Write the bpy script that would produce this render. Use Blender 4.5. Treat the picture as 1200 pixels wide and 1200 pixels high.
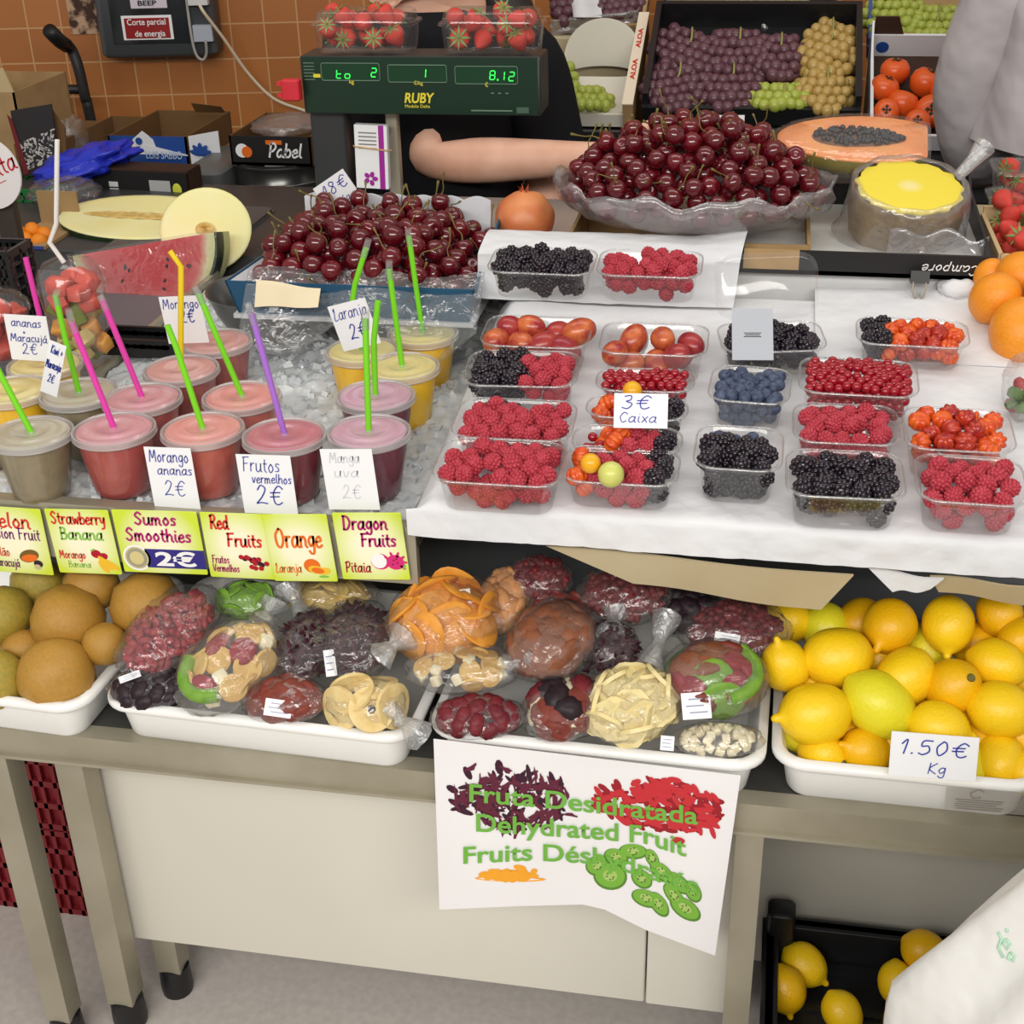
import bpy, math, random
from mathutils import Vector, Matrix, noise
R = math.radians
PI = math.pi
sc = bpy.context.scene
for _o in list(bpy.data.objects):
    bpy.data.objects.remove(_o)
COL = sc.collection

# ------------------------------------------------------------------ camera
CAM_H, CAM_F, CAM_P, CAM_Y, CAM_R = 1.5, 1600.0, 27.9, 11.0, 1.4
_p, _y, _r = R(CAM_P), R(CAM_Y), R(CAM_R)
cF = Vector((-math.sin(_y) * math.cos(_p), math.cos(_y) * math.cos(_p), -math.sin(_p)))
_R0 = Vector((math.cos(_y), math.sin(_y), 0)); _U0 = _R0.cross(cF)
cR = _R0 * math.cos(_r) - _U0 * math.sin(_r)
cU = _R0 * math.sin(_r) + _U0 * math.cos(_r)
CPOS = Vector((0, 0, CAM_H))
cam = bpy.data.cameras.new('camera'); cam_o = bpy.data.objects.new('camera', cam); COL.objects.link(cam_o)
cam.sensor_width = 36.0; cam.sensor_fit = 'HORIZONTAL'; cam.lens = 36.0 * CAM_F / 1200.0
cam.clip_start = 0.05; cam.clip_end = 60
cam_o.matrix_world = Matrix(((cR.x, cU.x, -cF.x, 0), (cR.y, cU.y, -cF.y, 0), (cR.z, cU.z, -cF.z, CAM_H), (0, 0, 0, 1)))
sc.camera = cam_o

# ------------------------------------------------------------------ light
sc.view_settings.view_transform = 'Standard'; sc.view_settings.look = 'None'
sc.view_settings.gamma = 1.0; sc.view_settings.use_curve_mapping = False
sc.view_settings.exposure = -0.10
W = bpy.data.worlds.new('hall_light'); sc.world = W; W.use_nodes = True
_bg = W.node_tree.nodes['Background']; _bg.inputs[0].default_value = (1.0, 0.97, 0.92, 1); _bg.inputs[1].default_value = 0.47

def area(name, loc, target, sx, sy, power, col=(1, .96, .9)):
    l = bpy.data.lights.new(name, 'AREA'); l.shape = 'RECTANGLE'; l.size = sx; l.size_y = sy; l.energy = power; l.color = col
    o = bpy.data.objects.new(name, l); COL.objects.link(o); o.location = loc
    d = Vector(target) - Vector(loc); o.rotation_euler = d.to_track_quat('-Z', 'Y').to_euler(); return o
area('ceiling_lamp', (-0.9, -1.4, 2.5), (-0.4, 1.3, .5), 2.4, .6, 58)
area('ceiling_lamp', (1.0, -1.1, 2.5), (0.3, 1.4, .5), 2.2, .6, 44)
area('ceiling_lamp', (-0.1, 1.9, 2.9), (-.1, 1.9, .7), 3.0, .6, 19)
sc.cycles.transparent_max_bounces = 40
sc.cycles.max_bounces = 8; sc.cycles.glossy_bounces = 3; sc.cycles.transmission_bounces = 6; sc.cycles.diffuse_bounces = 4
sc.cycles.caustics_reflective = False; sc.cycles.caustics_refractive = False

# ------------------------------------------------------------------ where a sight line meets a surface of the place
def ray(x, y): return cF + cR * ((x - 600) / CAM_F) - cU * ((y - 600) / CAM_F)
def PZ(x, y, z):
    d = ray(x, y); return CPOS + d * ((z - CAM_H) / d.z)
def PY(x, y, Y):
    d = ray(x, y); return CPOS + d * (Y / d.y)
def PP(x, y, p0, n):
    d = ray(x, y); return CPOS + d * ((p0 - CPOS).dot(n) / d.dot(n))
def psize(px, p):           # metres that px pixels span at point p
    return px / CAM_F * (p - CPOS).dot(cF)

# ------------------------------------------------------------------ materials
def lin(c):
    def f(v):
        v /= 255.0
        return v / 12.92 if v <= .04045 else ((v + .055) / 1.055) ** 2.4
    return (f(c[0]), f(c[1]), f(c[2]), 1.0)
MATS = {}
def mat(name, col, rough=.5, spec=.5, metal=0.0, var=None, bump=None, sss=0.0, coat=0.0, emit=None):
    """col sRGB 0-255; var=(noise scale, second sRGB colour, contrast); bump=(scale, strength)"""
    if name in MATS: return MATS[name]
    m = bpy.data.materials.new(name); m.use_nodes = True; nt = m.node_tree; b = nt.nodes['Principled BSDF']
    b.inputs['Base Color'].default_value = lin(col); b.inputs['Roughness'].default_value = rough
    b.inputs['Specular IOR Level'].default_value = spec; b.inputs['Metallic'].default_value = metal
    b.inputs['Coat Weight'].default_value = coat
    if sss:
        b.inputs['Subsurface Weight'].default_value = sss; b.inputs['Subsurface Radius'].default_value = (.006, .003, .002); b.inputs['Subsurface Scale'].default_value = 1.0
    if emit:
        b.inputs['Emission Color'].default_value = lin(emit[0]); b.inputs['Emission Strength'].default_value = emit[1]
    tc = nt.nodes.new('ShaderNodeTexCoord')
    if var:
        n = nt.nodes.new('ShaderNodeTexNoise'); n.inputs['Scale'].default_value = var[0]; n.inputs['Detail'].default_value = 4
        oi = nt.nodes.new('ShaderNodeObjectInfo'); ad = nt.nodes.new('ShaderNodeVectorMath'); ad.operation = 'ADD'
        mu = nt.nodes.new('ShaderNodeMath'); mu.operation = 'MULTIPLY'; mu.inputs[1].default_value = 20
        nt.links.new(oi.outputs['Random'], mu.inputs[0]); nt.links.new(tc.outputs['Object'], ad.inputs[0]); nt.links.new(mu.outputs[0], ad.inputs[1])
        nt.links.new(ad.outputs[0], n.inputs['Vector'])
        r = nt.nodes.new('ShaderNodeValToRGB'); k = var[2] if len(var) > 2 else .2
        r.color_ramp.elements[0].position = .5 - k; r.color_ramp.elements[1].position = .5 + k
        r.color_ramp.elements[0].color = lin(col); r.color_ramp.elements[1].color = lin(var[1])
        nt.links.new(n.outputs['Fac'], r.inputs['Fac']); nt.links.new(r.outputs['Color'], b.inputs['Base Color'])
    if bump:
        n2 = nt.nodes.new('ShaderNodeTexNoise'); n2.inputs['Scale'].default_value = bump[0]; n2.inputs['Detail'].default_value = 3
        bp = nt.nodes.new('ShaderNodeBump'); bp.inputs['Strength'].default_value = bump[1]; bp.inputs['Distance'].default_value = bump[2] if len(bump) > 2 else .002
        nt.links.new(tc.outputs['Object'], n2.inputs['Vector']); nt.links.new(n2.outputs['Fac'], bp.inputs['Height']); nt.links.new(bp.outputs['Normal'], b.inputs['Normal'])
    MATS[name] = m; return m

def clear(name, tint=(255, 255, 255), gloss=.12, milk=.06, rough=.08, bump=None, milkcol=(235, 238, 240), edge=.5):
    """thin clear plastic: see-through, with a sheen that grows at grazing angles and a little milkiness"""
    if name in MATS: return MATS[name]
    m = bpy.data.materials.new(name); m.use_nodes = True; nt = m.node_tree; nt.nodes.clear()
    out = nt.nodes.new('ShaderNodeOutputMaterial'); tr = nt.nodes.new('ShaderNodeBsdfTransparent'); tr.inputs[0].default_value = lin(tint)
    gl = nt.nodes.new('ShaderNodeBsdfGlossy'); gl.inputs['Roughness'].default_value = rough
    df = nt.nodes.new('ShaderNodeBsdfDiffuse'); df.inputs[0].default_value = lin(milkcol)
    tl = nt.nodes.new('ShaderNodeBsdfTranslucent'); tl.inputs[0].default_value = lin(milkcol)
    md = nt.nodes.new('ShaderNodeMixShader'); md.inputs[0].default_value = .35
    nt.links.new(df.outputs[0], md.inputs[1]); nt.links.new(tl.outputs[0], md.inputs[2])
    lw = nt.nodes.new('ShaderNodeLayerWeight'); lw.inputs['Blend'].default_value = .25
    mr = nt.nodes.new('ShaderNodeMapRange'); mr.inputs['To Min'].default_value = gloss; mr.inputs['To Max'].default_value = edge
    nt.links.new(lw.outputs['Facing'], mr.inputs['Value'])
    m1 = nt.nodes.new('ShaderNodeMixShader'); m1.inputs[0].default_value = milk
    nt.links.new(tr.outputs[0], m1.inputs[1]); nt.links.new(md.outputs[0], m1.inputs[2])
    m2 = nt.nodes.new('ShaderNodeMixShader'); nt.links.new(mr.outputs[0], m2.inputs[0])
    nt.links.new(m1.outputs[0], m2.inputs[1]); nt.links.new(gl.outputs[0], m2.inputs[2]); nt.links.new(m2.outputs[0], out.inputs['Surface'])
    if bump:
        tc = nt.nodes.new('ShaderNodeTexCoord'); n2 = nt.nodes.new('ShaderNodeTexNoise'); n2.inputs['Scale'].default_value = bump[0]; n2.inputs['Detail'].default_value = 3; n2.inputs['Distortion'].default_value = 1.2
        bp = nt.nodes.new('ShaderNodeBump'); bp.inputs['Strength'].default_value = bump[1]; bp.inputs['Distance'].default_value = .004
        nt.links.new(tc.outputs['Object'], n2.inputs['Vector']); nt.links.new(n2.outputs['Fac'], bp.inputs['Height'])
        nt.links.new(bp.outputs['Normal'], gl.inputs['Normal']); nt.links.new(bp.outputs['Normal'], lw.inputs['Normal'])
    MATS[name] = m; return m

# ------------------------------------------------------------------ meshes
def crom(pts, n=6, closed=False):
    """smooth curve through the points"""
    P = [Vector(p) for p in pts]
    if len(P) < 3: return P
    out = []; L = len(P)
    rng = range(L if closed else L - 1)
    for i in rng:
        a = P[(i - 1) % L] if closed or i > 0 else P[0]; b = P[i]; c = P[(i + 1) % L]
        d = P[(i + 2) % L] if closed or i + 2 < L else P[-1]
        for k in range(n):
            t = k / n
            out.append(.5 * ((2 * b) + (c - a) * t + (2 * a - 5 * b + 4 * c - d) * t * t + (3 * b - a - 3 * c + d) * t ** 3))
    if not closed: out.append(P[-1])
    return out
def rrect(w, d, r, n=5):
    """rounded rectangle outline, counter-clockwise"""
    r = min(r, w / 2 - 1e-5, d / 2 - 1e-5); o = []
    for cx, cy, a0 in ((w / 2 - r, d / 2 - r, 0), (-w / 2 + r, d / 2 - r, 90), (-w / 2 + r, -d / 2 + r, 180), (w / 2 - r, -d / 2 + r, 270)):
        for k in range(n + 1):
            a = R(a0 + 90 * k / n); o.append((cx + r * math.cos(a), cy + r * math.sin(a)))
    return o
class MB:
    def __init__(s): s.v = []; s.f = []; s.m = []; s.mi = 0
    def add(s, vs, fs, M=None):
        o = len(s.v)
        s.v += [M @ Vector(v) for v in vs] if M is not None else [Vector(v) for v in vs]
        for f in fs: s.f.append([i + o for i in f]); s.m.append(s.mi)
        return s
    def box(s, c, d, M=None):
        x, y, z = d[0] / 2, d[1] / 2, d[2] / 2
        vs = [(c[0] + a * x, c[1] + b * y, c[2] + e * z) for e in (-1, 1) for b in (-1, 1) for a in (-1, 1)]
        return s.add(vs, [(0, 2, 3, 1), (4, 5, 7, 6), (0, 1, 5, 4), (2, 6, 7, 3), (0, 4, 6, 2), (1, 3, 7, 5)], M)
    def rbox(s, c, d, r=.004, M=None, n=3):
        """box with rounded upright edges and softened top and bottom"""
        k = min(r * .5, d[2] / 3)
        return s.loft([(d[0] - 2 * k, d[1] - 2 * k, r, c[2] - d[2] / 2), (d[0], d[1], r, c[2] - d[2] / 2 + k), (d[0], d[1], r, c[2] + d[2] / 2 - k), (d[0] - 2 * k, d[1] - 2 * k, r, c[2] + d[2] / 2)], True, True, (Matrix.Translation((c[0], c[1], 0)) if M is None else M @ Matrix.Translation((c[0], c[1], 0))), n)
    def rings(s, rings, cap0=True, cap1=True, M=None):
        n = len(rings[0]); vs = [p for r in rings for p in r]; fs = []
        for i in range(len(rings) - 1):
            for j in range(n):
                k = (j + 1) % n; fs.append((i * n + j, i * n + k, (i + 1) * n + k, (i + 1) * n + j))
        if cap0: fs.append(tuple(reversed(range(n))))
        if cap1: fs.append(tuple(range((len(rings) - 1) * n, len(rings) * n)))
        return s.add(vs, fs, M)
    def loft(s, loops, cap0=True, cap1=True, M=None, n=5):
        return s.rings([[(x, y, z) for x, y in rrect(w, d, r, n)] for w, d, r, z in loops], cap0, cap1, M)
    def lathe(s, prof, n=24, M=None, cap0=True, cap1=True, fr=None):
        rs = []
        for r, z in prof:
            rs.append([((r * (fr(2 * PI * k / n, z) if fr else 1)) * math.cos(2 * PI * k / n), (r * (fr(2 * PI * k / n, z) if fr else 1)) * math.sin(2 * PI * k / n), z) for k in range(n)])
        return s.rings(rs, cap0, cap1, M)
    def tube(s, pts, r, n=8, M=None, cap=True):
        P = [Vector(p) for p in pts]; rs = []; up = None
        for i, p in enumerate(P):
            t = (P[min(i + 1, len(P) - 1)] - P[max(i - 1, 0)]).normalized()
            if up is None: up = t.orthogonal().normalized()
            up = (up - t * up.dot(t)).normalized(); b = t.cross(up)
            q = r[i] if isinstance(r, (list, tuple)) else r
            rs.append([p + up * (q * math.cos(2 * PI * k / n)) + b * (q * math.sin(2 * PI * k / n)) for k in range(n)])
        return s.rings(rs, cap, cap, M)
    def ell(s, c, r, n=16, h=10, M=None, fn=None):
        rx, ry, rz = (r, r, r) if not isinstance(r, (tuple, list)) else r
        rs = []
        for i in range(h + 1):
            t = PI * (.02 + .96 * i / h) - PI / 2; ring = []
            for k in range(n):
                a = 2 * PI * k / n; d = Vector((math.cos(t) * math.cos(a), math.cos(t) * math.sin(a), math.sin(t))); q = fn(d) if fn else 1
                ring.append((c[0] + rx * d.x * q, c[1] + ry * d.y * q, c[2] + rz * d.z * q))
            rs.append(ring)
        return s.rings(rs, True, True, M)
    def grid(s, fn, nu, nv, M=None):
        vs = [fn(i / nu, j / nv) for j in range(nv + 1) for i in range(nu + 1)]; w = nu + 1
        return s.add(vs, [(j * w + i, j * w + i + 1, (j + 1) * w + i + 1, (j + 1) * w + i) for j in range(nv) for i in range(nu)], M)
    def sheet(s, fn, nu, nv, th, M=None):
        """a sheet with real thickness th (vector offset of its back)"""
        w = nu + 1; N = w * (nv + 1); th = Vector(th)
        a = [Vector(fn(i / nu, j / nv)) for j in range(nv + 1) for i in range(nu + 1)]
        fs = []
        for j in range(nv):
            for i in range(nu):
                q = (j * w + i, j * w + i + 1, (j + 1) * w + i + 1, (j + 1) * w + i); fs.append(q); fs.append(tuple(N + k for k in reversed(q)))
        e = [(i, i + 1) for i in range(nu)] + [(nv * w + i + 1, nv * w + i) for i in range(nu)] + [((j + 1) * w, j * w) for j in range(nv)] + [(j * w + nu, (j + 1) * w + nu) for j in range(nv)]
        for p, q in e: fs.append((q, p, p + N, q + N))
        return s.add(a + [p + th for p in a], fs, M)
    def prism(s, pts, z0, z1, M=None):
        n = len(pts); vs = [(x, y, z0) for x, y in pts] + [(x, y, z1) for x, y in pts]
        return s.add(vs, [tuple(reversed(range(n))), tuple(range(n, 2 * n))] + [(i, (i + 1) % n, n + (i + 1) % n, n + i) for i in range(n)], M)
    def me(s, name, mats, smooth=40):
        me = bpy.data.meshes.new(name); me.from_pydata([tuple(v) for v in s.v], [], s.f)
        for m in (mats if isinstance(mats, (list, tuple)) else [mats]): me.materials.append(m)
        me.polygons.foreach_set('material_index', s.m)
        if smooth:
            me.polygons.foreach_set('use_smooth', [True] * len(s.f)); me.update()
            if smooth < 180: me.set_sharp_from_angle(angle=R(smooth))
        me.update(); return me
    def build(s, name, mats, parent=None, smooth=40, M=None):
        o = bpy.data.objects.new(name, s.me(name, mats, smooth)); COL.objects.link(o)
        if parent is not None: o.parent = parent
        if M is not None: o.matrix_local = M
        return o
def tag(o, label, cat, group=None, kind=None):
    o['label'] = label; o['category'] = cat
    if group: o['group'] = group
    if kind: o['kind'] = kind
    return o
def thing(name, label, cat, M=None, group=None):
    o = bpy.data.objects.new(name, None); COL.objects.link(o); o.empty_display_size = .02
    if M is not None: o.matrix_world = M
    return tag(o, label, cat, group)
def struct(o):
    o['kind'] = 'structure'; return o
def kids(o): return [c for c in bpy.data.objects if c.parent == o]
def copy_tree(o, tree, parent=None):
    """copy a thing with its parts and their sub-parts; tree maps an object to its children"""
    c = o.copy(); COL.objects.link(c)
    if parent is not None: c.parent = parent
    for ch in tree.get(o.name, []): copy_tree(ch, tree, c)
    return c
def tree_of(*roots):
    t = {}
    for c in bpy.data.objects:
        if c.parent: t.setdefault(c.parent.name, []).append(c)
    return t
def T(x, y=None, z=None): return Matrix.Translation((x, y, z) if y is not None else x)
def RZ(a): return Matrix.Rotation(R(a), 4, 'Z')
def RX(a): return Matrix.Rotation(R(a), 4, 'X')
def RY(a): return Matrix.Rotation(R(a), 4, 'Y')
def S(a, b=None, c=None): return Matrix.Diagonal((a, b if b is not None else a, c if c is not None else a, 1))
def rand_rot(rg):
    return Matrix.Rotation(rg.uniform(0, 2 * PI), 4, 'Z') @ Matrix.Rotation(rg.uniform(0, PI), 4, 'X') @ Matrix.Rotation(rg.uniform(0, 2 * PI), 4, 'Z')
def frame(o, x, y):
    """matrix with origin o, x along x, z normal to x and y"""
    x = Vector(x).normalized(); z = x.cross(Vector(y)).normalized(); y = z.cross(x); o = Vector(o)
    return Matrix(((x.x, y.x, z.x, o.x), (x.y, y.y, z.y, o.y), (x.z, y.z, z.z, o.z), (0, 0, 0, 1)))
def drop(n, r, x0, x1, y0, y1, floor, cap, seed, K=30, jit=.08, inside=None, taken=()):
    """let n balls fall one by one into a container; each comes to rest on those below"""
    rg = random.Random(seed); out = [tuple(t) for t in taken]; fresh = []
    for _ in range(n):
        best = None; q = r * (1 + rg.uniform(-jit, jit))
        for _k in range(K):
            x = rg.uniform(x0, x1); y = rg.uniform(y0, y1)
            if inside and not inside(x, y): continue
            z = floor(x, y) + q
            for (a, b, c, s) in out:
                d2 = (x - a) ** 2 + (y - b) ** 2; m = (q + s) * .96
                if d2 < m * m: z = max(z, c + math.sqrt(m * m - d2))
            if z > cap(x, y): continue
            if best is None or z < best[2]: best = (x, y, z, q)
        if best: out.append(best); fresh.append(best)
    return fresh

# ------------------------------------------------------------------ writing
def text(s, size, m, parent, M, name='lettering', bold=0.0, shear=0.0, width=None, depth=.0003, align='CENTER', fmap=None, space=1.0):
    cu = bpy.data.curves.new('lettering', 'FONT'); cu.body = s; cu.size = size; cu.align_x = align; cu.offset = bold * size; cu.shear = shear; cu.extrude = depth; cu.space_character = space
    o = bpy.data.objects.new('lettering', cu); COL.objects.link(o)
    dg = bpy.context.evaluated_depsgraph_get(); me = bpy.data.meshes.new_from_object(o.evaluated_get(dg)); bpy.data.objects.remove(o); bpy.data.curves.remove(cu)
    if width:
        xs = [v.co.x for v in me.vertices]; k = width / (max(xs) - min(xs))
        for v in me.vertices: v.co.x *= k
    if fmap:
        for v in me.vertices: v.co = fmap(v.co)
    me.materials.clear(); me.materials.append(m)
    o = bpy.data.objects.new(name, me); COL.objects.link(o); o.parent = parent
    if M is not None: o.matrix_local = M
    return o
G = {  # pen strokes; x-height 1, baseline 0
 'a': (.95, ['.75,.8 .45,1 .1,.6 .15,.1 .45,.05 .75,.5 .78,1', '.78,1 .75,.2 .95,0']), 'b': (.85, ['.12,1.7 .1,.8 .1,0', '.1,.6 .45,1 .75,.6 .6,.05 .1,.1']), 'c': (.75, ['.7,.85 .35,1 .08,.5 .3,0 .7,.15']),
 'd': (.95, ['.72,.8 .4,1 .08,.5 .35,0 .72,.4', '.75,1.7 .74,.3 .95,0']), 'e': (.8, ['.1,.5 .65,.6 .5,1 .12,.7 .15,.1 .45,0 .78,.2']), 'f': (.6, ['.6,1.6 .35,1.6 .28,1 .25,-.1', '.05,.9 .55,.95']),
 'g': (.85, ['.7,.85 .4,1 .1,.55 .35,.1 .7,.5 .72,1', '.72,1 .7,-.4 .35,-.6 .1,-.35']), 'h': (.9, ['.12,1.7 .1,.9 .1,0', '.1,.6 .45,1 .7,.7 .7,.2 .88,0']), 'i': (.4, ['.18,1 .15,.3 .35,0', '.2,1.4 .22,1.45']),
 'j': (.45, ['.3,1 .3,-.4 .05,-.6', '.3,1.4 .32,1.45']), 'k': (.8, ['.12,1.7 .1,0', '.65,1 .12,.5 .7,0']), 'l': (.4, ['.15,1.7 .13,.3 .35,0']), 'm': (1.3, ['.1,1 .1,0', '.1,.6 .35,1 .55,.7 .55,0', '.55,.6 .8,1 1.02,.7 1.02,.2 1.2,0']),
 'n': (.9, ['.1,1 .1,0', '.1,.6 .45,1 .7,.7 .7,.2 .88,0']), 'o': (.85, ['.4,1 .1,.55 .35,0 .72,.45 .45,1 .38,.98']), 'p': (.85, ['.12,1 .1,-.6', '.1,.7 .45,1 .75,.6 .5,.05 .1,.2']), 'q': (.85, ['.7,.8 .4,1 .1,.5 .35,0 .7,.5', '.72,1 .72,-.6']),
 'r': (.65, ['.1,1 .1,0', '.1,.6 .35,.95 .6,.95']), 's': (.7, ['.62,.9 .3,1 .15,.75 .5,.45 .5,.1 .1,.08']), 't': (.6, ['.28,1.5 .25,.3 .5,0', '.05,1 .55,1']), 'u': (.9, ['.1,1 .12,.2 .4,0 .7,.4 .72,1', '.72,1 .72,.2 .88,0']),
 'v': (.8, ['.08,1 .35,0 .7,1']), 'w': (1.1, ['.08,1 .3,0 .55,.8 .8,0 1.02,1']), 'x': (.8, ['.1,1 .7,0', '.7,1 .1,0']), 'y': (.85, ['.1,1 .15,.4 .45,.3 .7,1', '.72,1 .6,-.4 .2,-.6']), 'z': (.8, ['.1,1 .7,1 .1,0 .75,0']),
 'A': (1.1, ['.1,0 .5,1.7 .95,0', '.25,.6 .8,.6']), 'B': (1.0, ['.15,1.7 .15,0', '.15,1.7 .7,1.6 .65,1 .2,.9', '.2,.9 .85,.75 .75,.1 .15,0']), 'D': (1.1, ['.15,1.7 .15,0', '.05,1.7 .6,1.6 .95,.9 .6,.05 .1,0']), 'E': (.9, ['.8,1.6 .2,1.7 .15,.9 .15,0 .8,.05', '.15,.9 .65,.95']),
 'F': (.95, ['.2,1.7 .15,0', '.05,1.65 .9,1.7', '.18,.9 .7,.95']), 'K': (1.0, ['.15,1.7 .12,0', '.85,1.7 .15,.8 .9,0']), 'L': (.9, ['.2,1.3 .35,1.7 .4,1.3 .2,0 .85,.1']), 'M': (1.35, ['.1,0 .25,1.7 .65,.5 1.05,1.7 1.2,0']), 'O': (1.2, ['.6,1.7 .12,1.1 .25,.2 .7,0 1.05,.7 .9,1.5 .55,1.7']),
 'P': (.95, ['.2,1.7 .15,0', '.05,1.55 .6,1.75 .85,1.25 .5,.75 .2,.8']), 'R': (1.05, ['.2,1.7 .15,0', '.05,1.55 .6,1.75 .85,1.3 .5,.85 .2,.85', '.45,.85 .95,0']), 'S': (1.0, ['.85,1.45 .5,1.75 .15,1.3 .5,.9 .8,.5 .5,0 .08,.25']), 'V': (1.1, ['.1,1.7 .5,0 1.0,1.7']), 'G': (1.1, ['.9,1.45 .5,1.7 .1,.9 .45,0 .9,.3 .92,.8', '.5,.8 1.0,.8']), 'I': (.5, ['.2,1.7 .18,0']), 'C': (1.0, ['.9,1.4 .5,1.7 .1,.9 .45,0 .9,.25']),
 '0': (.95, ['.45,1.6 .12,.9 .35,0 .75,.6 .65,1.4 .42,1.6']), '1': (.6, ['.1,1.1 .4,1.6 .35,0']), '2': (1.0, ['.15,1.2 .4,1.6 .75,1.3 .5,.6 .1,.05 .4,.12 .95,.05']), '3': (.9, ['.12,1.5 .55,1.6 .6,1.1 .3,.9 .75,.6 .5,.02 .1,.15']), '5': (.95, ['.8,1.6 .25,1.55 .2,.95 .6,1 .75,.4 .4,0 .1,.15']),
 '8': (.9, ['.65,1.4 .35,1.6 .15,1.25 .6,.7 .6,.1 .25,0 .15,.4 .6,1.1 .65,1.4']), '9': (.9, ['.7,1.4 .35,1.6 .15,1.1 .5,.8 .7,1.4 .55,0']), '€': (1.15, ['1.0,1.35 .65,1.6 .3,1 .4,.2 .7,0 1.0,.2', '.05,1.0 .8,1.05', '.05,.65 .75,.7']),
 '.': (.35, ['.12,.05 .18,.1']), ',': (.35, ['.2,.15 .1,-.25']), '+': (.9, ['.4,1 .4,.2', '.1,.6 .75,.6']), '\u00e1': (.95, ['.75,.8 .45,1 .1,.6 .15,.1 .45,.05 .75,.5 .78,1', '.78,1 .75,.2 .95,0', '.45,1.3 .65,1.6']), '\u00e3': (.95, ['.75,.8 .45,1 .1,.6 .15,.1 .45,.05 .75,.5 .78,1', '.78,1 .75,.2 .95,0', '.2,1.3 .4,1.45 .55,1.3 .75,1.45']),
 ' ': (.55, []),
}
def pen(s, xh, wid, m, parent, M, name='handwriting', slant=.12, width=None, z=.0004, jitter=0.0, align=0, seed=1, gap=.12):
    """hand-drawn letters as flat strokes in the xy plane of M (x along the line, y up); align 0 centre, -1 left"""
    rg = random.Random(seed); strokes = []; x = 0
    for ch in s:
        w, st = G[ch]
        jy = rg.uniform(-jitter, jitter)
        for q in st:
            strokes.append([(x + float(a.split(',')[0]) + slant * float(a.split(',')[1]), float(a.split(',')[1]) + jy) for a in q.split()])
        x += w + gap
    k = xh; kx = xh if not width else width / max(x, .1); off = -x / 2 if align == 0 else 0
    mb = MB()
    for st in strokes:
        P = crom([((a + off) * kx, b * k, 0) for a, b in st], 5); vs = []; fs = []
        for i, p in enumerate(P):
            t = (P[min(i + 1, len(P) - 1)] - P[max(i - 1, 0)]);
            t = t.normalized() if t.length > 1e-9 else Vector((1, 0, 0)); nn = Vector((-t.y, t.x, 0)) * wid / 2
            e = t * (wid * .35 * (-1 if i == 0 else 1 if i == len(P) - 1 else 0))
            vs += [p + e + nn + Vector((0, 0, z)), p + e - nn + Vector((0, 0, z))]
        for i in range(len(P) - 1): fs.append((2 * i + 1, 2 * i + 3, 2 * i + 2, 2 * i))
        mb.add(vs, fs)
    return mb.build(name, m, parent, 0, M)
# ================================================================== materials of the place
STEEL = mat('brushed_steel', (178, 172, 154), .42, .5, .45, var=(9, (160, 153, 134)), bump=(30, .08))
STEEL_D = mat('dull_steel', (120, 120, 116), .45, .5, .7, var=(5, (96, 96, 94)))
WHITE_P = mat('white_plastic', (240, 240, 238), .32, .5, bump=(18, .03))
PAPER = mat('white_paper', (226, 226, 228), .7, .25, var=(6, (216, 218, 222)), bump=(18, .9, .007))
CARD = mat('white_card', (238, 239, 242), .6, .3)
KRAFT = mat('kraft_card', (176, 146, 104), .8, .2, var=(14, (160, 130, 90)))
KRAFT_L = mat('pale_kraft_card', (196, 182, 150), .8, .2, var=(6, (182, 166, 132)))
CHIP = mat('chipboard', (150, 120, 78), .85, .2, var=(160, (96, 72, 42), .3))
BLACK_P = mat('black_plastic', (24, 24, 26), .4, .5)
BLACK_C = mat('black_card', (26, 25, 26), .5, .4)
DARK = mat('dark_grey_plastic', (58, 60, 62), .5, .4)
GREYBIN = mat('grey_plastic', (84, 84, 86), .45, .4)
PANEL = mat('white_laminate', (222, 219, 208), .45, .4, var=(2.2, (214, 210, 198)), bump=(3, .04))
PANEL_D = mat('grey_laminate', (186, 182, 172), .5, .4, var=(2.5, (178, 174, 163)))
INK = mat('blue_ink', (52, 62, 160), .6, .3)
INK_F = mat('faded_ink', (206, 208, 216), .6, .3)
INK_K = mat('black_ink', (28, 28, 34), .6, .3)
CLEAR = clear('clear_plastic', gloss=.05, milk=.035, rough=.1, edge=.34)
FILM = clear('crinkled_film', gloss=.07, milk=.05, rough=.13, bump=(55, 1.0), edge=.5)
FILM_W = clear('knotted_film', gloss=.2, milk=.35, rough=.2, bump=(90, 1.0), edge=.5)
POLY = clear('pale_poly_bag', gloss=.12, milk=.17, rough=.2, bump=(30, 1.0), edge=.5, milkcol=(226, 222, 226))

# ================================================================== setting
ZT, ZR, ZC = .540, .597, .78           # lower shelf, rims of the white trays, counter
def plane(name, x0, x1, y0, y1, z, m):
    return struct(MB().box(((x0 + x1) / 2, (y0 + y1) / 2, z - .02), (x1 - x0, y1 - y0, .04)).build(name, m, None, 0))
plane('floor', -4, 4, -1.2, 6, 0, mat('floor_screed', (208, 201, 194), .55, .35, var=(90, (192, 185, 178), .25), bump=(60, .1)))

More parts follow.
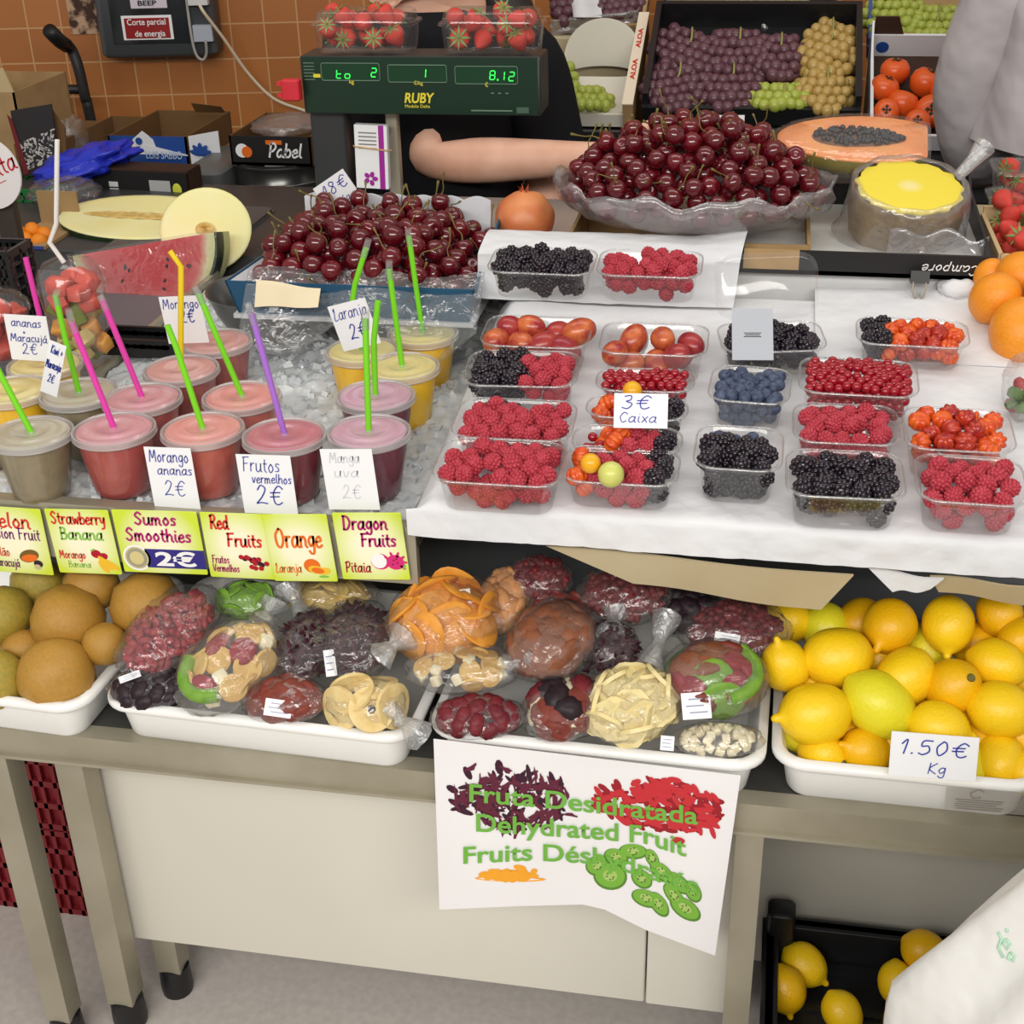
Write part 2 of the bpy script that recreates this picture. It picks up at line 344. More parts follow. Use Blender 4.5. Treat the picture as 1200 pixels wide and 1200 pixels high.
def tile_mat():
    m = bpy.data.materials.new('orange_wall_tile'); m.use_nodes = True; nt = m.node_tree; b = nt.nodes['Principled BSDF']
    tc = nt.nodes.new('ShaderNodeTexCoord'); sp = nt.nodes.new('ShaderNodeSeparateXYZ'); cb = nt.nodes.new('ShaderNodeCombineXYZ')
    nt.links.new(tc.outputs['Object'], sp.inputs[0]); nt.links.new(sp.outputs['X'], cb.inputs['X']); nt.links.new(sp.outputs['Z'], cb.inputs['Y'])
    br = nt.nodes.new('ShaderNodeTexBrick'); br.offset = 0; br.squash = 1
    br.inputs['Color1'].default_value = lin((186, 118, 62)); br.inputs['Color2'].default_value = lin((172, 106, 54)); br.inputs['Mortar'].default_value = lin((206, 158, 110))
    br.inputs['Scale'].default_value = 1; br.inputs['Mortar Size'].default_value = .0022; br.inputs['Brick Width'].default_value = .094; br.inputs['Row Height'].default_value = .094; br.inputs['Mortar Smooth'].default_value = .1
    nt.links.new(cb.outputs[0], br.inputs['Vector']); nt.links.new(br.outputs['Color'], b.inputs['Base Color']); b.inputs['Roughness'].default_value = .35
    bp = nt.nodes.new('ShaderNodeBump'); bp.inputs['Strength'].default_value = .3; bp.inputs['Distance'].default_value = .002; bp.invert = True
    nt.links.new(br.outputs['Fac'], bp.inputs['Height']); nt.links.new(bp.outputs['Normal'], b.inputs['Normal']); return m
WALL0 = PY(200, 100, 3.75); WALL0.z = 0
WM = T(WALL0) @ RZ(10.5); WN = WM.to_3x3() @ Vector((0, -1, 0))
w = struct(MB().box((0, .05, 1.5), (7, .1, 3.0)).build('wall_back', tile_mat(), None, 0)); w.matrix_world = WM
def PW(px, py, off=0): return PP(px, py, WALL0 + WN * off, WN)
def wl(px, py): return WM.inverted() @ PW(px, py)

# ------------------------------------------------------------------ lower steel table and its panels
tb = thing('steel_table', 'low brushed steel table carrying the white trays of fruit', 'table', T(0, 1.16, 0))
X0, X1 = -1.9, 1.1
MB().box(((X0 + X1) / 2, .012, .523), (X1 - X0, .024, .036)).build('front_rail', STEEL, tb, 0)
MB().box(((X0 + X1) / 2, .006, .505), (X1 - X0, .024, .004)).build('rail_lip', STEEL, tb, 0)
MB().box(((X0 + X1) / 2, .215, .531), (X1 - X0, .38, .016)).build('shelf', STEEL_D, tb, 0)
def leg(px, py, Y, wd, foot=True):
    p = PY(px, py, Y); x = p.x
    l = MB().box((x, Y - 1.16 + wd / 2, .2755), (wd, wd, .455)).build('leg', STEEL, tb, 0)
    MB().lathe([(wd * .62, .0), (wd * .66, .012), (wd * .62, .048), (wd * .5, .05)], 16, T(x, Y - 1.16 + wd / 2, 0)).build('rubber_foot', BLACK_P, l)
leg(44, 1100, 1.165, .034); leg(124, 1100, 1.205, .036); leg(871, 1080, 1.165, .03)
leg(192, 1110, 1.27, .034)

YP = 1.25
a = PY(104, 895, YP); b = PY(757, 1130, YP); c = PY(880, 1130, YP)
zb = PY(400, 1130, YP).z
def panel(xa, xb, z0, z1, Y, name, label, m):
    o = MB().rbox((0, 0, (z1 - z0) / 2), (xb - xa, .016, z1 - z0), .003).build(name, m); o.matrix_world = T((xa + xb) / 2, Y + .008, z0)
    return tag(o, label, 'panel')
panel(a.x, b.x - .001, zb, .514, YP, 'counter_panel', 'wide white laminate panel under the table behind the steel legs', PANEL)
panel(b.x + .001, c.x, zb - .002, .514, YP, 'counter_panel', 'narrow white laminate panel beside the right steel leg, next to the wide one', PANEL)
p = PY(1000, 1080, 1.56)
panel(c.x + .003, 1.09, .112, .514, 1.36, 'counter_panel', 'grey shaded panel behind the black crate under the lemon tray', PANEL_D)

# counter body behind the trays
ct = thing('sales_counter', 'dark grey counter body behind the white trays, carrying the smoothies and berries', 'counter', T(0, 1.56, 0))
MB().box((-.4, .33, .67), (3.0, .62, .156)).build('counter_top', mat('counter_grey', (112, 116, 120), .4, .5, .2), ct, 0)
MB().box((.15, .34, .296), (2.0, .60, .592)).build('counter_body', mat('counter_grey', (112, 116, 120), .4, .5, .2), ct, 0)

# ================================================================== white trays
def tray(label, pl, pr, depth, zr=ZR, zb=ZT + .0005, name='white_tray', wide=None):
    A = PZ(*pl, zr); B = PZ(*pr, zr); ax = (B - A).normalized()
    wd = (B - A).length
    if wide: wd = wide; A = B - ax * wd
    n = Vector((-ax.y, ax.x, 0)); o = A + ax * wd / 2 + n * depth / 2; o.z = zb; h = zr - zb
    M = frame(o, ax, n); t = .003; k = .011
    ob = MB().loft([(wd - .02 - 2 * k, depth - .02 - 2 * k, .02, 0), (wd - .02 - 2 * k + .006, depth - .02 - 2 * k + .006, .024, .004), (wd - .022, depth - .022, .03, h - .012), (wd - .006, depth - .006, .034, h - .011), (wd, depth, .036, h - .008), (wd, depth, .036, h - .003), (wd - .006, depth - .006, .034, h), (wd - .02, depth - .02, .03, h), (wd - .026, depth - .026, .028, h - .004), (wd - .024 - 2 * k, depth - .024 - 2 * k, .02, .006), (wd - .04 - 2 * k, depth - .04 - 2 * k, .015, .004)], True, True, None, 6).build(name, WHITE_P, None, 50)
    ob.matrix_world = M
    tag(ob, label, 'tray', 'white plastic trays on the steel table')
    return M, wd, depth
TR1 = tray('white tray of large brown-yellow melons at the left end of the table', (-60, 813), (92, 833), .30, wide=.42)
TR2 = tray('white tray of bagged dried fruit left of the hanging banner', (112, 824), (482, 868), .30)
TR3 = tray('white tray of bagged dried fruit with the printed banner hanging on it', (497, 857), (897, 901), .30)
TR4 = tray('white tray of lemons with a handwritten price card', (904, 893), (1230, 925), .30, wide=None)

# ================================================================== ice counter with the smoothies
YS = 1.272
ice_x0, ice_x1 = PY(-60, 590, YS).x, PY(484, 600, YS).x
it = thing('ice_tray', 'steel ice counter with a low rim under the smoothie cups', 'ice tray', T((ice_x0 + ice_x1) / 2, YS, 0))
wI = ice_x1 - ice_x0
MB().box((0, .43, .7605), (wI, .84, .012)).build('tray_floor', STEEL, it, 0)
f = MB(); zl_ = PY(402, 680, YS).z; f.box((0, .009, (.779 + zl_) / 2), (wI, .012, .779 - zl_)); f.box((0, .011, .7815), (wI + .006, .018, .006)); f.build('front_lip', STEEL, it, 0)
for sx in (-1, 1): MB().box((sx * (wI / 2 - .005), .43, .772), (.01, .82, .03)).build('side_rim', STEEL, it, 0)
def ice_fn(u, v):
    x = ice_x0 + .012 + u * (wI - .024); y = YS + .02 + v * .80
    n = noise.noise(Vector((x * 42, y * 42, 3))) * .006 + noise.noise(Vector((x * 90, y * 90, 7))) * .004 + noise.noise(Vector((x * 9, y * 9, 1))) * .006
    hmp = .030 * max(0, min(1, (y - 1.42) * 5)) * max(0, 1 - abs(x + .55) * 3.2)
    return (x, y, ZC - .004 + n + hmp)
ICE = mat('crushed_ice', (214, 217, 218), .22, .6, var=(60, (192, 198, 202)), bump=(150, .5), sss=.1)
ib = MB(); ib.grid(ice_fn, 150, 120); rg = random.Random(5)
for k in range(900):
    x = rg.uniform(ice_x0 + .03, ice_x1 - .03); y = rg.uniform(YS + .03, YS + .75); z = ice_fn((x - ice_x0 - .012) / (wI - .024), (y - YS - .02) / .8)[2]
    s = rg.uniform(.003, .0065); ib.box((0, 0, 0), (s * 2, s * 1.5, s * 1.2), T(x, y, z) @ rand_rot(rg))
o = ib.build('ice', ICE, None, 30); tag(o, 'crushed ice spread between the smoothie cups', 'ice', None, 'stuff')

# ---- cups
LID = clear('frosted_lid', gloss=.09, milk=.28, rough=.25, edge=.4, milkcol=(244, 236, 236))
CUPW = clear('cup_wall', gloss=.06, milk=.03, rough=.12, edge=.3)
LIDRIM = clear('lid_rim', gloss=.12, milk=.5, rough=.25, edge=.4, milkcol=(240, 238, 238))
H = .078
me_wall = MB().lathe([(.0005, 0), (.0305, 0), (.0325, .002), (.0345, .012), (.0443, .074), (.0455, .076)], 40, cap0=True, cap1=False).me('cup_wall', CUPW, 60)
lp = MB(); lp.lathe([(.0462, .0785), (.0435, .0815), (.0425, .0800), (.0325, .0796), (.0305, .0812), (.0200, .0812), (.0185, .0798), (.0065, .0798), (.0060, .0812), (.0038, .0812)], 44, cap0=False, cap1=False)
me_lid = lp.me('lid', LID, 60)
lr = MB(); lr.lathe([(.0448, .0700), (.0472, .0702), (.0488, .0722), (.0478, .0745), (.0484, .0760), (.0478, .0785), (.0462, .0788), (.0455, .0770)], 44, cap0=False, cap1=False)
me_rim = lr.me('lid_rim', LIDRIM, 60)
me_liq = MB().lathe([(.0005, .001), (.0298, .001), (.0318, .0028), (.0338, .012), (.0436, .0745), (.0425, .0762), (.0005, .0764)], 36).me('smoothie', [mat('grey_smoothie', (140, 128, 100))], 60)
me_foam = MB().lathe([(.0005, .0766), (.0430, .0764), (.0428, .0772), (.0005, .0776)], 30).me('foam', [mat('foam', (230, 210, 200))], 60)
def cup(x, y, label, col, col2, fc=None, s=1.0, hs=1.0, z=ZC):
    t = thing('smoothie_cup', label, 'cup', T(x, y, z) @ S(s, s, s * hs), 'smoothie cups on the ice')
    for nm, me in (('cup_wall', me_wall), ('lid', me_lid), ('lid_rim', me_rim), ('smoothie', me_liq)):
        m2 = me
        o = bpy.data.objects.new(nm, m2); COL.objects.link(o); o.parent = t
        if nm == 'smoothie':
            o.material_slots[0].link = 'OBJECT'; o.material_slots[0].material = mat('smoothie_%d_%d_%d' % col, col, .35, .4, var=(70, col2, .25))
    fo = bpy.data.objects.new('foam', me_foam); COL.objects.link(fo); fo.parent = t; fo.material_slots[0].link = 'OBJECT'
    fc = fc or tuple(min(255, int(v + (255 - v) * .34)) for v in col); fo.material_slots[0].material = mat('foam_%d_%d_%d' % fc, fc, .5, .3, var=(60, tuple(min(255, int(v + 14)) for v in fc), .2))
    return t
SG = mat('green_straw', (122, 214, 32), .4, .5); SM = mat('magenta_straw', (222, 62, 168), .4, .5); SY = mat('yellow_straw', (236, 206, 30), .4, .5)
SP = mat('purple_straw', (164, 108, 206), .4, .5); SWH = mat('white_straw', (236, 232, 228), .4, .5)
def straw(cx, cy, z, pts, m, label, dy=0.0, wrap=None, r=.0036):
    """drinking straw from the lid centre through the sighted points (nearest first)"""
    b = Vector((cx, cy, z)); P = [PY(a, c, cy + dy * (i + 1) / len(pts)) for i, (a, c) in enumerate(pts)]
    if len(P) > 1 and (P[0] - b).length < .022: P = P[1:]
    d = (P[0] - b).normalized(); foot = b - d * .05
    path = [foot, b] + P
    o = MB().tube([q - b for q in path], r, 12, cap=True).build('drinking_straw', m, None, 50); o.matrix_world = T(b)
    tag(o, label, 'straw', 'drinking straws in the smoothie cups')
    e = P[-1]; u = (P[-1] - (P[-2] if len(P) > 1 else b)).normalized()
    if wrap:
        q = PY(*wrap, cy + dy)
        MB().tube([e - u * .012 - b, e - b, e.lerp(q, .5) - b, q - b], [r * 1.2, r * 1.25, r * 1.2, r * 1.1], 10, cap=False).build('clear_wrapper', POLY, o, 50)
    return o
LIDZ = ZC + .080
def cupat(px, py, label, col, col2, fc=None, s=1.0):
    p = PZ(px, py, ZC + .0805 * s); cup(p.x, p.y, label, col, col2, fc, s); return p.x, p.y
PINK = ((176, 78, 72), (160, 62, 58), (226, 144, 156)); CORAL = ((178, 74, 62), (196, 100, 84), (250, 142, 132)); OLIVE = ((146, 132, 100), (122, 110, 82), (190, 182, 146)); YEL = ((255, 208, 20), (255, 192, 8), (255, 232, 120))
LILAC = ((116, 42, 62), (98, 32, 54), (216, 152, 184)); RED = ((170, 52, 60), (150, 40, 52))
c1 = cupat(36, 505, 'cup of grey-olive smoothie at the left front of the ice', *OLIVE)
c2 = cupat(133, 500, 'cup of dusky pink smoothie with a leaning magenta straw, front row', *PINK)
c3 = cupat(237, 500, 'cup of coral smoothie behind the morango ananas price card', *CORAL)
c4 = cupat(333, 507, 'cup of dark berry-red smoothie with the purple straw', (128, 34, 48), (100, 24, 40), (206, 66, 100))
c5 = cupat(432, 503, 'cup of plum-coloured smoothie with lilac lid behind the faded card', *LILAC)
c6 = cupat(14, 455, 'cup of yellow smoothie at the left edge behind the grey-olive one', *YEL)
c7 = cupat(92, 458, 'cup of grey-olive smoothie in the second row behind a tilted card', *OLIVE)
c8 = cupat(166, 464, 'cup of dusky pink smoothie with upright magenta straw, second row', *PINK)
c9 = cupat(283, 462, 'cup of coral smoothie right behind the front coral cup', *CORAL)
c10 = cupat(440, 461, 'cup of plum-coloured smoothie with lilac lid in the second row', *LILAC)
c11 = cupat(212, 430, 'cup of red-pink smoothie with the yellow straw', (168, 72, 62), (150, 56, 50), (228, 150, 140))
c12 = cupat(253, 398, 'cup of red-pink smoothie at the back carrying the morango card', (164, 66, 58), (150, 56, 50), (228, 150, 140))
c13 = cupat(424, 408, 'cup of orange juice behind the tilted laranja card', *YEL)
c14 = cupat(471, 427, 'cup of orange juice with upright green straw, middle of the three', *YEL)
c15 = cupat(495, 388, 'cup of orange juice at the back right of the ice', *YEL)
c16 = cupat(52, 424, 'cup of yellow smoothie at the back holding the ananas maracuja card', *YEL)
straw(*c1, LIDZ, [(28, 494), (-14, 412)], SG, 'green straw of the grey-olive smoothie at the left front')
straw(*c2, LIDZ, [(126, 494), (84, 378)], SM, 'magenta straw leaning left in the front dusky pink cup', wrap=(80, 362))
straw(*c3, LIDZ, [(230, 494), (207, 408), (196, 381)], SG, 'bent green straw of the front coral cup')
straw(*c4, LIDZ, [(331, 492), (295, 368)], SP, 'purple straw of the dark berry-red cup', wrap=(290, 355))
straw(*c5, LIDZ, [(427, 490), (428, 374)], SG, 'upright green straw of the front plum-coloured cup', wrap=(429, 362))
straw(*c7, LIDZ, [(84, 450), (75, 390), (65, 346)], SG, 'green straw behind the tilted card', wrap=(68, 340))
straw(*c8, LIDZ, [(161, 458), (120, 352)], SM, 'magenta straw of the second-row dusky pink cup', wrap=(117, 346))
straw(*c9, LIDZ, [(279, 455), (247, 378), (233, 345)], SG, 'green straw of the second-row coral cup', wrap=(228, 336))
straw(*c10, LIDZ, [(437, 453), (438, 400), (443, 353)], SG, 'green straw of the second-row plum-coloured cup')
straw(*c11, LIDZ, [(216, 424), (212, 312), (199, 294)], SY, 'yellow bent straw of the red-pink cup')
straw(*c13, LIDZ, [(413, 352), (416, 333), (429, 291)], SG, 'green bent straw behind the laranja card', wrap=(432, 280))
straw(*c14, LIDZ, [(460, 418), (456, 316)], SG, 'upright green straw of the middle orange juice cup', wrap=(456, 305))
straw(*c15, LIDZ, [(491, 384), (479, 277)], SG, 'green straw of the back right orange juice cup', wrap=(478, 268))
# magenta straw at the left edge stands in a cup hidden behind the card
straw(c16[0] - .012, c16[1] + .012, LIDZ, [(46, 368), (30, 302)], SM, 'magenta straw above the ananas maracuja card')

# tall cup of cut fruit
p = PZ(92, 432, ZC + .005)
TC = Vector((p.x, p.y + .02, ZC + .004))
tc = thing('fruit_cup', 'tall clear cup of cut fruit with domed lid and white spoon straw', 'fruit cup', T(TC))
MB().lathe([(.0005, 0), (.030, 0), (.033, .004), (.046, .115), (.048, .117)], 36, cap1=False).build('cup_wall', CLEAR, tc, 60)
MB().lathe([(.049, .114), (.050, .119), (.046, .122), (.044, .138), (.032, .152), (.012, .158)], 36, cap0=False, cap1=False).build('domed_lid', CLEAR, tc, 60)
FR = {'watermelon': mat('melon_red_flesh', (206, 74, 60), .4, .5, var=(60, (222, 100, 84)), sss=.1), 'mango': mat('mango_flesh', (226, 168, 84), .4, .5, var=(60, (210, 140, 60))), 'melon': mat('pale_melon_flesh', (222, 206, 140), .4, .5, var=(50, (204, 180, 110))), 'kiwi': mat('kiwi_flesh', (136, 150, 44), .4, .5, var=(60, (104, 122, 30)))}
def chunk(s, rg):
    mb = MB(); mb.rbox((0, 0, 0), (s * 1.25, s, s * .9), s * .2)
    for v in mb.v: v += noise.noise_vector(v * 40 + Vector((rg.random() * 9, 0, 0))) * s * .12
    return mb
rg = random.Random(8)
for i, (a, b_, c_, s) in enumerate(drop(26, .0135, -.03, .03, -.03, .03, lambda x, y: .006, lambda x, y: .125, 4, 40, inside=lambda x, y: x * x + y * y < .026 ** 2)):
    k = 'watermelon' if c_ > .092 else rg.choice(['mango', 'melon', 'kiwi', 'mango', 'melon'])
    o = chunk(s * 1.75, rg).build(k + '_chunk', FR[k], None, 60); o.matrix_world = T(TC + Vector((a, b_, c_))) @ rand_rot(rg)
    tag(o, {'watermelon': 'red watermelon chunk at the top of the tall fruit cup', 'mango': 'orange mango chunk inside the tall clear fruit cup', 'melon': 'pale melon chunk inside the tall clear fruit cup', 'kiwi': 'green kiwi chunk inside the tall clear fruit cup'}[k], 'fruit chunk', k + ' chunks in the fruit cup')
P0 = TC + Vector((-.004, 0, .150)); q1 = PY(58, 284, TC.y); q2 = PY(66, 262, TC.y); q3 = PY(67, 164, TC.y)
o = MB().tube([P0 - P0, q1 - P0, q2 - P0, q3 - P0], .0034, 10).build('spoon_straw', SWH, None, 50); o.matrix_world = T(P0); tag(o, 'white bent spoon straw standing in the tall fruit cup', 'straw')
# cut red fruit in a cup at the left edge behind the cards
p = PZ(-4, 428, ZC); t = thing('fruit_cup', 'short clear cup of red melon pieces at the left edge', 'fruit cup', T(p.x, p.y + .03, ZC))
MB().lathe([(.0005, 0), (.030, 0), (.033, .004), (.044, .07), (.047, .072), (.044, .085), (.03, .1), (.01, .104)], 32, cap1=False).build('cup_wall', CLEAR, t, 60)
for (a, b_, c_, s) in drop(10, .015, -.026, .026, -.026, .026, lambda x, y: .004, lambda x, y: .085, 3, 40, inside=lambda x, y: x * x + y * y < .024 ** 2):
    o = chunk(s * 1.7, rg).build('watermelon_chunk', FR['watermelon'], None, 60); o.matrix_world = T(p.x + a, p.y + .03 + b_, ZC + c_) @ rand_rot(rg); tag(o, 'red melon chunk in the short cup at the left edge', 'fruit chunk', 'melon chunks in the short cup')

# ---- handwritten cards
def card(name, tl, tr, bl, Y, label, lines, m=CARD, group='handwritten price cards', lean=0.0, th=.0008, ink=INK):
    """lines: (text, x centre 0-1, baseline 0-1 from the top, letter height as share of card height, width share or None)"""
    BL = PY(*bl, Y); TL = PY(*tl, Y + lean); TRp = PY(*tr, Y + lean)
    x = TRp - TL; w = x.length; y = TL - BL; h = y.length
    M = frame(BL, x, y); o = MB().box((w / 2, h / 2, -th / 2), (w, h, th)).build(name, m, None, 0); o.matrix_world = M
    tag(o, label, 'price card', group)
    for i, (s, cx, cy, xh, ws) in enumerate(lines):
        pen(s, xh * h, .0011 if xh < .16 else .0015, ink, o, T(w * cx, h * (1 - cy), .0002), width=ws * w if ws else None, jitter=.08, seed=i + len(s))
    return o
card('price_card', (19, 371), (69, 374), (14, 421), c16[1] - .052, 'white card reading ananas maracuja 2 euro above the yellow cup', [('ananas', .5, .25, .11, .72), ('+', .42, .42, .06, None), ('Maracuj\u00e1', .5, .58, .10, .88), ('2€', .48, .86, .15, .4)])
card('price_card', (62, 400), (82, 408), (47, 458), c7[1] - .052, 'tilted white card with smudged blue writing on the second-row olive cup', [('Kiwi +', .55, .22, .09, .7), ('Maracuja', .5, .5, .09, .9), ('2€', .5, .76, .1, .4)])
card('price_card', (197, 349), (245, 347), (198, 403), c12[1] - .055, 'white card behind the yellow straw reading morango 2 euro', [('Morango', .5, .25, .12, .9), ('2€', .6, .55, .17, .4)])
card('price_card', (388, 359), (432, 348), (403, 412), c13[1] - .055, 'tilted white card reading laranja 2 euro on the orange juice', [('Laranja', .5, .32, .15, .9), ('2€', .55, .78, .2, .5)])
card('price_card', (185, 526), (240, 528), (182, 597), YS + .012, 'front white card reading morango ananas 2 euro', [('Morango', .5, .22, .11, .86), ('ananas', .58, .42, .09, .76), ('2€', .52, .75, .15, .5)])
card('price_card', (290, 534), (354, 536), (287, 601), YS + .010, 'front white card reading frutos vermelhos 2 euro', [('Frutos', .44, .28, .14, .7), ('vermelhos', .6, .47, .09, .74), ('2€', .52, .82, .20, .56)])
card('price_card', (390, 528), (451, 528), (386, 597), YS + .010, 'front white card with faded, almost unreadable writing', [('Manga', .45, .22, .1, .6), ('uva', .45, .45, .1, .5), ('2€', .5, .8, .14, .4)], ink=INK_F)

# ---- printed placards along the front of the ice counter
def placard_mat(name, cx, cy):
    m = bpy.data.materials.new(name); m.use_nodes = True; nt = m.node_tree; b = nt.nodes['Principled BSDF']; b.inputs['Roughness'].default_value = .35
    tc = nt.nodes.new('ShaderNodeTexCoord'); mp = nt.nodes.new('ShaderNodeMapping'); mp.inputs['Location'].default_value = (-cx, -cy, 0)
    ln = nt.nodes.new('ShaderNodeVectorMath'); ln.operation = 'LENGTH'; rp = nt.nodes.new('ShaderNodeValToRGB')
    mr = nt.nodes.new('ShaderNodeMapRange'); mr.inputs['From Max'].default_value = .055
    rp.color_ramp.elements[0].color = lin((250, 246, 214)); rp.color_ramp.elements[0].position = .3; rp.color_ramp.elements[1].color = lin((206, 226, 58)); rp.color_ramp.elements[1].position = .95
    nt.links.new(tc.outputs['Object'], mp.inputs[0]); nt.links.new(mp.outputs[0], ln.inputs[0]); nt.links.new(ln.outputs['Value'], mr.inputs['Value']); nt.links.new(mr.outputs[0], rp.inputs[0]); nt.links.new(rp.outputs[0], b.inputs['Base Color']); return m
PR = mat('print_red', (214, 58, 46), .5, .3); PM = mat('print_magenta', (176, 34, 110), .5, .3); PG = mat('print_green', (132, 190, 76), .5, .3); PO = mat('print_orange', (232, 112, 34), .5, .3); PB_ = mat('print_navy', (52, 46, 128), .5, .3); PW_ = mat('print_white', (244, 244, 244), .5, .3)
PDK = mat('print_dark', (52, 30, 44), .5, .3); PYL = mat('print_yellow', (240, 190, 50), .5, .3); PBR = mat('print_brown', (120, 92, 40), .5, .3); PRD = mat('print_crimson', (176, 26, 44), .5, .3); PPK = mat('print_pink', (214, 44, 120), .5, .3); PTN = mat('print_tan', (196, 186, 140), .5, .3); PPL = mat('print_plum', (120, 40, 110), .5, .3)
def blob(mb, x, y, rx, ry=None, a=0, z=.0004, n=18):
    ry = ry or rx; ca, sa = math.cos(R(a)), math.sin(R(a))
    mb.add([(x + rx * math.cos(t) * ca - ry * math.sin(t) * sa, y + rx * math.cos(t) * sa + ry * math.sin(t) * ca, z) for t in [2 * PI * i / n for i in range(n)]], [tuple(range(n))])
def placard(tl, tr, bl, label, dY, fill):
    BL = PY(*bl, YS + dY); TL = PY(*tl, YS + dY); TRp = PY(*tr, YS + dY); x = TRp - TL; w = x.length; h = (TL - BL).dot((Vector((0, 0, 1))))
    M = frame(BL, x, Vector((0, 0, 1)))
    o = MB().rbox((w / 2, h / 2, -.0007), (w, h, .0014), .002).build('placard', placard_mat('placard_print', w * .5, h * .5), None, 30); o.matrix_world = M
    tag(o, label, 'sign', 'smoothie placards'); fill(o, w, h); return o
def pens(o, w, h, rows):
    for s, cx, cy, xh, ws, m, th in rows: pen(s, xh * h, th, m, o, T(w * cx, h * (1 - cy), .0002), 'lettering', .08, ws * w)
def pic(o, w, h, items, name='printed_fruit'):
    for i, (m, bl_) in enumerate(items):
        mb = MB()
        for k, (x, y, rx, ry, a) in enumerate(bl_): blob(mb, w * x, h * (1 - y), w * rx, w * ry, a, .0003 + .00004 * (i * 3 + k % 3))
        mb.build(name, m, o, 0)
def f1(o, w, h):
    pens(o, w, h, [('Melon', .46, .30, .13, .70, PR, .0026), ('Passion Fruit', .46, .47, .10, .92, PPL, .0016), ('Mel\u00e3o', .24, .74, .08, .3, PR, .0012), ('Maracuj\u00e1', .30, .90, .075, .42, PPL, .0012)])
    pic(o, w, h, [(PBR, [(.68, .72, .16, .10, 20)]), (PO, [(.68, .75, .13, .06, 10)]), (PDK, [(.80, .83, .07, .06, 0)]), (PTN, [(.78, .88, .05, .045, 0)])])
def f2(o, w, h):
    pens(o, w, h, [('Strawberry', .5, .22, .105, .86, PR, .0022), ('Banana', .5, .46, .105, .68, PG, .0022), ('Morango', .28, .76, .075, .42, PR, .0012), ('Banana', .36, .90, .06, .36, PG, .0008)])
    pic(o, w, h, [(PRD, [(.66, .68, .08, .07, 0), (.76, .72, .08, .06, 20)]), (PYL, [(.78, .82, .05, .15, 40), (.86, .84, .05, .15, 55), (.74, .88, .05, .12, 30)]), (PG, [(.62, .62, .04, .015, 30)])])
def f3(o, w, h):
    pens(o, w, h, [('Sumos', .50, .22, .11, .50, PM, .0026), ('Smoothies', .50, .48, .115, .78, PM, .0026)])
    mb = MB(); mb.box((w * .65, h * .76, 0), (w * .70, h * .30, .0006), T(0, -h * .52, 0)); mb.build('price_band', PB_, o, 0)
    pic(o, w, h, [(PW_, [(.19, .76, .165, .165, 0)]), (PTN, [(.19, .76, .14, .14, 0)]), (mat('print_grey', (160, 156, 134), .4, .5), [(.19, .76, .12, .12, 0)]), (mat('print_gold', (214, 200, 140), .4, .5), [(.19, .76, .085, .085, 0)])], 'printed_coin')
    text('2€', h * .30, PW_, o, T(w * .66, h * .135, .0006), 'price_lettering', .03, 0, w * .48)
def f4(o, w, h):
    pens(o, w, h, [('Red', .27, .24, .12, .28, PR, .0026), ('Fruits', .60, .50, .115, .52, PR, .0026), ('Frutos', .20, .77, .07, .26, PM, .0012), ('Vermelhos', .26, .90, .065, .4, PM, .0012)])
    rg = random.Random(2); pic(o, w, h, [(PDK, [(.55 + .09 * rg.random() * 3, .68 + .1 * rg.random(), .04, .04, 0) for _ in range(7)]), (PRD, [(.5 + .4 * rg.random(), .66 + .17 * rg.random(), .04, .038, 0) for _ in range(11)])])
def f5(o, w, h):
    pens(o, w, h, [('Orange', .5, .48, .16, .74, PO, .0028), ('Laranja', .26, .86, .08, .42, PO, .0012)])
    pic(o, w, h, [(PO, [(.64, .76, .13, .12, 0)]), (PYL, [(.70, .82, .13, .07, -10), (.82, .84, .10, .06, 10)]), (PO, [(.72, .83, .10, .05, -10)]), (PG, [(.80, .92, .08, .02, 0)])])
def f6(o, w, h):
    pens(o, w, h, [('Dragon', .46, .24, .115, .66, PM, .0026), ('Fruits', .62, .49, .11, .52, PM, .0026), ('Pitaia', .26, .88, .09, .38, PRD, .0016)])
    pic(o, w, h, [(PPK, [(.60, .72, .14, .13, 0)]), (PW_, [(.58, .71, .115, .12, 0)]), (PPK, [(.82, .73, .13, .12, 0)] + [(.82 + .13 * math.cos(t), .73 - .12 * math.sin(t), .05, .02, math.degrees(t)) for t in (0, .6, 1.2, 1.9, 2.6, 5.6)]), (PDK, [(.80, .70, .012, .012, 0), (.85, .74, .012, .012, 0), (.78, .76, .012, .012, 0), (.84, .68, .012, .012, 0)]), (PG, [(.94, .80, .05, .015, 60)])])
placard((-30, 592), (47, 597), (-12, 669), 'yellow-green placard reading Melon Passion Fruit, at the left edge', -.002, f1)
placard((51, 596), (126, 598), (70, 671), 'yellow-green placard reading Strawberry Banana', -.002, f2)
placard((130, 597), (230, 600), (146, 670), 'yellow-green placard reading Sumos Smoothies with 2€ on a navy band', -.002, f3)
placard((233, 600), (313, 603), (247, 676), 'yellow-green placard reading Red Fruits', -.002, f4)
placard((312, 603), (388, 603), (322, 681), 'yellow-green placard reading Orange', -.004, f5)
placard((391, 601), (472, 601), (402, 679), 'yellow-green placard reading Dragon Fruits', -.002, f6)
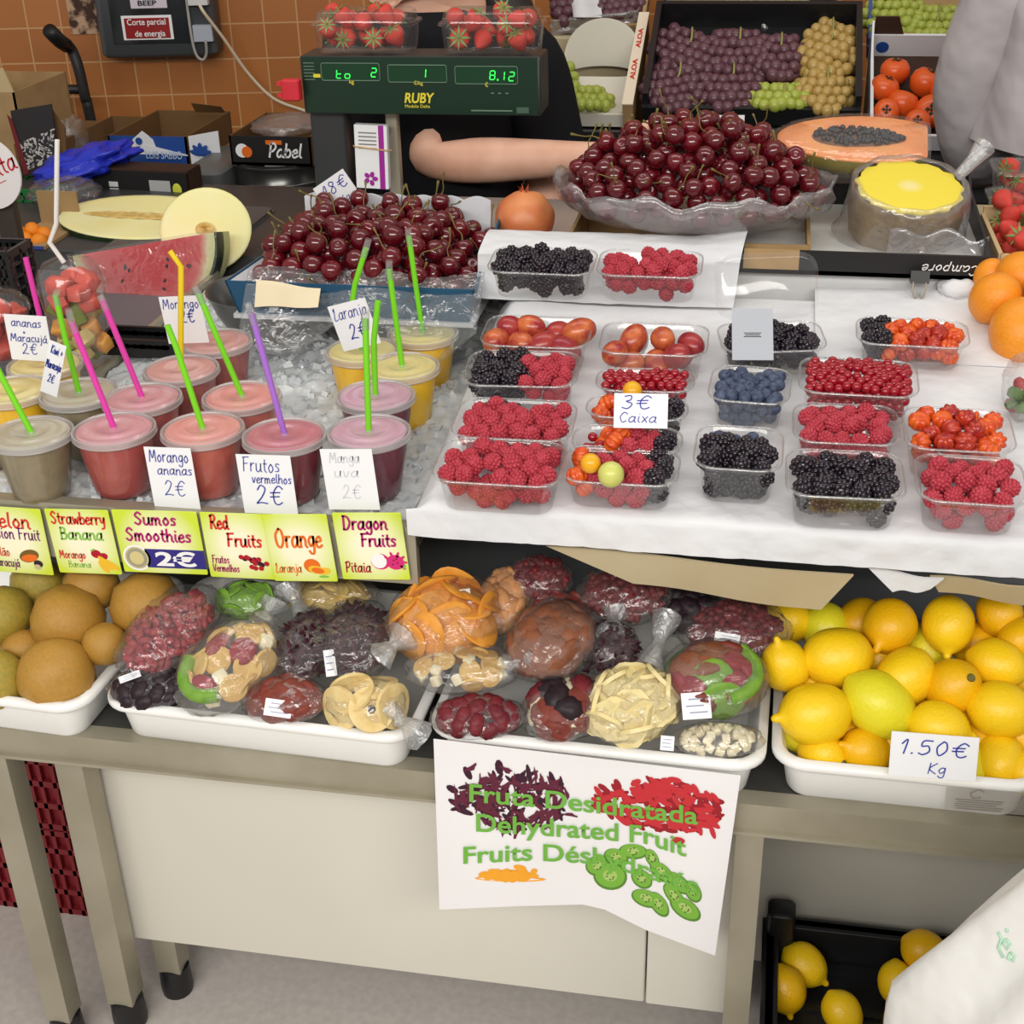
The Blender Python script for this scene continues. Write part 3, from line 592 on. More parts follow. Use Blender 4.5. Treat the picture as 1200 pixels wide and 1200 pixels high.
# ================================================================== the tilted berry board
TAU = R(6.0); B0 = Vector((0, 1.25, .834)); BN = Vector((0, -math.sin(TAU), math.cos(TAU))); BY = Vector((0, math.cos(TAU), math.sin(TAU))); BX = Vector((1, 0, 0))
def PB(px, py, h=0): return PP(px, py, B0 + BN * h, BN)
MBD = Matrix(((BX.x, BY.x, BN.x, B0.x), (BX.y, BY.y, BN.y, B0.y), (BX.z, BY.z, BN.z, B0.z), (0, 0, 0, 1)))
IBD = MBD.inverted()
xl = PY(500, 584, 1.25).x; xr = .36; bd = .56
o = MB().box(((xl + xr) / 2, bd / 2, -.030), (xr - xl, bd, .018)).build('display_board', CHIP, None, 0); o.matrix_world = MBD
tag(o, 'chipboard display board with raw edge under the white paper of berries', 'board')
o = MB().rbox((0, 0, 0), (xr - xl - .06, .22, .072), .004).build('board_riser', DARK, None, 40); o.matrix_world = T((xl + xr) / 2, 1.70, .749 + .036); tag(o, 'dark riser block between the counter and the chipboard berry board', 'block')
# the paper: lies on the board, folds over the front edge
rg = random.Random(3)
def paper(name, label, x0, x1, y1, skirt, seed, z0=-.001, th=.0006):
    def fn(u, v):
        x = x0 + (x1 - x0) * u; L = y1 + .012 + skirt; s = v * L
        q = noise.noise(Vector((x * 14, s * 14, seed))) * .0022 + abs(noise.noise(Vector((x * 30 + s * 12, s * 30, seed)))) * .0022
        if s < skirt: y, z = -.007 - abs(q) * 1.6 - .002 * (1 - s / skirt), z0 - (skirt - s) * (1 + .06 * noise.noise(Vector((x * 9, 0, 5)))) - .006
        elif s < skirt + .012:
            t = (s - skirt) / .012 * PI / 2; y, z = -.007 - abs(q) * 1.6 * (1 - t / 1.57) + .008 - .008 * math.cos(t), z0 - .006 + .006 * math.sin(t) + q * .4
        else: y, z = s - skirt - .012 + .002, z0 + q * .6
        if x < xl + .004: z -= (xl + .004 - x) * 1.3 * (0 if s < skirt else min(1, (s - skirt) / .02)); 
        return (x, y, z)
    o = MB().sheet(fn, 120, 110, (0, 0.0, -th)).build(name, PAPER, None, 60); o.matrix_world = MBD
    tag(o, label, 'paper'); return o
paper('paper_sheet', 'wrinkled white paper covering the berry board and folded down its front edge', xl - .022, xr - .004, .53, .034, 2)
# raised step at the back left with the paper running down it
sb = thing('display_step', 'raised step behind the punnets covered by white paper, left half of the berry board', 'display step', MBD)
A = IBD @ PB(566, 352, .0); Bq = IBD @ PB(850, 345, .0)
xA = A.x - .01; xB = Bq.x + .012; yS = A.y
def stepfn(u, v):
    x = xA + (xB - xA) * u + (.012 * v * u); s = v
    q = noise.noise(Vector((x * 12, s * 4, 9))) * .005 + abs(noise.noise(Vector((x * 30, s * 6, 9)))) * .004
    if s < .45:
        t = s / .45; return (x, yS + .028 * t + q, .001 + .052 * (t ** 1.3) + .0012)
    t = (s - .45) / .55; return (x, yS + .028 + .088 * t, .0535 + .004 * math.sin(t * PI) + q * .5 + .0012 + .010 * max(0, u - .8) * 5 * t)
MB().sheet(stepfn, 40, 40, (0, .0004, -.0005)).build('paper_cover', PAPER, sb, 80)
MB().rbox(((xA + xB) / 2 + .005, yS + .078, .0255), (xB - xA - .03, .076, .049), .004).build('step_box', KRAFT, sb, 0)
# second paper sheet raised at the back right
yR = (IBD @ PB(1080, 352, 0)).y
xR0 = (IBD @ PB(955, 380, 0)).x; xR1 = (IBD @ PB(1185, 420, 0)).x
def rp(u, v):
    x = xR0 + (xR1 - xR0) * u; y = yR - .18 + .20 * v; q = noise.noise(Vector((x * 10, y * 10, 4)))
    return (x - .02 * v * u, y, .002 + .003 * q + .003 * v * v + .014 * max(0, u - .85) * 6 * v)
o = MB().sheet(rp, 30, 30, (0, 0, -.0005)).build('paper_sheet', PAPER, None, 80); o.matrix_world = MBD
tag(o, 'loose white paper curling up under the mixed berries at the back right of the board', 'paper')

# ---- punnets
def punnet_mesh(w, d, h):
    mb = MB(); r = .016; t = .004
    mb.loft([(w - .030, d - .030, r, .0), (w - .020, d - .020, r + .002, .003), (w - .012, d - .012, r + .004, h - .010), (w - .008, d - .008, r + .006, h - .008), (w - .006, d - .006, r + .006, h - .001), (w - .003, d - .003, r + .007, h), (w, d, r + .008, h - .0008), (w + .001, d + .001, r + .008, h - .004)], True, False, None, 6)
    return mb
RIM = clear('punnet_rim', gloss=.16, milk=.10, rough=.15, edge=.55)
PUN = {}
def punnet(pl, pr, label, d=.088, h=.045, base=0.0, step=False):
    A = PB(*pl, h + base); B = PB(*pr, h + base); ax = (B - A).normalized(); n = BN.cross(ax); w = (B - A).length
    o0 = A + ax * w / 2 + n * d / 2 - BN * (h - .0005)
    M = frame(o0, ax, n); t = thing('berry_punnet', label, 'punnet', M, 'clear plastic punnets of fruit')
    k = (round(w, 3), d, h)
    punnet_mesh(w, d, h).build('tub', CLEAR, t, 60)
    rb = MB(); rb.tube(crom([(x, y, h - .001) for x, y in rrect(w, d, .022, 6)], 1, True) + [Vector((w / 2, d / 2 - .022, h - .001))], .0011, 6, cap=False); rb.build('rim', RIM, t, 80)
    return M, w, d, h
def lump(rad, n, dr, stretch, seed, hollow=True):  
    """aggregate berry: small round drupelets on an egg-shaped core"""
    rg = random.Random(seed); mb = MB(); mb.ell((0, 0, 0), (rad * .84, rad * .84, rad * stretch * .90), 14, 10)
    ga = PI * (3 - math.sqrt(5))
    for i in range(n):
        z = 1 - 2 * (i + .5) / n; q = math.sqrt(1 - z * z); a = ga * i + rg.uniform(-.1, .1)
        d = Vector((q * math.cos(a), q * math.sin(a), z)); tap = 1 - .18 * max(0, z)
        mb.ell((d.x * rad * .82 * tap, d.y * rad * .82 * tap, d.z * rad * stretch * .84), dr * rad * rg.uniform(.9, 1.08), 7, 5)
    return mb
RASP = mat('raspberry_red', (164, 42, 56), .5, .3, var=(1.2, (188, 70, 84), .25), sss=.04)
BLK = mat('blackberry_black', (20, 17, 24), .22, .6, var=(1.2, (40, 26, 40)))
BLU = mat('blueberry_bloom', (44, 52, 74), .55, .35, var=(1.5, (84, 96, 122), .2))
CUR = mat('redcurrant_red', (150, 14, 32), .15, .6, sss=.1)
PIT = mat('ribbed_orange', (226, 104, 28), .25, .5, var=(1.1, (196, 54, 26), .2)); PIT2 = mat('ribbed_dark_red', (150, 30, 34), .25, .5, var=(1.1, (190, 60, 30), .2))
PLM = mat('plum_skin', (150, 34, 44), .25, .5, var=(1.1, (206, 112, 62), .16))
PLM2 = mat('plum_skin_dark', (140, 34, 48), .25, .5, var=(1.1, (176, 66, 54), .2))
def berry(name, mb, m, smooth=180): return mb.me(name, m, smooth)
ME = {
 'raspberry': [berry('raspberry', lump(1, 60, .225, 1.08, s), RASP) for s in (1, 2)],
 'blackberry': [berry('blackberry', lump(1, 34, .30, 1.12, s), BLK) for s in (3, 4)],
 'blueberry': [berry('blueberry', MB().lathe([(.02, -.92), (.55, -.78), (.92, -.35), (1, .0), (.9, .45), (.6, .78), (.34, .88), (.36, .98), (.27, .96), (.2, .82), (.02, .8)], 16), BLU, 50)],
 'redcurrant': [berry('redcurrant', MB().ell((0, 0, 0), 1, 12, 8), CUR)],
 'pitanga': [berry('ribbed_berry', MB().lathe([(.05, -.72), (.5, -.78), (.9, -.4), (1.0, 0), (.88, .45), (.5, .76), (.15, .66), (.02, .55)], 48, fr=lambda a, z: 1 + .24 * abs(math.cos(4 * a)) - .16), q) for q in (PIT, PIT, PIT2)],
 'plum': [berry('plum', MB().ell((0, 0, 0), (.92, .92, 1.22), 20, 14), PLM), berry('plum', MB().ell((0, 0, 0), (.92, .92, 1.2), 20, 14), PLM2)],
}
NM = {'raspberry': 'raspberry', 'blackberry': 'blackberry', 'blueberry': 'blueberry', 'redcurrant': 'redcurrant', 'pitanga': 'ribbed_orange_berry', 'plum': 'plum'}
CT = {'raspberry': 'raspberry', 'blackberry': 'blackberry', 'blueberry': 'blueberry', 'redcurrant': 'redcurrant', 'pitanga': 'berry', 'plum': 'plum'}
RAD = {'raspberry': .0102, 'blackberry': .0104, 'blueberry': .0078, 'redcurrant': .0056, 'pitanga': .0112, 'plum': .0170}
DSC = {'raspberry': 'red raspberry', 'blackberry': 'black blackberry', 'blueberry': 'dusty blue blueberry', 'redcurrant': 'shiny redcurrant', 'pitanga': 'ribbed orange-red berry', 'plum': 'red and orange plum'}
def put(kind, M, x, y, z, r, label, group, rg, upright=False, k=None):
    me = ME[kind][rg.randrange(len(ME[kind])) if k is None else k]; o = bpy.data.objects.new(NM[kind], me); COL.objects.link(o)
    rot = (RZ(rg.uniform(0, 360)) @ RX(rg.uniform(50, 130))) if kind in ('plum',) else rand_rot(rg)
    o.matrix_world = M @ T(x, y, z) @ rot @ S(r); tag(o, label, CT[kind], group); return o
def fill(pn, where, kinds, n, seed, dome=.010, layers=2, xr=None, base=None):
    """pack berries into a punnet, layer on layer; kinds: one kind or a function of (x,y)"""
    M, w, d, h = pn; rg = random.Random(seed)
    kf = kinds if callable(kinds) else (lambda x, y: kinds)
    if callable(kinds): rs = [RAD[kf((i / 6 - .5) * w * .9, (j / 6 - .5) * d * .9)] for i in range(7) for j in range(7)]; r = sum(rs) / len(rs)
    else: r = RAD[kinds]
    x0, x1 = (-w / 2 + .009, w / 2 - .009) if xr is None else (xr[0] * w, xr[1] * w)
    y0, y1 = -d / 2 + .009, d / 2 - .008
    st = .90 if kinds in ('redcurrant', 'blueberry') else .95
    pts = []; L = max(2, int(h / (1.5 * r)) + 1)
    for l in range(L):
        nx = max(1, int(round((x1 - x0) / (2 * r * st)))); ny = max(1, int(round((y1 - y0) / (2 * r * st * .88))))
        for j in range(ny):
            for i in range(nx):
                odd = (j + l) % 2
                x = x0 + (i + .5 + (.22 if odd else -.22)) * (x1 - x0) / nx + rg.uniform(-.18, .18) * r; y = y0 + (j + .5) * (y1 - y0) / ny + rg.uniform(-.18, .18) * r
                if l > 0 and y > y0 + (3.2 if l == 1 else 1.6) * r: continue
                z = h - (1.05 if kinds == 'plum' else .80) * r + .75 * dome * max(0, 1 - (2 * x / w) ** 2) * max(0, 1 - (2 * y / d) ** 2) - l * 1.55 * r + rg.uniform(-.42, .42) * r
                if l > 0: y = y0 + (y - y0) * .9 + .002 * l; x *= 1 - .035 * l
                if z < r * .72 + .001: continue
                hw = w / 2 - .006 - .010 * max(0, 1 - z / h) - r * .85; hd = d / 2 - .006 - .010 * max(0, 1 - z / h) - r * .85
                if kinds != 'plum' and not (kinds in ('blackberry', 'raspberry') and xr): x = max(-hw, min(hw, x))
                elif kinds != 'plum': x = max(-hw, x) if xr[0] < -.4 else min(hw, x)
                if kinds != 'plum': y = max(-hd, min(hd, y))
                if l == 0 and rg.random() < .05: continue
                pts.append((x, y, z, r * rg.uniform(.92, 1.08)))
    for x, y, z, q in pts:
        k = kf(x, y); put(k, M, x, y, z, (q / r) * RAD[k] if callable(kinds) else q, '%s in the %s' % (DSC[k], where), '%s berries in the %s' % (k, where) if k != 'plum' else 'plums in the ' + where, rg)
    return pts
pA = punnet((502, 563), (653, 572), 'front left punnet of raspberries on the berry board'); fill(pA, 'front left punnet of the board', 'raspberry', 42, 1)
pB = punnet((525, 511), (667, 518), 'raspberry punnet right behind the front left raspberry punnet'); fill(pB, 'second punnet of the left column', 'raspberry', 34, 2)
pC = punnet((540, 451), (674, 454), 'punnet half blackberries and half raspberries in the left column')
fill(pC, 'half and half punnet', 'blackberry', 17, 3, xr=(-.46, .02)); fill(pC, 'half and half punnet', 'raspberry', 19, 4, xr=(.02, .46))
pD = punnet((560, 404), (687, 409), 'punnet of red and orange plums below the blackberries on the step', d=.085); fill(pD, 'left plum punnet', 'plum', 9, 5, layers=1.25, dome=.016)
pE = punnet((700, 413), (828, 418), 'punnet of dark red plums in the second column', d=.085); fill(pE, 'right plum punnet', 'plum', 10, 16, layers=1.25, dome=.016)
pF = punnet((697, 457), (813, 460), 'small punnet of redcurrants behind the 3 euro card', d=.055, h=.04); fill(pF, 'small currant punnet behind the 3 euro card', 'redcurrant', 70, 7, layers=3, dome=.010)
mixA = lambda x, y: 'pitanga' if x < -.028 else ('redcurrant' if x < .0 else ('raspberry' if x < .032 else 'blackberry'))
pG = punnet((684, 487), (804, 494), 'mixed berry punnet hidden behind the 3 euro card', d=.05, h=.042); fill(pG, 'mixed punnet behind the 3 euro card', mixA, 26, 8, layers=1.6)
pG2 = punnet((668, 527), (798, 533), 'mixed berry punnet between the 3 euro card and the front mixed punnet', d=.055, h=.042)
mixB = lambda x, y: ('blueberry' if (x < -.045) else ('redcurrant' if x < -.028 else 'pitanga')) if x < -.006 else ('raspberry' if x < .034 else 'blackberry'); fill(pG2, 'middle mixed punnet', mixB, 26, 9, layers=1.6)
pH = punnet((655, 563), (793, 571), 'front mixed punnet with raspberries, blackberries and one pale yellow berry', d=.072, h=.04)
mixC = lambda x, y: 'pitanga' if x < -.035 else ('redcurrant' if x < -.012 and y > 0 else ('raspberry' if x < .032 else 'blackberry')); pts = fill(pH, 'front mixed punnet', mixC, 26, 10, layers=1.5)
def ball(px, py, rad, m, name, label, off, pn):
    c = PB(px, py, off); o = MB().ell((0, 0, 0), rad, 20, 14).build(name, m, None, 180); o.matrix_world = T(c); tag(o, label, 'fruit'); return o
ball(716, 556, .0135, mat('pale_yellow_fruit', (206, 206, 110), .3, .5, var=(20, (190, 196, 100))), 'yellow_berry', 'pale yellow-green round fruit at the front of the front mixed punnet', .052, pH)
ball(692, 543, .0105, mat('golden_fruit', (232, 168, 28), .25, .5), 'golden_berry', 'golden round berry left of the pale yellow fruit', .056, pH)
ball(741, 458, .0110, mat('golden_fruit', (232, 168, 28), .25, .5), 'golden_berry', 'golden round berry just above the 3 euro card', .056, pF)
pI = punnet((568, 318), (692, 323), 'punnet of blackberries on the raised step', d=.082, base=.055, h=.042); fill(pI, 'punnet on the raised step', 'blackberry', 36, 11)
pJ = punnet((697, 322), (821, 326), 'punnet of raspberries on the raised step', d=.082, base=.055, h=.042); fill(pJ, 'punnet on the raised step', 'raspberry', 36, 12)
pK = punnet((848, 414), (972, 410), 'blackberry punnet with open lid and a grey label, back row', d=.080, h=.04); fill(pK, 'punnet with the grey label', 'blackberry', 30, 13)
pL = punnet((1004, 402), (1138, 409), 'mixed berry punnet at the back right of the board', d=.075, h=.038)
mixD = lambda x, y: 'blackberry' if x < -.03 else ('redcurrant' if x > .05 else 'pitanga'); fill(pL, 'back right mixed punnet', mixD, 24, 14, layers=1.4)
pM = punnet((828, 468), (924, 475), 'blueberry punnet in the third column', d=.085, h=.044); fill(pM, 'blueberry punnet', 'blueberry', 52, 15, layers=3, dome=.006)
pN = punnet((811, 547), (916, 554), 'square punnet of blackberries with blueberries behind, third column front', d=.088, h=.05)
mixE = lambda x, y: 'blueberry' if y > .017 else 'blackberry'; fill(pN, 'square front punnet', mixE, 40, 17, layers=2.0, dome=.006)
pO = punnet((936, 459), (1078, 467), 'punnet heaped with redcurrants in the fourth column', d=.085, h=.046, base=.012); fill(pO, 'heaped currant punnet of the fourth column', 'redcurrant', 170, 18, layers=4, dome=.014)
pP = punnet((930, 517), (1057, 523), 'raspberry punnet between the redcurrants and the front blackberries', d=.085); fill(pP, 'raspberry punnet of the fourth column', 'raspberry', 32, 19)
pQ = punnet((922, 580), (1064, 587), 'front punnet of large blackberries in the fourth column', d=.09, h=.047); fill(pQ, 'front punnet of the fourth column', 'blackberry', 44, 20)
pS = punnet((1062, 525), (1194, 532), 'punnet of ribbed orange and red berries at the right edge', d=.09); fill(pS, 'right edge punnet of ribbed berries', 'pitanga', 30, 21, dome=.016)
pU = punnet((1076, 586), (1208, 595), 'front right punnet of raspberries', d=.09); fill(pU, 'front right punnet', 'raspberry', 42, 22)
# open lid standing behind the labelled punnet, with its label
c = PB(905, 412, .05); lidM = pK[0] @ T(.0, pK[2] / 2 - .002, .042) @ RX(62)
lb = MB(); lb.loft([(pK[1] + .002, .080, .022, 0), (pK[1] - .004, .074, .02, .003), (pK[1] - .008, .07, .02, .009), (pK[1] - .014, .064, .018, .011)], False, True, T(0, .042, 0), 6)
o = lb.build('punnet_lid', CLEAR, None, 60); o.matrix_world = lidM; tag(o, 'clear lid flipped open behind the labelled blackberry punnet', 'lid')
LBL = mat('grey_label', (176, 180, 188), .6, .3)
TLp, TRp_, BLp = PB(866, 362, .085), PB(914, 362, .085), PB(858, 422, .044)
o = MB().box((0.5 * (TRp_ - TLp).length, .5 * (TLp - BLp).length, 0), ((TRp_ - TLp).length, (TLp - BLp).length, .0006)).build('grey_label_card', LBL, None, 0); o.matrix_world = frame(BLp, TRp_ - TLp, TLp - BLp)
tag(o, 'grey printed label leaning on the open blackberry punnet', 'label')
w_, h_ = (TRp_ - TLp).length, (TLp - BLp).length
mb = MB()
for i in range(3): mb.box((w_ * .5, h_ * (.52 - .035 * i), .0004), (w_ * (.42 - .06 * (i % 2)), h_ * .014, .0002))
mb.build('printed_line', INK_K, o, 0)
# 3 euro card
TLp, TRp_, BLp = PB(718, 470, .092), PB(781, 471, .092), PB(719, 507, .064)
o = MB().box(((TRp_ - TLp).length / 2, .018, -.0004), ((TRp_ - TLp).length, .036, .0008)).build('price_card', CARD, None, 0); o.matrix_world = frame(BLp + BN * .006, TRp_ - TLp, TLp - BLp)
tag(o, 'white card reading 3 euro caixa stuck in the mixed berries', 'price card', 'handwritten price cards')
pen('3€', .0085, .0012, INK, o, T((TRp_ - TLp).length * .42, .020, .0002), width=(TRp_ - TLp).length * .6); pen('Caixa', .006, .001, INK, o, T((TRp_ - TLp).length * .45, .006, .0002), width=(TRp_ - TLp).length * .72)

# kraft card sheets sticking out from under the board
def flap(name, label, quad, ys, m):
    P = [PY(x, y, Y) for (x, y), Y in zip(quad, ys)]; o0 = P[0].copy()
    o = MB().sheet(lambda u, v: P[0].lerp(P[1], u).lerp(P[3].lerp(P[2], u), v) - o0 + Vector((0, 0, .002 * math.sin(u * 7))), 12, 4, (0, .002, .001)).build(name, m, None, 60); o.matrix_world = T(o0); return tag(o, label, 'card sheet')
flap('card_sheet', 'pale kraft card sheet hanging out under the berry board above the dried fruit', [(640, 640), (1000, 676), (962, 716), (742, 684)], [1.262, 1.262, 1.275, 1.275], KRAFT_L)
flap('card_sheet', 'small white paper corner hanging under the board above the lemons', [(1018, 666), (1106, 680), (1090, 692), (1046, 694)], [1.258, 1.258, 1.262, 1.262], PAPER)
flap('card_sheet', 'pale kraft card strip under the board at the right edge above the lemons', [(1090, 676), (1230, 690), (1230, 712), (1100, 694)], [1.262, 1.262, 1.275, 1.275], KRAFT_L)
# binder clip, white box and paper roll at the back edge are built with the black carton
# ================================================================== lemons and melons in the lower trays
HN = Vector((0, -math.sin(R(24)), math.cos(R(24)))); H0 = Vector((0, 1.20, .612))
def PH(px, py, h=0): return PP(px, py, H0 + HN * h, HN)
LEM = [mat('lemon_rind', (248, 212, 28), .38, .45, var=(14, (240, 192, 16), .3), bump=(260, .35), sss=.06), mat('lemon_rind_green', (236, 222, 40), .38, .45, var=(10, (214, 208, 40), .3), bump=(260, .35), sss=.06), mat('lemon_rind_deep', (240, 190, 14), .38, .45, var=(14, (228, 172, 12), .3), bump=(260, .35), sss=.06)]
def lemon_me(i, a, b, nip):
    prof = [(.0005, -1.0 * a), (.12 * b, -.985 * a)]
    for k in range(1, 16):
        t = -1 + 2 * k / 16; prof.append((b * (1 - abs(t) ** 2.15) ** .5 * (1 - .03 * t), a * t * .93))
    prof += [(.17 * b, .955 * a), (.15 * b, (1.0 + nip * .5) * a), (.09 * b, (1.03 + nip) * a), (.0005, (1.05 + nip) * a)]
    mb = MB(); mb.lathe(prof, 28)
    for k, v in enumerate(mb.v): v += noise.noise_vector(v * 28 + Vector((i * 5, 0, 0))) * .0012
    return mb.me('lemon', LEM[i], 180)
me_lem = [lemon_me(0, .033, .0262, .10), lemon_me(1, .034, .0255, .03), lemon_me(2, .031, .0265, .12)]
me_calyx = MB().lathe([(.0005, -.003), (.0035, -.003), (.0042, 0), (.003, .0012), (.0016, .0008), (.0005, .0015)], 10).me('stem_end', mat('stem_green_brown', (112, 104, 52), .7, .2), 60)
def lemon(px, py, rl, ang, tilt, label, P=PH, h=0.0, k=0, s=None, group=None, cap=False):
    c = P(px, py, h); sc_ = (psize(rl, c) / .0325) if s is None else s
    # long axis in the picture direction ang, tipped out of the view plane by tilt
    v = (cR * math.cos(R(ang)) - cU * math.sin(R(ang))) * math.cos(R(tilt)) - cF * math.sin(R(tilt))
    q = v.to_track_quat('Z', 'Y').to_matrix().to_4x4()
    o = bpy.data.objects.new('lemon', me_lem[k]); COL.objects.link(o); o.matrix_world = T(c) @ q @ S(sc_)
    tag(o, label, 'lemon', group)
    if cap:
        e = bpy.data.objects.new('stem_end', me_calyx); COL.objects.link(e); e.parent = o; e.matrix_local = T(0, 0, -.033) @ RX(180)
    return o
def z7(x, y): return 840 + x / 3.333, 660 + y / 3.333
GL = 'lemons in the white tray'
LL = [(265, 400, 115, 250, 20, 'lemon at the back left of the lemon tray with tip pointing up', 0), (470, 370, 148, 175, 5, 'lemon lying sideways with tip to the left, second row of the tray', 0), (675, 247, 128, 130, 30, 'large lemon at the back of the tray with tip down to the left', 2), (905, 240, 124, 100, 20, 'upright oval lemon at the back middle of the tray', 0),
      (1105, 195, 110, 95, 45, 'lemon at the back right of the tray with tip pointing down', 2), (740, 445, 135, 140, 20, 'lemon half hidden behind the round lemon with stem end', 0), (917, 482, 132, 128, -62, 'round looking lemon with its stem end facing up', 2), (1095, 395, 122, 20, 20, 'lemon right of the round lemon with stem end', 0),
      (1190, 300, 110, 160, 20, 'lemon cut by the right picture edge, second row', 2), (385, 590, 152, 175, 5, 'lemon lying sideways near the front left of the tray', 0), (632, 552, 156, 42, 5, 'pale greenish lemon leaning down to the right in the tray middle', 1), (1110, 573, 138, 10, 10, 'lemon lying sideways at the right above the price card', 0),
      (868, 640, 125, 15, 10, 'lemon just behind the price card', 0), (408, 742, 104, 200, -45, 'lemon at the front left corner of the tray with stem end showing', 0), (575, 735, 120, 200, 25, 'orange-tinted lemon left of the price card', 2), (1105, 772, 122, 95, 40, 'lemon right of the price card at the tray front', 0), (1225, 820, 110, 10, 10, 'lemon at the front right picture edge', 0)]
for i, (x, y, rl, an, ti, lb, k) in enumerate(LL): lemon(*z7(x, y), rl / 3.333, an, ti, lb, k=k, h=(-.03 if y > 700 else .0), group=GL, cap=('stem end' in lb and 'behind' not in lb and 'right of' not in lb))
for i, (x, y) in enumerate([(262, 225), (430, 262), (560, 235), (640, 380), (820, 340), (1020, 320), (370, 500), (500, 480), (760, 590), (960, 630), (350, 655), (480, 640), (690, 700), (850, 760), (1010, 700), (1200, 680), (980, 800), (1190, 450)]):
    lemon(*z7(x, y), 118 / 3.333, (i * 73) % 180, 10, 'shaded lemon lying underneath in the lemon tray', h=-.040, k=i % 3, group='lower lemons in the white tray')
MEL = [mat('russet_skin', (186, 136, 58), .45, .4, var=(12, (160, 124, 50), .3), bump=(120, .2)), mat('russet_skin_green', (176, 146, 58), .45, .4, var=(9, (140, 132, 52), .25), bump=(120, .2))]
me_mel = [MB().lathe([(.0005, -.82), (.3, -.88), (.75, -.62), (.98, -.1), (.95, .3), (.7, .68), (.35, .86), (.15, .82), (.0005, .76)], 28).me('asian_pear', m, 180) for m in MEL]
for m_ in me_mel:
    for v in m_.vertices: v.co += noise.noise_vector(v.co * 1.2) * .06
rg = random.Random(2)
for i, (x, y, r, lb) in enumerate([(190, 205, 106, 'round russet-yellow fruit in the middle of the left white tray'), (412, 165, 104, 'round russet fruit at the back right of the left white tray'), (5, 200, 92, 'green-blotched russet fruit cut by the left picture edge'), (160, 365, 110, 'large russet fruit at the front of the left white tray'), (-10, 375, 90, 'yellow-green fruit at the front left picture edge'), (295, 275, 66, 'small orange-russet fruit squeezed in by the tray rim'), (110, 110, 85, 'greenish shaded fruit at the back of the left white tray'), (70, 300, 70, 'dark shaded fruit between the front russet fruits'), (255, 110, 80, 'shaded russet fruit behind the middle one')]):
    c = PH(x / 2.4, 640 + y / 2.4, .0 if i not in (7, 6) else -.02); o = bpy.data.objects.new('asian_pear', me_mel[1 if i in (2, 4, 6) else 0]); COL.objects.link(o)
    o.matrix_world = T(c) @ rand_rot(rg) @ S(psize(r / 2.4, c)); tag(o, lb, 'fruit', 'russet fruit in the left tray')
# price card on the lemons
card('price_card', (1047, 857), (1150, 865), (1041, 908), PH(1090, 890).y - .03, 'white card reading 1.50 euro Kg leaning on the lemon tray rim', [('1.50€', .5, .48, .2, .82), ('Kg', .55, .88, .14, .22)], lean=.012)
# clear sticker on the lemon tray
fy = TR4[0].translation.y - TR4[2] / 2 - .002
TL_, TR_, BL_ = PY(1104, 922, fy), PY(1240, 932, fy), PY(1106, 948, fy)
o = MB().box(((TR_ - TL_).length / 2, (TL_ - BL_).length / 2, 0), ((TR_ - TL_).length, (TL_ - BL_).length, .0005)).build('clear_sticker', clear('sticker_film', gloss=.08, milk=.25, milkcol=(214, 206, 196)), None, 0); o.matrix_world = frame(BL_, TR_ - TL_, TL_ - BL_)
tag(o, 'see-through sticker with fine print on the front of the lemon tray', 'sticker')
mb = MB(); sw, sh = (TR_ - TL_).length, (TL_ - BL_).length
for i in range(5): mb.box((sw * (.30 if i != 2 else .27), sh * (.5 - .1 * i), .0004), (sw * (.42 - .03 * (i % 3)), sh * .05, .0001))
for i in range(4): mb.box((sw * .85, sh * (.75 - .16 * i), .0004), (sw * .2, sh * .06, .0001))
mb.build('printed_line', mat('grey_print', (130, 126, 120), .6, .3), o, 0)
pen('C', sh * .22, .0014, mat('grey_print', (130, 126, 120)), o, T(sw * .26, sh * .60, .0004), width=sw * .14)

# ================================================================== bags of dried fruit
DM = lambda n, c, c2: mat('dried_' + n, c, .5, .35, var=(70, c2, .25), bump=(140, .4))
D = {'mango': DM('mango', (232, 162, 66), (214, 136, 44)), 'banana': DM('banana', (222, 190, 120), (196, 152, 84)), 'cube': DM('coconut', (236, 228, 200), (222, 208, 170)), 'prune': DM('prune', (44, 26, 34), (28, 18, 26)), 'plum': DM('plum', (122, 36, 44), (92, 26, 36)),
     'apricot': DM('apricot', (150, 92, 62), (112, 64, 44)), 'papaya': DM('papaya', (132, 58, 44), (104, 42, 36)), 'ring': DM('ring', (232, 212, 158), (216, 186, 120)), 'pine': DM('pineapple', (232, 220, 170), (222, 200, 136)), 'kiwi': DM('kiwi', (128, 170, 62), (96, 140, 44)), 'strawb': DM('strawberry', (158, 44, 56), (126, 34, 46)), 'ginger': DM('ginger', (206, 180, 110), (170, 140, 80)),
     'hib': DM('hibiscus', (70, 18, 34), (44, 12, 26)), 'goji': DM('goji', (120, 24, 30), (84, 16, 24)), 'red': DM('redberry', (164, 46, 56), (130, 34, 46)), 'paleapr': DM('pale_apricot', (214, 160, 110), (190, 128, 80))}
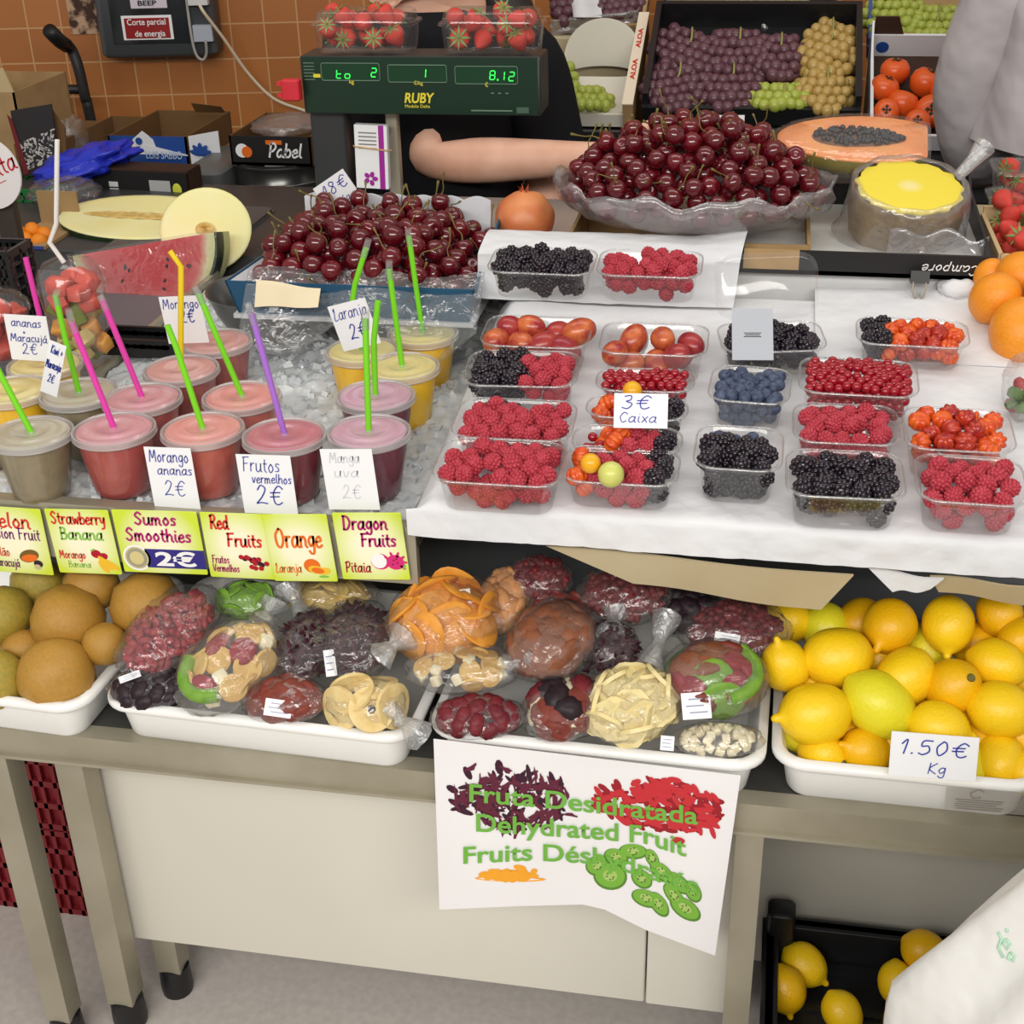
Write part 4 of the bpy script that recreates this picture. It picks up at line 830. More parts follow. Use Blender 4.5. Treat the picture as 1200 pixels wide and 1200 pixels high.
def pc(kind):
    mb = MB()
    if kind in ('mango', 'ginger'): mb.lathe([(.0005, -.0018), (.019, -.0020), (.0205, 0), (.019, .0020), (.0005, .0016)], 20, S(1, 1.38, 1))
    if kind in ('mango', 'ginger'):
        for v in mb.v: v.z += .0045 * math.sin(v.x * 70) + .002 * math.sin(v.y * 90)
    elif kind == 'banana': mb.lathe([(.0005, -.0015), (.0125, -.002), (.0138, 0), (.0125, .002), (.0005, .0012)], 14)
    elif kind == 'cube': mb.rbox((0, 0, 0), (.0125, .0115, .0105), .002)
    elif kind in ('prune', 'plum'): mb.ell((0, 0, 0), (.0165, .013, .011), 14, 10, fn=lambda d: 1 + .16 * noise.noise(d * 3))
    elif kind in ('apricot', 'papaya', 'paleapr', 'strawb'): mb.ell((0, 0, 0), (.0185, .0155, .0075), 14, 10, fn=lambda d: 1 + .14 * noise.noise(d * 2.5))
    elif kind in ('ring', 'pine'):
        ro, ri = (.029, .0055) if kind == 'ring' else (.026, .006)
        mb.rings([[((ri if (k in (0, 3)) else ro) * (1 + .05 * math.sin(a * 7) * (kind == 'pine')) * math.cos(a), (ri if (k in (0, 3)) else ro) * (1 + .05 * math.sin(a * 7) * (kind == 'pine')) * math.sin(a), (-.0025 if k < 2 else .0025) + .002 * math.sin(2 * a)) for a in [2 * PI * i / 24 for i in range(24)]] for k in (0, 1, 2, 3, 0)], False, False)
    elif kind == 'kiwi': mb.lathe([(.0005, -.002), (.018, -.0025), (.020, 0), (.018, .0025), (.0005, .002)], 18)
    return mb.me(kind, D[kind], 60)
PCN = {'mango': 'dried_mango_slice', 'ginger': 'dried_ginger_slice', 'banana': 'banana_chip', 'cube': 'coconut_cube', 'prune': 'prune', 'plum': 'dried_plum', 'apricot': 'dried_apricot', 'paleapr': 'dried_apricot', 'papaya': 'dried_papaya_piece', 'strawb': 'dried_strawberry', 'ring': 'dried_apple_ring', 'pine': 'dried_pineapple_ring', 'kiwi': 'dried_kiwi_slice'}
PME = {}
def bag(px, py, rx, ry, rot, where, label, kinds=None, n=14, stuff=None, thick=.6, tail=None, h=.0, seed=1, lab=None, strip=False):
    """rx, ry: half sizes in the photo; kinds: list of pieces packed under the film; tail: sighted point of the knotted end"""
    rg = random.Random(seed); c = PH(px, py, h)
    ax = PH(px + rx * math.cos(R(rot)), py + rx * math.sin(R(rot)), h) - c; ay = PH(px - ry * math.sin(R(rot)), py + ry * math.cos(R(rot)), h) - c
    M = frame(c, ax, -ay if ax.cross(-ay).z > 0 else ay); a, b = ax.length, ay.length * .95; q = min(a, b) * thick
    t = thing('fruit_bag', label, 'bag', M, 'clear bags of dried fruit')
    sd = seed * 7.3
    mb = MB(); mb.ell((0, 0, 0), (a * 1.10, b * 1.10, q * 1.14), 52, 32, fn=lambda d: 1 + .09 * noise.noise(d * 3 + Vector((sd, 0, 0))) + .05 * noise.noise(d * 9 + Vector((0, sd, 0))))
    mb.build('film', FILM, t, 180)
    if tail:
        tp = M.inverted() @ PH(tail[0], tail[1], h + .012); d0 = Vector((tp.x, tp.y, 0)).normalized(); s0 = Vector((d0.x * a * .86, d0.y * b * .86, q * .35)); L = tp - s0
        path = [s0 + L * k for k in (0, .25, .42, .5, .6, .8, 1.0)]; rr = [min(a, b) * .42, min(a, b) * .26, .0075, .0062, .009, .013, .017]
        tb_ = MB(); tb_.tube(path, rr, 26, cap=False)
        for v in tb_.v: v += noise.noise_vector(v * 160 + Vector((sd, 0, 0))) * .0035
        tb_.build('knotted_tail', FILM_W, t, 180)
    if stuff:
        ms = MB(); L = 150
        for k in range(L):
            z = 1 - 1.35 * (k + .5) / L; r_ = math.sqrt(max(0, 1 - z * z)); an = k * 2.39996
            f = .84 if k % 3 else .70; p_ = Vector((a * f * r_ * math.cos(an), b * f * r_ * math.sin(an), q * f * z)); sz = rg.uniform(.8, 1.25)
            if stuff == 'hib': ms.ell((0, 0, 0), (.0135 * sz, .004, .0025), 8, 5, T(p_) @ rand_rot(rg), fn=lambda d: 1 + .4 * noise.noise(d * 4))
            else: ms.ell((0, 0, 0), (.0085 * sz, .0052, .0046), 8, 6, T(p_) @ rand_rot(rg), fn=lambda d: 1 + .2 * noise.noise(d * 4))
        ms.ell((0, 0, 0), (a * .72, b * .72, q * .6), 16, 10)
        o = ms.build({'hib': 'dried_hibiscus', 'goji': 'dried_berries', 'red': 'dried_red_berries'}[stuff], D[stuff], None, 60); o.matrix_world = M
        tag(o, {'hib': 'dark dried hibiscus petals', 'goji': 'dark red dried berries', 'red': 'pinkish red dried berries'}[stuff] + ' filling the ' + where, 'dried fruit', None, 'stuff')
    if kinds:
        for k in range(n):
            kd = rg.choice(kinds)
            if kd not in PME: PME[kd] = pc(kd)
            z = 1 - 1.15 * (k + .5) / n; r_ = math.sqrt(max(0, 1 - z * z)); an = k * 2.39996 + seed
            f = .80; p_ = Vector((a * f * r_ * math.cos(an), b * f * r_ * math.sin(an), q * .78 * z)); nn = Vector((p_.x / a ** 2, p_.y / b ** 2, p_.z / q ** 2)).normalized()
            o = bpy.data.objects.new(PCN[kd], PME[kd]); COL.objects.link(o); s = min(1.25, max(.75, min(a, b) / .03)) * (.74 if kd == 'pine' else .8 if kd == 'strawb' else 1)
            o.matrix_world = M @ T(p_) @ nn.to_track_quat('Z', 'Y').to_matrix().to_4x4() @ RZ(rg.uniform(0, 360)) @ RX(rg.uniform(-16, 16)) @ S(s)
            tag(o, '%s inside the %s' % (PCN[kd].replace('_', ' '), where), 'dried fruit', '%s pieces in the %s' % (kd, where))
        core = None
    if strip:
        pts = [(a * .84 * math.cos(R(x)), b * .84 * math.sin(R(x)), q * .45) for x in strip]
        o = MB().tube(crom(pts, 6), .0085, 10).build('dried_green_strip', D['kiwi'], None, 60); o.matrix_world = M; tag(o, 'green strip in the ' + where, 'dried fruit')
    if lab:
        d0 = PH(lab[0], lab[1], h) ; lp_ = M.inverted() @ d0; zz = q * 1.10 * math.sqrt(max(.05, 1 - (lp_.x / (a * 1.05)) ** 2 - (lp_.y / (b * 1.05)) ** 2)) + .004
        tilt = M.to_3x3().inverted() @ (CPOS - c).normalized()
        # keep the sighted place: move along the view line onto the film
        wp = M @ Vector((lp_.x, lp_.y, zz)); wp = PP(lab[0], lab[1], wp, (CPOS - c).normalized())
        z_ = (CPOS - c).normalized(); x_ = cR * math.cos(R(lab[4])) - cU * math.sin(R(lab[4])); Mw = frame(wp, x_, z_.cross(x_)); w_ = psize(lab[2], wp); h_ = psize(lab[3], wp)
        o = MB().box((0, 0, 0), (w_, h_, .0006)).build('paper_label', CARD, t, 0); o.matrix_local = M.inverted() @ Mw
        ml = MB()
        for k in range(3): ml.box((rg.uniform(-.08, .08) * w_, h_ * (.25 - .25 * k), .0005), (w_ * .62, h_ * .05, .0002))
        ml.build('printed_line', mat('label_ink', (150, 150, 176), .6, .3), o, 0)
    return t
def z5(x, y): return x / 2.4, 640 + y / 2.4
def z6(x, y): return 420 + x / 2.4, 640 + y / 2.4
HB = .012
bag(*z5(475, 240), 66, 36, -44, 'long bag of pinkish red berries', 'long clear bag of pinkish red dried berries at the left of the second tray', stuff='red', seed=1, h=.02, lab=(152, 793, 26, 8, -20))
bag(*z5(420, 402), 44, 24, 0, 'bag of prunes at the tray corner', 'clear bag of black prunes in the front left corner of the second tray', ['prune'], 16, seed=2, h=.0)
bag(*z5(650, 330), 68, 42, -42, 'mixed bag with a green strip on its left', 'clear bag of mixed banana chips, coconut and green strip, left tray', ['banana', 'banana', 'cube', 'banana', 'strawb'], 20, seed=3, h=.025, strip=(120, 150, 180, 205, 225), tail=(322, 706))
bag(*z5(690, 150), 34, 20, 0, 'bag of green kiwi slices', 'clear bag of green dried slices behind the mixed bag of the second tray', ['kiwi'], 10, seed=4, h=.01)
bag(*z5(930, 135), 52, 20, 0, 'shaded bag of pale slices', 'shaded clear bag of pale slices at the back of the second tray', ['ginger'], 10, seed=5, h=.0)
bag(*z5(862, 280), 30, 44, 10, 'dark hibiscus bag beside the white knot', 'clear bag of dark hibiscus with a white knot above it', stuff='hib', seed=6, h=.012, tail=(338, 688))
bag(*z5(1000, 265), 44, 46, 0, 'dark hibiscus bag with a white label', 'clear bag of dark hibiscus with a white label, second tray', stuff='hib', seed=7, h=.010, lab=(387, 777, 13, 31, -8))
bag(*z5(800, 432), 47, 26, 0, 'bag of red-brown papaya', 'clear bag of red-brown dried papaya with a white label at the tray front', ['papaya'], 14, seed=8, h=.008, lab=(326, 830, 32, 20, 8))
bag(*z5(1030, 440), 43, 26, 0, 'bag of pale apple rings', 'clear bag of pale apple rings at the front right of the second tray', ['ring'], 6, seed=9, h=.012, tail=(492, 862))
bag(*z6(242, 200), 64, 46, -15, 'bag of orange mango slices', 'clear bag of orange mango slices with a white label on top', ['mango'], 16, seed=10, h=.03, tail=(446, 770), lab=(540, 705, 25, 28, -8))
bag(*z6(405, 150), 28, 40, 10, 'bag of pale brown apricots', 'clear bag of pale brown apricots right of the mango slices', ['paleapr'], 12, seed=11, h=.015)
bag(*z6(545, 265), 50, 44, -40, 'bag of brown apricots in the middle', 'clear bag of brown apricots in the middle of the banner tray', ['apricot'], 18, seed=12, h=.028)
bag(*z6(290, 345), 62, 27, 0, 'flat bag of banana chips and coconut', 'clear bag of banana chips and white coconut below the mango slices', ['banana', 'cube', 'banana'], 20, seed=13, h=.022, tail=(625, 772))
bag(*z6(335, 480), 52, 24, 0, 'bag of dark red plums at the front', 'clear bag of dark red plums at the front left of the banner tray', ['plum'], 16, seed=14, h=.006)
bag(*z6(580, 455), 46, 36, -20, 'mixed bag of coconut and dark fruit', 'clear bag of coconut cubes and dark fruit in front of the brown apricots', ['cube', 'prune', 'papaya', 'cube', 'plum'], 22, seed=15, h=.008)
bag(*z6(510, 90), 36, 26, 0, 'dark red bag at the back under the board', 'clear bag of dark red dried berries at the back under the board edge', stuff='goji', seed=16, h=.02)
bag(*z6(565, 180), 36, 20, 0, 'red-brown bag behind the apricots', 'clear bag of red-brown pieces behind the brown apricots', ['papaya'], 10, seed=17, h=.012)
bag(*z6(750, 135), 52, 32, 0, 'dark red berry bag with the knotted top', 'clear bag of dark red berries with a white knot on its front', stuff='goji', seed=18, h=.02, tail=(716, 742))
bag(*z6(700, 285), 34, 30, 0, 'purple bag below the white knot', 'clear bag of dark purple hibiscus below the knotted berry bag', stuff='hib', seed=19, h=.006)
bag(*z6(768, 440), 56, 42, -18, 'bag of pineapple rings', 'clear bag of pale pineapple rings tied in a tall knot', ['pine'], 26, seed=20, h=.018, tail=(782, 722), lab=(782, 871, 16, 17, 5))
bag(*z6(1000, 370), 58, 44, 0, 'mixed bag with a green strip on its right', 'clear bag of mixed fruit with green strip and red piece, right of the pineapple', ['papaya', 'apricot', 'kiwi', 'strawb'], 16, seed=21, h=.020, strip=(-70, -40, -10, 20, 50), lab=(816, 827, 34, 31, -4))
bag(*z6(1010, 545), 50, 20, 0, 'bag of pale coconut cubes', 'clear bag of pale coconut cubes at the front right of the banner tray', ['cube'], 30, seed=22, h=.002)
bag(*z6(1055, 235), 62, 36, 0, 'dark maroon bag at the right', 'clear bag of dark maroon dried berries at the back right of the banner tray', stuff='goji', seed=23, h=.004, lab=(852, 749, 30, 14, 10))
bag(*z6(925, 180), 40, 28, 0, 'dark bag under the board', 'clear bag of dark prunes at the back under the board', ['prune'], 12, seed=24, h=-.002)

# ================================================================== printed banner hanging on the tray
YBN = (TR3[0] @ Vector((0, -TR3[2] / 2, 0))).y - .004
BN_CLOTH = mat('banner_sheet', (234, 232, 234), .6, .25, bump=(12, .35))
def yb(px, py): return YBN - .006 - .006 * math.sin((px - 510) / 358 * 9.0) * min(1, max(0, (py - 880) / 150)) - .010 * max(0, (py - 900) / 200)
def PBn(px, py, off=0): return PY(px, py, yb(px, py) - off)
def lerp_tab(t, tab):
    for (a, b), (c, d) in zip(tab, tab[1:]):
        if t <= c: return b + (d - b) * (t - a) / (c - a)
    return tab[-1][1]
def bfn(u, v):
    x0 = 508 + 360 * u; y0 = 866 + 43 * u; x1 = 515 + 323 * u; y1 = lerp_tab(u, [(0, 1066), (.28, 1062), (.52, 1060), (.6, 1066), (.75, 1090), (1, 1120)])
    return PBn(x0 + (x1 - x0) * v, y0 + (y1 - y0) * v)
bo = bfn(0.5, 0); ban = MB(); ban.sheet(lambda u, v: bfn(u, v) - bo, 60, 40, (0, .0006, 0)); o = ban.build('banner', BN_CLOTH, None, 60); o.matrix_world = T(bo)
tag(o, 'white printed banner hanging from the tray, reading Fruta Desidratada', 'banner'); BNO = o
def bshape(items, m, name, off):
    mb = MB()
    for k, (x, y, rx, ry, a, n) in enumerate(items):
        vs = []
        for i in range(n):
            t = 2 * PI * i / n; w = 1 + (.35 * math.sin(3 * t + k) if m is PHB else 0); ex, ey = rx * math.cos(t) * w, ry * math.sin(t) * w
            vs.append(PBn(x + ex * math.cos(R(a)) - ey * math.sin(R(a)), y + ex * math.sin(R(a)) + ey * math.cos(R(a)), off + (k % 7) * .00004) - bo)
        mb.add(vs, [tuple(reversed(range(n)))])
    return mb.build(name, m, BNO, 0)
PHB = mat('print_hibiscus', (96, 34, 54), .5, .3); PHB2 = mat('print_hibiscus_dark', (58, 24, 44), .5, .3)
rg = random.Random(12)
hib = []; 
for k in range(170):
    a = rg.uniform(0, 2 * PI); q = math.sqrt(rg.random()); x, y = 597 + 66 * q * math.cos(a), 938 + 34 * q * math.sin(a) + 6 * math.sin(x_ if False else a * 2)
    hib.append((x, y, rg.uniform(6, 13), rg.uniform(1.6, 3.4), rg.uniform(0, 180), 9))
hib += [(548, 906, 9, 4, 60, 9), (552, 900, 8, 3, -30, 9), (585, 899, 9, 5, 80, 9), (593, 902, 8, 3, 30, 9), (658, 918, 9, 2, 80, 9), (664, 930, 8, 2, 70, 9), (530, 925, 8, 4, 30, 9), (668, 955, 9, 2, 10, 9), (610, 912, 9, 5, 20, 9), (570, 915, 9, 5, -20, 9)]
bshape(hib[::2], PHB2, 'printed_hibiscus', .0004); bshape(hib[1::2], PHB, 'printed_hibiscus', .0008)
gj = []; gj2 = []
for k in range(230):
    a = rg.uniform(0, 2 * PI); q = math.sqrt(rg.random()); x, y = 772 + 76 * q * math.cos(a), 944 + 30 * q * math.sin(a) + .10 * 76 * q * math.cos(a)
    (gj if k % 2 else gj2).append((x, y, rg.uniform(6.5, 10), rg.uniform(2.6, 4), rg.uniform(-25, 65), 10))
gj += [(835, 975, 9, 3, 70, 10), (820, 972, 8, 3, 75, 10), (795, 985, 8, 4, 10, 10), (700, 938, 8, 3, 20, 10), (838, 935, 8, 3, 50, 10), (790, 914, 9, 3.5, 10, 10)]
bshape(gj2, mat('print_goji_dark', (152, 30, 40), .5, .3), 'printed_goji', .0004); bshape(gj, mat('print_goji', (196, 48, 56), .5, .3), 'printed_goji', .0008)
og = [(598 + rg.uniform(-38, 38) * (1 - k / 60), 1031 - rg.uniform(0, 15) * (1 - abs(k % 10 - 5) / 8), rg.uniform(4, 8), rg.uniform(2, 4), rg.uniform(-30, 30), 10) for k in range(46)] + [(598, 1030, 42, 3.4, 1, 16), (596, 1025, 28, 6, 0, 16)]
bshape(og[::-1], mat('print_apricot', (238, 164, 44), .5, .3), 'printed_apricot', .0005)
kw = [(700, 1015, 14, 12, 0), (722, 1005, 15, 10, 20), (742, 998, 17, 9, 5), (764, 1006, 12, 7, 60), (715, 1027, 20, 16, 10), (775, 1022, 16, 9, 40), (795, 1035, 18, 9, 40), (812, 1045, 14, 9, 60), (752, 1030, 14, 10, 40), (790, 1050, 18, 8, 50), (757, 1053, 18, 10, 20), (772, 1060, 17, 9, 55), (803, 1065, 21, 11, 35)]
for i, (c_, s_, of) in enumerate(((((86, 134, 44)), 1.0, .0006), (((120, 176, 64)), .88, .0010), (((164, 196, 104)), .42, .0014))):
    bshape([(x, y - (1 if i else 0), rx * s_, ry * s_, a, 20) for x, y, rx, ry, a in kw], mat('print_kiwi_%d' % i, c_, .5, .3), 'printed_kiwi', of)
bshape([(x + dx, y + dy, 1.2, .8, a, 6) for x, y, rx, ry, a in kw for dx, dy in ((-4, 0), (4, 1), (0, 4), (1, -4), (3, 3), (-3, -3))], mat('print_seed', (64, 70, 40), .5, .3), 'printed_kiwi_seed', .0017)
PGT = mat('print_text_green', (112, 176, 70), .5, .3)
def btext(s, x0, x1, base, capx):
    """base: table u -> photo height of the baseline"""
    cu = bpy.data.curves.new('lettering', 'FONT'); cu.body = s; cu.size = 1; cu.offset = .018; cu.extrude = 0
    o = bpy.data.objects.new('lettering', cu); COL.objects.link(o); dg = bpy.context.evaluated_depsgraph_get(); me = bpy.data.meshes.new_from_object(o.evaluated_get(dg)); bpy.data.objects.remove(o); bpy.data.curves.remove(cu)
    xs = [v.co.x for v in me.vertices]; a, b = min(xs), max(xs)
    for v in me.vertices:
        u = (v.co.x - a) / (b - a); px = x0 + (x1 - x0) * u; py = lerp_tab(u, base) - v.co.y * capx / .72; v.co = PBn(px, py, .0021) - bo
    me.materials.clear(); me.materials.append(PGT); o = bpy.data.objects.new('lettering', me); COL.objects.link(o); o.parent = BNO; return o
btext('Fruta Desidratada', 550, 818, [(0, 939), (.4, 948), (.7, 957), (1, 966)], 21)
btext('Dehydrated Fruit', 558, 804, [(0, 974), (.5, 982), (.8, 988), (1, 1004)], 21)
btext('Fruits D\u00e9shydrat\u00e9s', 543, 818, [(0, 1012), (.3, 1008), (.55, 1012), (.75, 1026), (1, 1048)], 20)

# ================================================================== below the table
# black crate of lemons on the floor
CB = PZ(890, 1190, .02); cx0 = PY(903, 1080, 1.32).x; cz1 = PY(1000, 1088, 1.32).z
Yb = 1.32; Yf = 1.0; zc_b = cz1 - .085; cx1 = cx0 + .52
cr = thing('black_crate', 'black plastic crate on the floor under the lemon tray holding loose lemons', 'crate', T((cx0 + cx1) / 2, (Yb + Yf) / 2, zc_b)); wC, dC, hC = cx1 - cx0, Yb - Yf, .085
MB().box((0, 0, .012), (wC, dC, .02)).build('crate_floor', BLACK_P, cr, 0)
for (x, y, w, d, nm) in ((0, dC / 2, wC, .012, 'wall'), (0, -dC / 2, wC, .012, 'wall'), (-wC / 2, 0, .012, dC, 'wall'), (wC / 2, 0, .012, dC, 'wall')):
    wb = MB(); wb.rbox((x, y, hC / 2), (w, d, hC), .003); wb.rbox((x, y, hC - .006), (w + .008, d + .008, .012), .003); wb.build('crate_wall', BLACK_P, cr, 40)
for sx in (-1, 1):
    for sy in (-1, 1): MB().rbox((sx * (wC / 2 - .012), sy * (dC / 2 - .012), (hC + .035) / 2), (.034, .034, hC + .035), .008).build('corner_post', BLACK_P, cr, 40)
for j in range(5): MB().box((0, -dC / 2 + .06 + j * .06, .0235), (wC - .03, .01, .004)).build('floor_rib', BLACK_P, cr, 0)
lattice_lower = (cx0, cx1, Yf, zc_b)
def PCF(px, py, h=0): return PZ(px, py, zc_b + .052 + h + (.034 if py < 1120 else 0))
for (x, y, r, an, ti, lb, k) in [(342, 768, 100, 40, 15, 'lemon in the dark floor crate, at the back left', 0), (265, 865, 105, 80, 10, 'lemon in the dark floor crate, against the left post', 2), (490, 955, 95, 60, 10, 'lemon in the dark floor crate, low in the middle', 0), (810, 715, 100, 30, 15, 'lemon in the dark floor crate, at the back beside the white bag', 2), (705, 840, 92, 90, 15, 'lemon in the dark floor crate, half hidden by the white bag', 0), (730, 990, 95, 100, 5, 'lemon in the dark floor crate, lowest at the white bag', 0)]:
    lemon(840 + x / 3.333, 900 + y / 3.333, r / 3.333, an, ti, lb, P=PCF, h=.0, k=k, group='lemons in the floor crate')
lc = thing('black_crate', 'second black plastic crate standing on the floor below the crate of loose lemons', 'crate', T((cx0 + cx1) / 2, (Yb + Yf) / 2, 0))
for (x, y, w, d, nm) in ((0, dC / 2 - .006, wC, .012, 'crate_wall'), (0, -dC / 2 + .006, wC, .012, 'crate_wall'), (-wC / 2 + .006, 0, .012, dC - .03, 'crate_wall'), (wC / 2 - .006, 0, .012, dC - .03, 'crate_wall'), (0, 0, wC - .03, dC - .03, 'crate_floor')):
    hh_ = zc_b - .002 if nm == 'crate_wall' else .012; MB().rbox((x, y, hh_ / 2), (w, d, hh_), .003).build(nm, BLACK_P, lc, 40)
# red plastic crates behind the legs
RC = mat('red_plastic', (126, 32, 40), .45, .4)
YR_ = 1.405; zR = [0, .17, .34]
def redcrate(z0, hh, label):
    a = PY(-40, 1000, YR_); b = PY(152, 1000, YR_); w = b.x - a.x; t = thing('red_crate', label, 'crate', T((a.x + b.x) / 2, YR_, z0), 'red crates under the table')
    MB().box((0, .17, .006), (w, .34, .012)).build('crate_floor', RC, t, 0)
    mb = MB()
    for y in (0, .34): 
        for z in (0.006, .045, .085, .125, hh - .006): mb.box((0, y, z), (w, .012, .010))
        nb = 13
        for i in range(nb): mb.box((-w / 2 + .006 + (w - .012) * i / (nb - 1), y, hh / 2), (.016 if i % 3 == 0 else .006, .012, hh))
        mb.box((0, y + .004, hh / 2), (w, .003, hh))
    for sx in (-1, 1): mb.box((sx * (w / 2 - .005), .17, hh / 2), (.01, .34, hh))
    mb.build('crate_wall', RC, t, 0); return t
redcrate(.0, .165, 'red plastic crate at the bottom of the stack under the table'); redcrate(.166, .165, 'red plastic crate in the middle of the stack under the table'); redcrate(.332, .165, 'red plastic crate on top of the stack under the table')
c = PY(30, 928, 1.50); o = MB().ell((0, 0, 0), (.035, .012, .028), 20, 14, fn=lambda d: 1 + .2 * noise.noise(d * 3)).build('plastic_bag', POLY, None, 180); o.matrix_world = T(c); tag(o, 'small crumpled clear bag hanging in front of the red crates', 'bag')
# white shopping bag in front, at the right
SB = mat('white_carrier_bag', (214, 213, 210), .42, .4, bump=(11, .9, .012), sss=.05)
YSB = .86; Pa, Pb_ = PY(1084, 1172, YSB), PY(1240, 1032, YSB); m_ = (Pb_.z - Pa.z) / (Pb_.x - Pa.x)
xat = lambda z: Pa.x + (z - Pa.z) / m_
zap = Pb_.z + .20; xc0 = xat(zap) + .03; base = Vector((xc0, YSB, 0)); rs = []
NS = 72
for i in range(37):
    t = i / 36; z = .004 + (zap - .004) * t; z_e = max(z, Pa.z); rad = max(.018, xc0 - xat(z_e) + .012 * math.sin(t * PI)) * (.9 if i == 0 else 1)
    ring = []
    for k in range(NS):
        a = 2 * PI * k / NS; q = 1 + .05 * abs(math.sin(a * 4 + 2 * t)) * t + .04 * math.sin(a * 9 - 3 * t + 1) + .04 * noise.noise(Vector((math.cos(a) * 2, math.sin(a) * 2, t * 4)))
        ring.append((rad * q * math.cos(a), .45 * rad * q * math.sin(a), z + .02 * t * math.sin(a * 3)))
    rs.append(ring)
sbg = MB(); sbg.rings(rs); SBO = sbg.build('shopping_bag', SB, None, 180); SBO.matrix_world = T(base); tag(SBO, 'white plastic shopping bag in the bottom right corner with green print', 'bag')
dg_ = bpy.context.evaluated_depsgraph_get()
def on_bag(px, py):
    d = ray(px, py).normalized(); inv_ = SBO.matrix_world.inverted(); ok, loc, nn, _i = SBO.ray_cast(inv_ @ CPOS, inv_.to_3x3() @ d); return (loc, nn) if ok else None
GP = mat('bag_print_green', (168, 208, 180), .5, .3)
for strokes in ([(1170, 1092), (1174, 1100), (1170, 1110), (1176, 1122)], [(1179, 1100), (1184, 1106), (1180, 1112), (1176, 1106), (1180, 1100)], [(1184, 1116), (1190, 1120), (1187, 1126), (1181, 1123), (1184, 1117)], [(1180, 1088), (1181, 1092)]):
    P_ = [on_bag(*p) for p in strokes]
    if all(P_): MB().tube([l + n * .0004 for l, n in P_], .0012, 6).build('green_print', GP, SBO, 180)
# ================================================================== back bench and everything on it
BZ = .885
xb0 = PY(352, 250, 2.0).x
bb = thing('work_bench', 'steel work bench behind the cherries and under the scale', 'bench', T(xb0 + .85, 2.115, 0))
MB().rbox((0, 0, BZ - .015), (1.7, .30, .03), .004).build('bench_top', mat('bench_steel', (190, 190, 186), .3, .5, .6), bb, 30)
MB().box((0, .118, (BZ - .03) / 2), (1.66, .05, BZ - .031)).build('bench_body', DARK, bb, 0)
RZ_ = .80
rd = thing('rear_display', 'dark rear counter under the crates of grapes and persimmons', 'counter', T(.40, 3.06, 0)); MB().box((0, 0, RZ_ - .015), (1.7, .64, .03)).build('counter_top', DARK, rd, 0); MB().box((0, 0, (RZ_ - .03) / 2), (1.66, .60, RZ_ - .03)).build('counter_body', BLACK_C, rd, 0)
lb_ = thing('rear_shelf', 'low dark shelf along the tiled wall stacked with boxes', 'shelf', T(-1.5, 3.04, 0))
SZ = .70
MB().box((0, 0, SZ - .015), (1.9, .64, .03)).build('shelf_top', DARK, lb_, 0); MB().box((0, .0, (SZ - .03) / 2), (1.86, .60, SZ - .03)).build('shelf_body', BLACK_C, lb_, 0)

# ---- cherries
CH = mat('cherry_skin', (72, 8, 18), .12, .6, var=(26, (104, 14, 26), .25), coat=.3)
CH2 = mat('cherry_skin_bright', (116, 16, 28), .12, .6, var=(26, (84, 10, 22), .25), coat=.3)
CHS = mat('cherry_stem', (112, 120, 62), .6, .3, var=(60, (120, 84, 50)))
cprof = [(.0005, -.90), (.35, -.86), (.72, -.62), (.95, -.2), (1.0, .12), (.92, .5), (.68, .80), (.40, .90), (.16, .84), (.0005, .74)]
me_ch = [MB().lathe(cprof, 20, fr=lambda a, z: 1 - .03 * (math.cos(a) > .93)).me('cherry', m, 180) for m in (CH, CH2)]
rg = random.Random(6)
me_st = []
for k in range(3):
    q = [(0, 0, .76), (.1 * k, .15, 1.5), (.5 - .3 * k, .5 * (k - 1), 2.3), (.9 - .5 * k, .9 * (k - 1), 3.0 + .3 * k)]
    me_st.append(MB().tube(crom(q, 4), [.075] * 3 + [.06] * 7 + [.08, .13, .13], 6).me('stem', CHS, 180))
def cherries(pts, M, label, group, seed, every=4):
    rg = random.Random(seed)
    for i, (x, y, z, r) in enumerate(pts):
        o = bpy.data.objects.new('cherry', me_ch[0 if rg.random() < .7 else 1]); COL.objects.link(o)
        st = (i % every == 0)
        rot = (RZ(rg.uniform(0, 360)) @ RX(rg.uniform(-70, 70))) if st else rand_rot(rg)
        o.matrix_world = M @ T(x, y, z) @ rot @ S(r); tag(o, label, 'cherry', group)
        if st:
            s = bpy.data.objects.new('stem', me_st[rg.randrange(3)]); COL.objects.link(s); s.parent = o
def trayframe(a, b, z):
    A, B = PZ(*a, z), PZ(*b, z); ax = (B - A).normalized(); n = Vector((-ax.y, ax.x, 0)); return A, B, ax, n
# blue cardboard tray of cherries
zr = .915
A, B, ax, n = trayframe((263, 329), (556, 340), zr); wB = (B - A).length; dB = .27; hB = .055
Mb = frame(A + ax * wB / 2 + n * dB / 2 - Vector((0, 0, hB)), ax, n)
BLUE = mat('blue_card', (44, 92, 126), .6, .3, var=(8, (38, 82, 114)))
GREYW = mat('white_card_inside', (214, 216, 222), .7, .2)
t = thing('cherry_box', 'blue cardboard tray of cherries with a scalloped white back flap', 'box', Mb)
MB().box((0, 0, .003), (wB - .01, dB - .01, .006)).build('box_floor', GREYW, t, 0)
def wallq(pts, nm, m, th=(0, .003, 0)): MB().sheet(lambda u, v: Vector(pts[0]).lerp(Vector(pts[1]), u).lerp(Vector(pts[3]).lerp(Vector(pts[2]), u), v), 4, 2, th).build(nm, m, t, 0)
w2, d2 = wB / 2, dB / 2
wallq([(-w2 + .012, -d2 + .012, 0), (w2 - .012, -d2 + .012, 0), (w2, -d2, hB), (-w2, -d2, hB)], 'front_wall', BLUE)
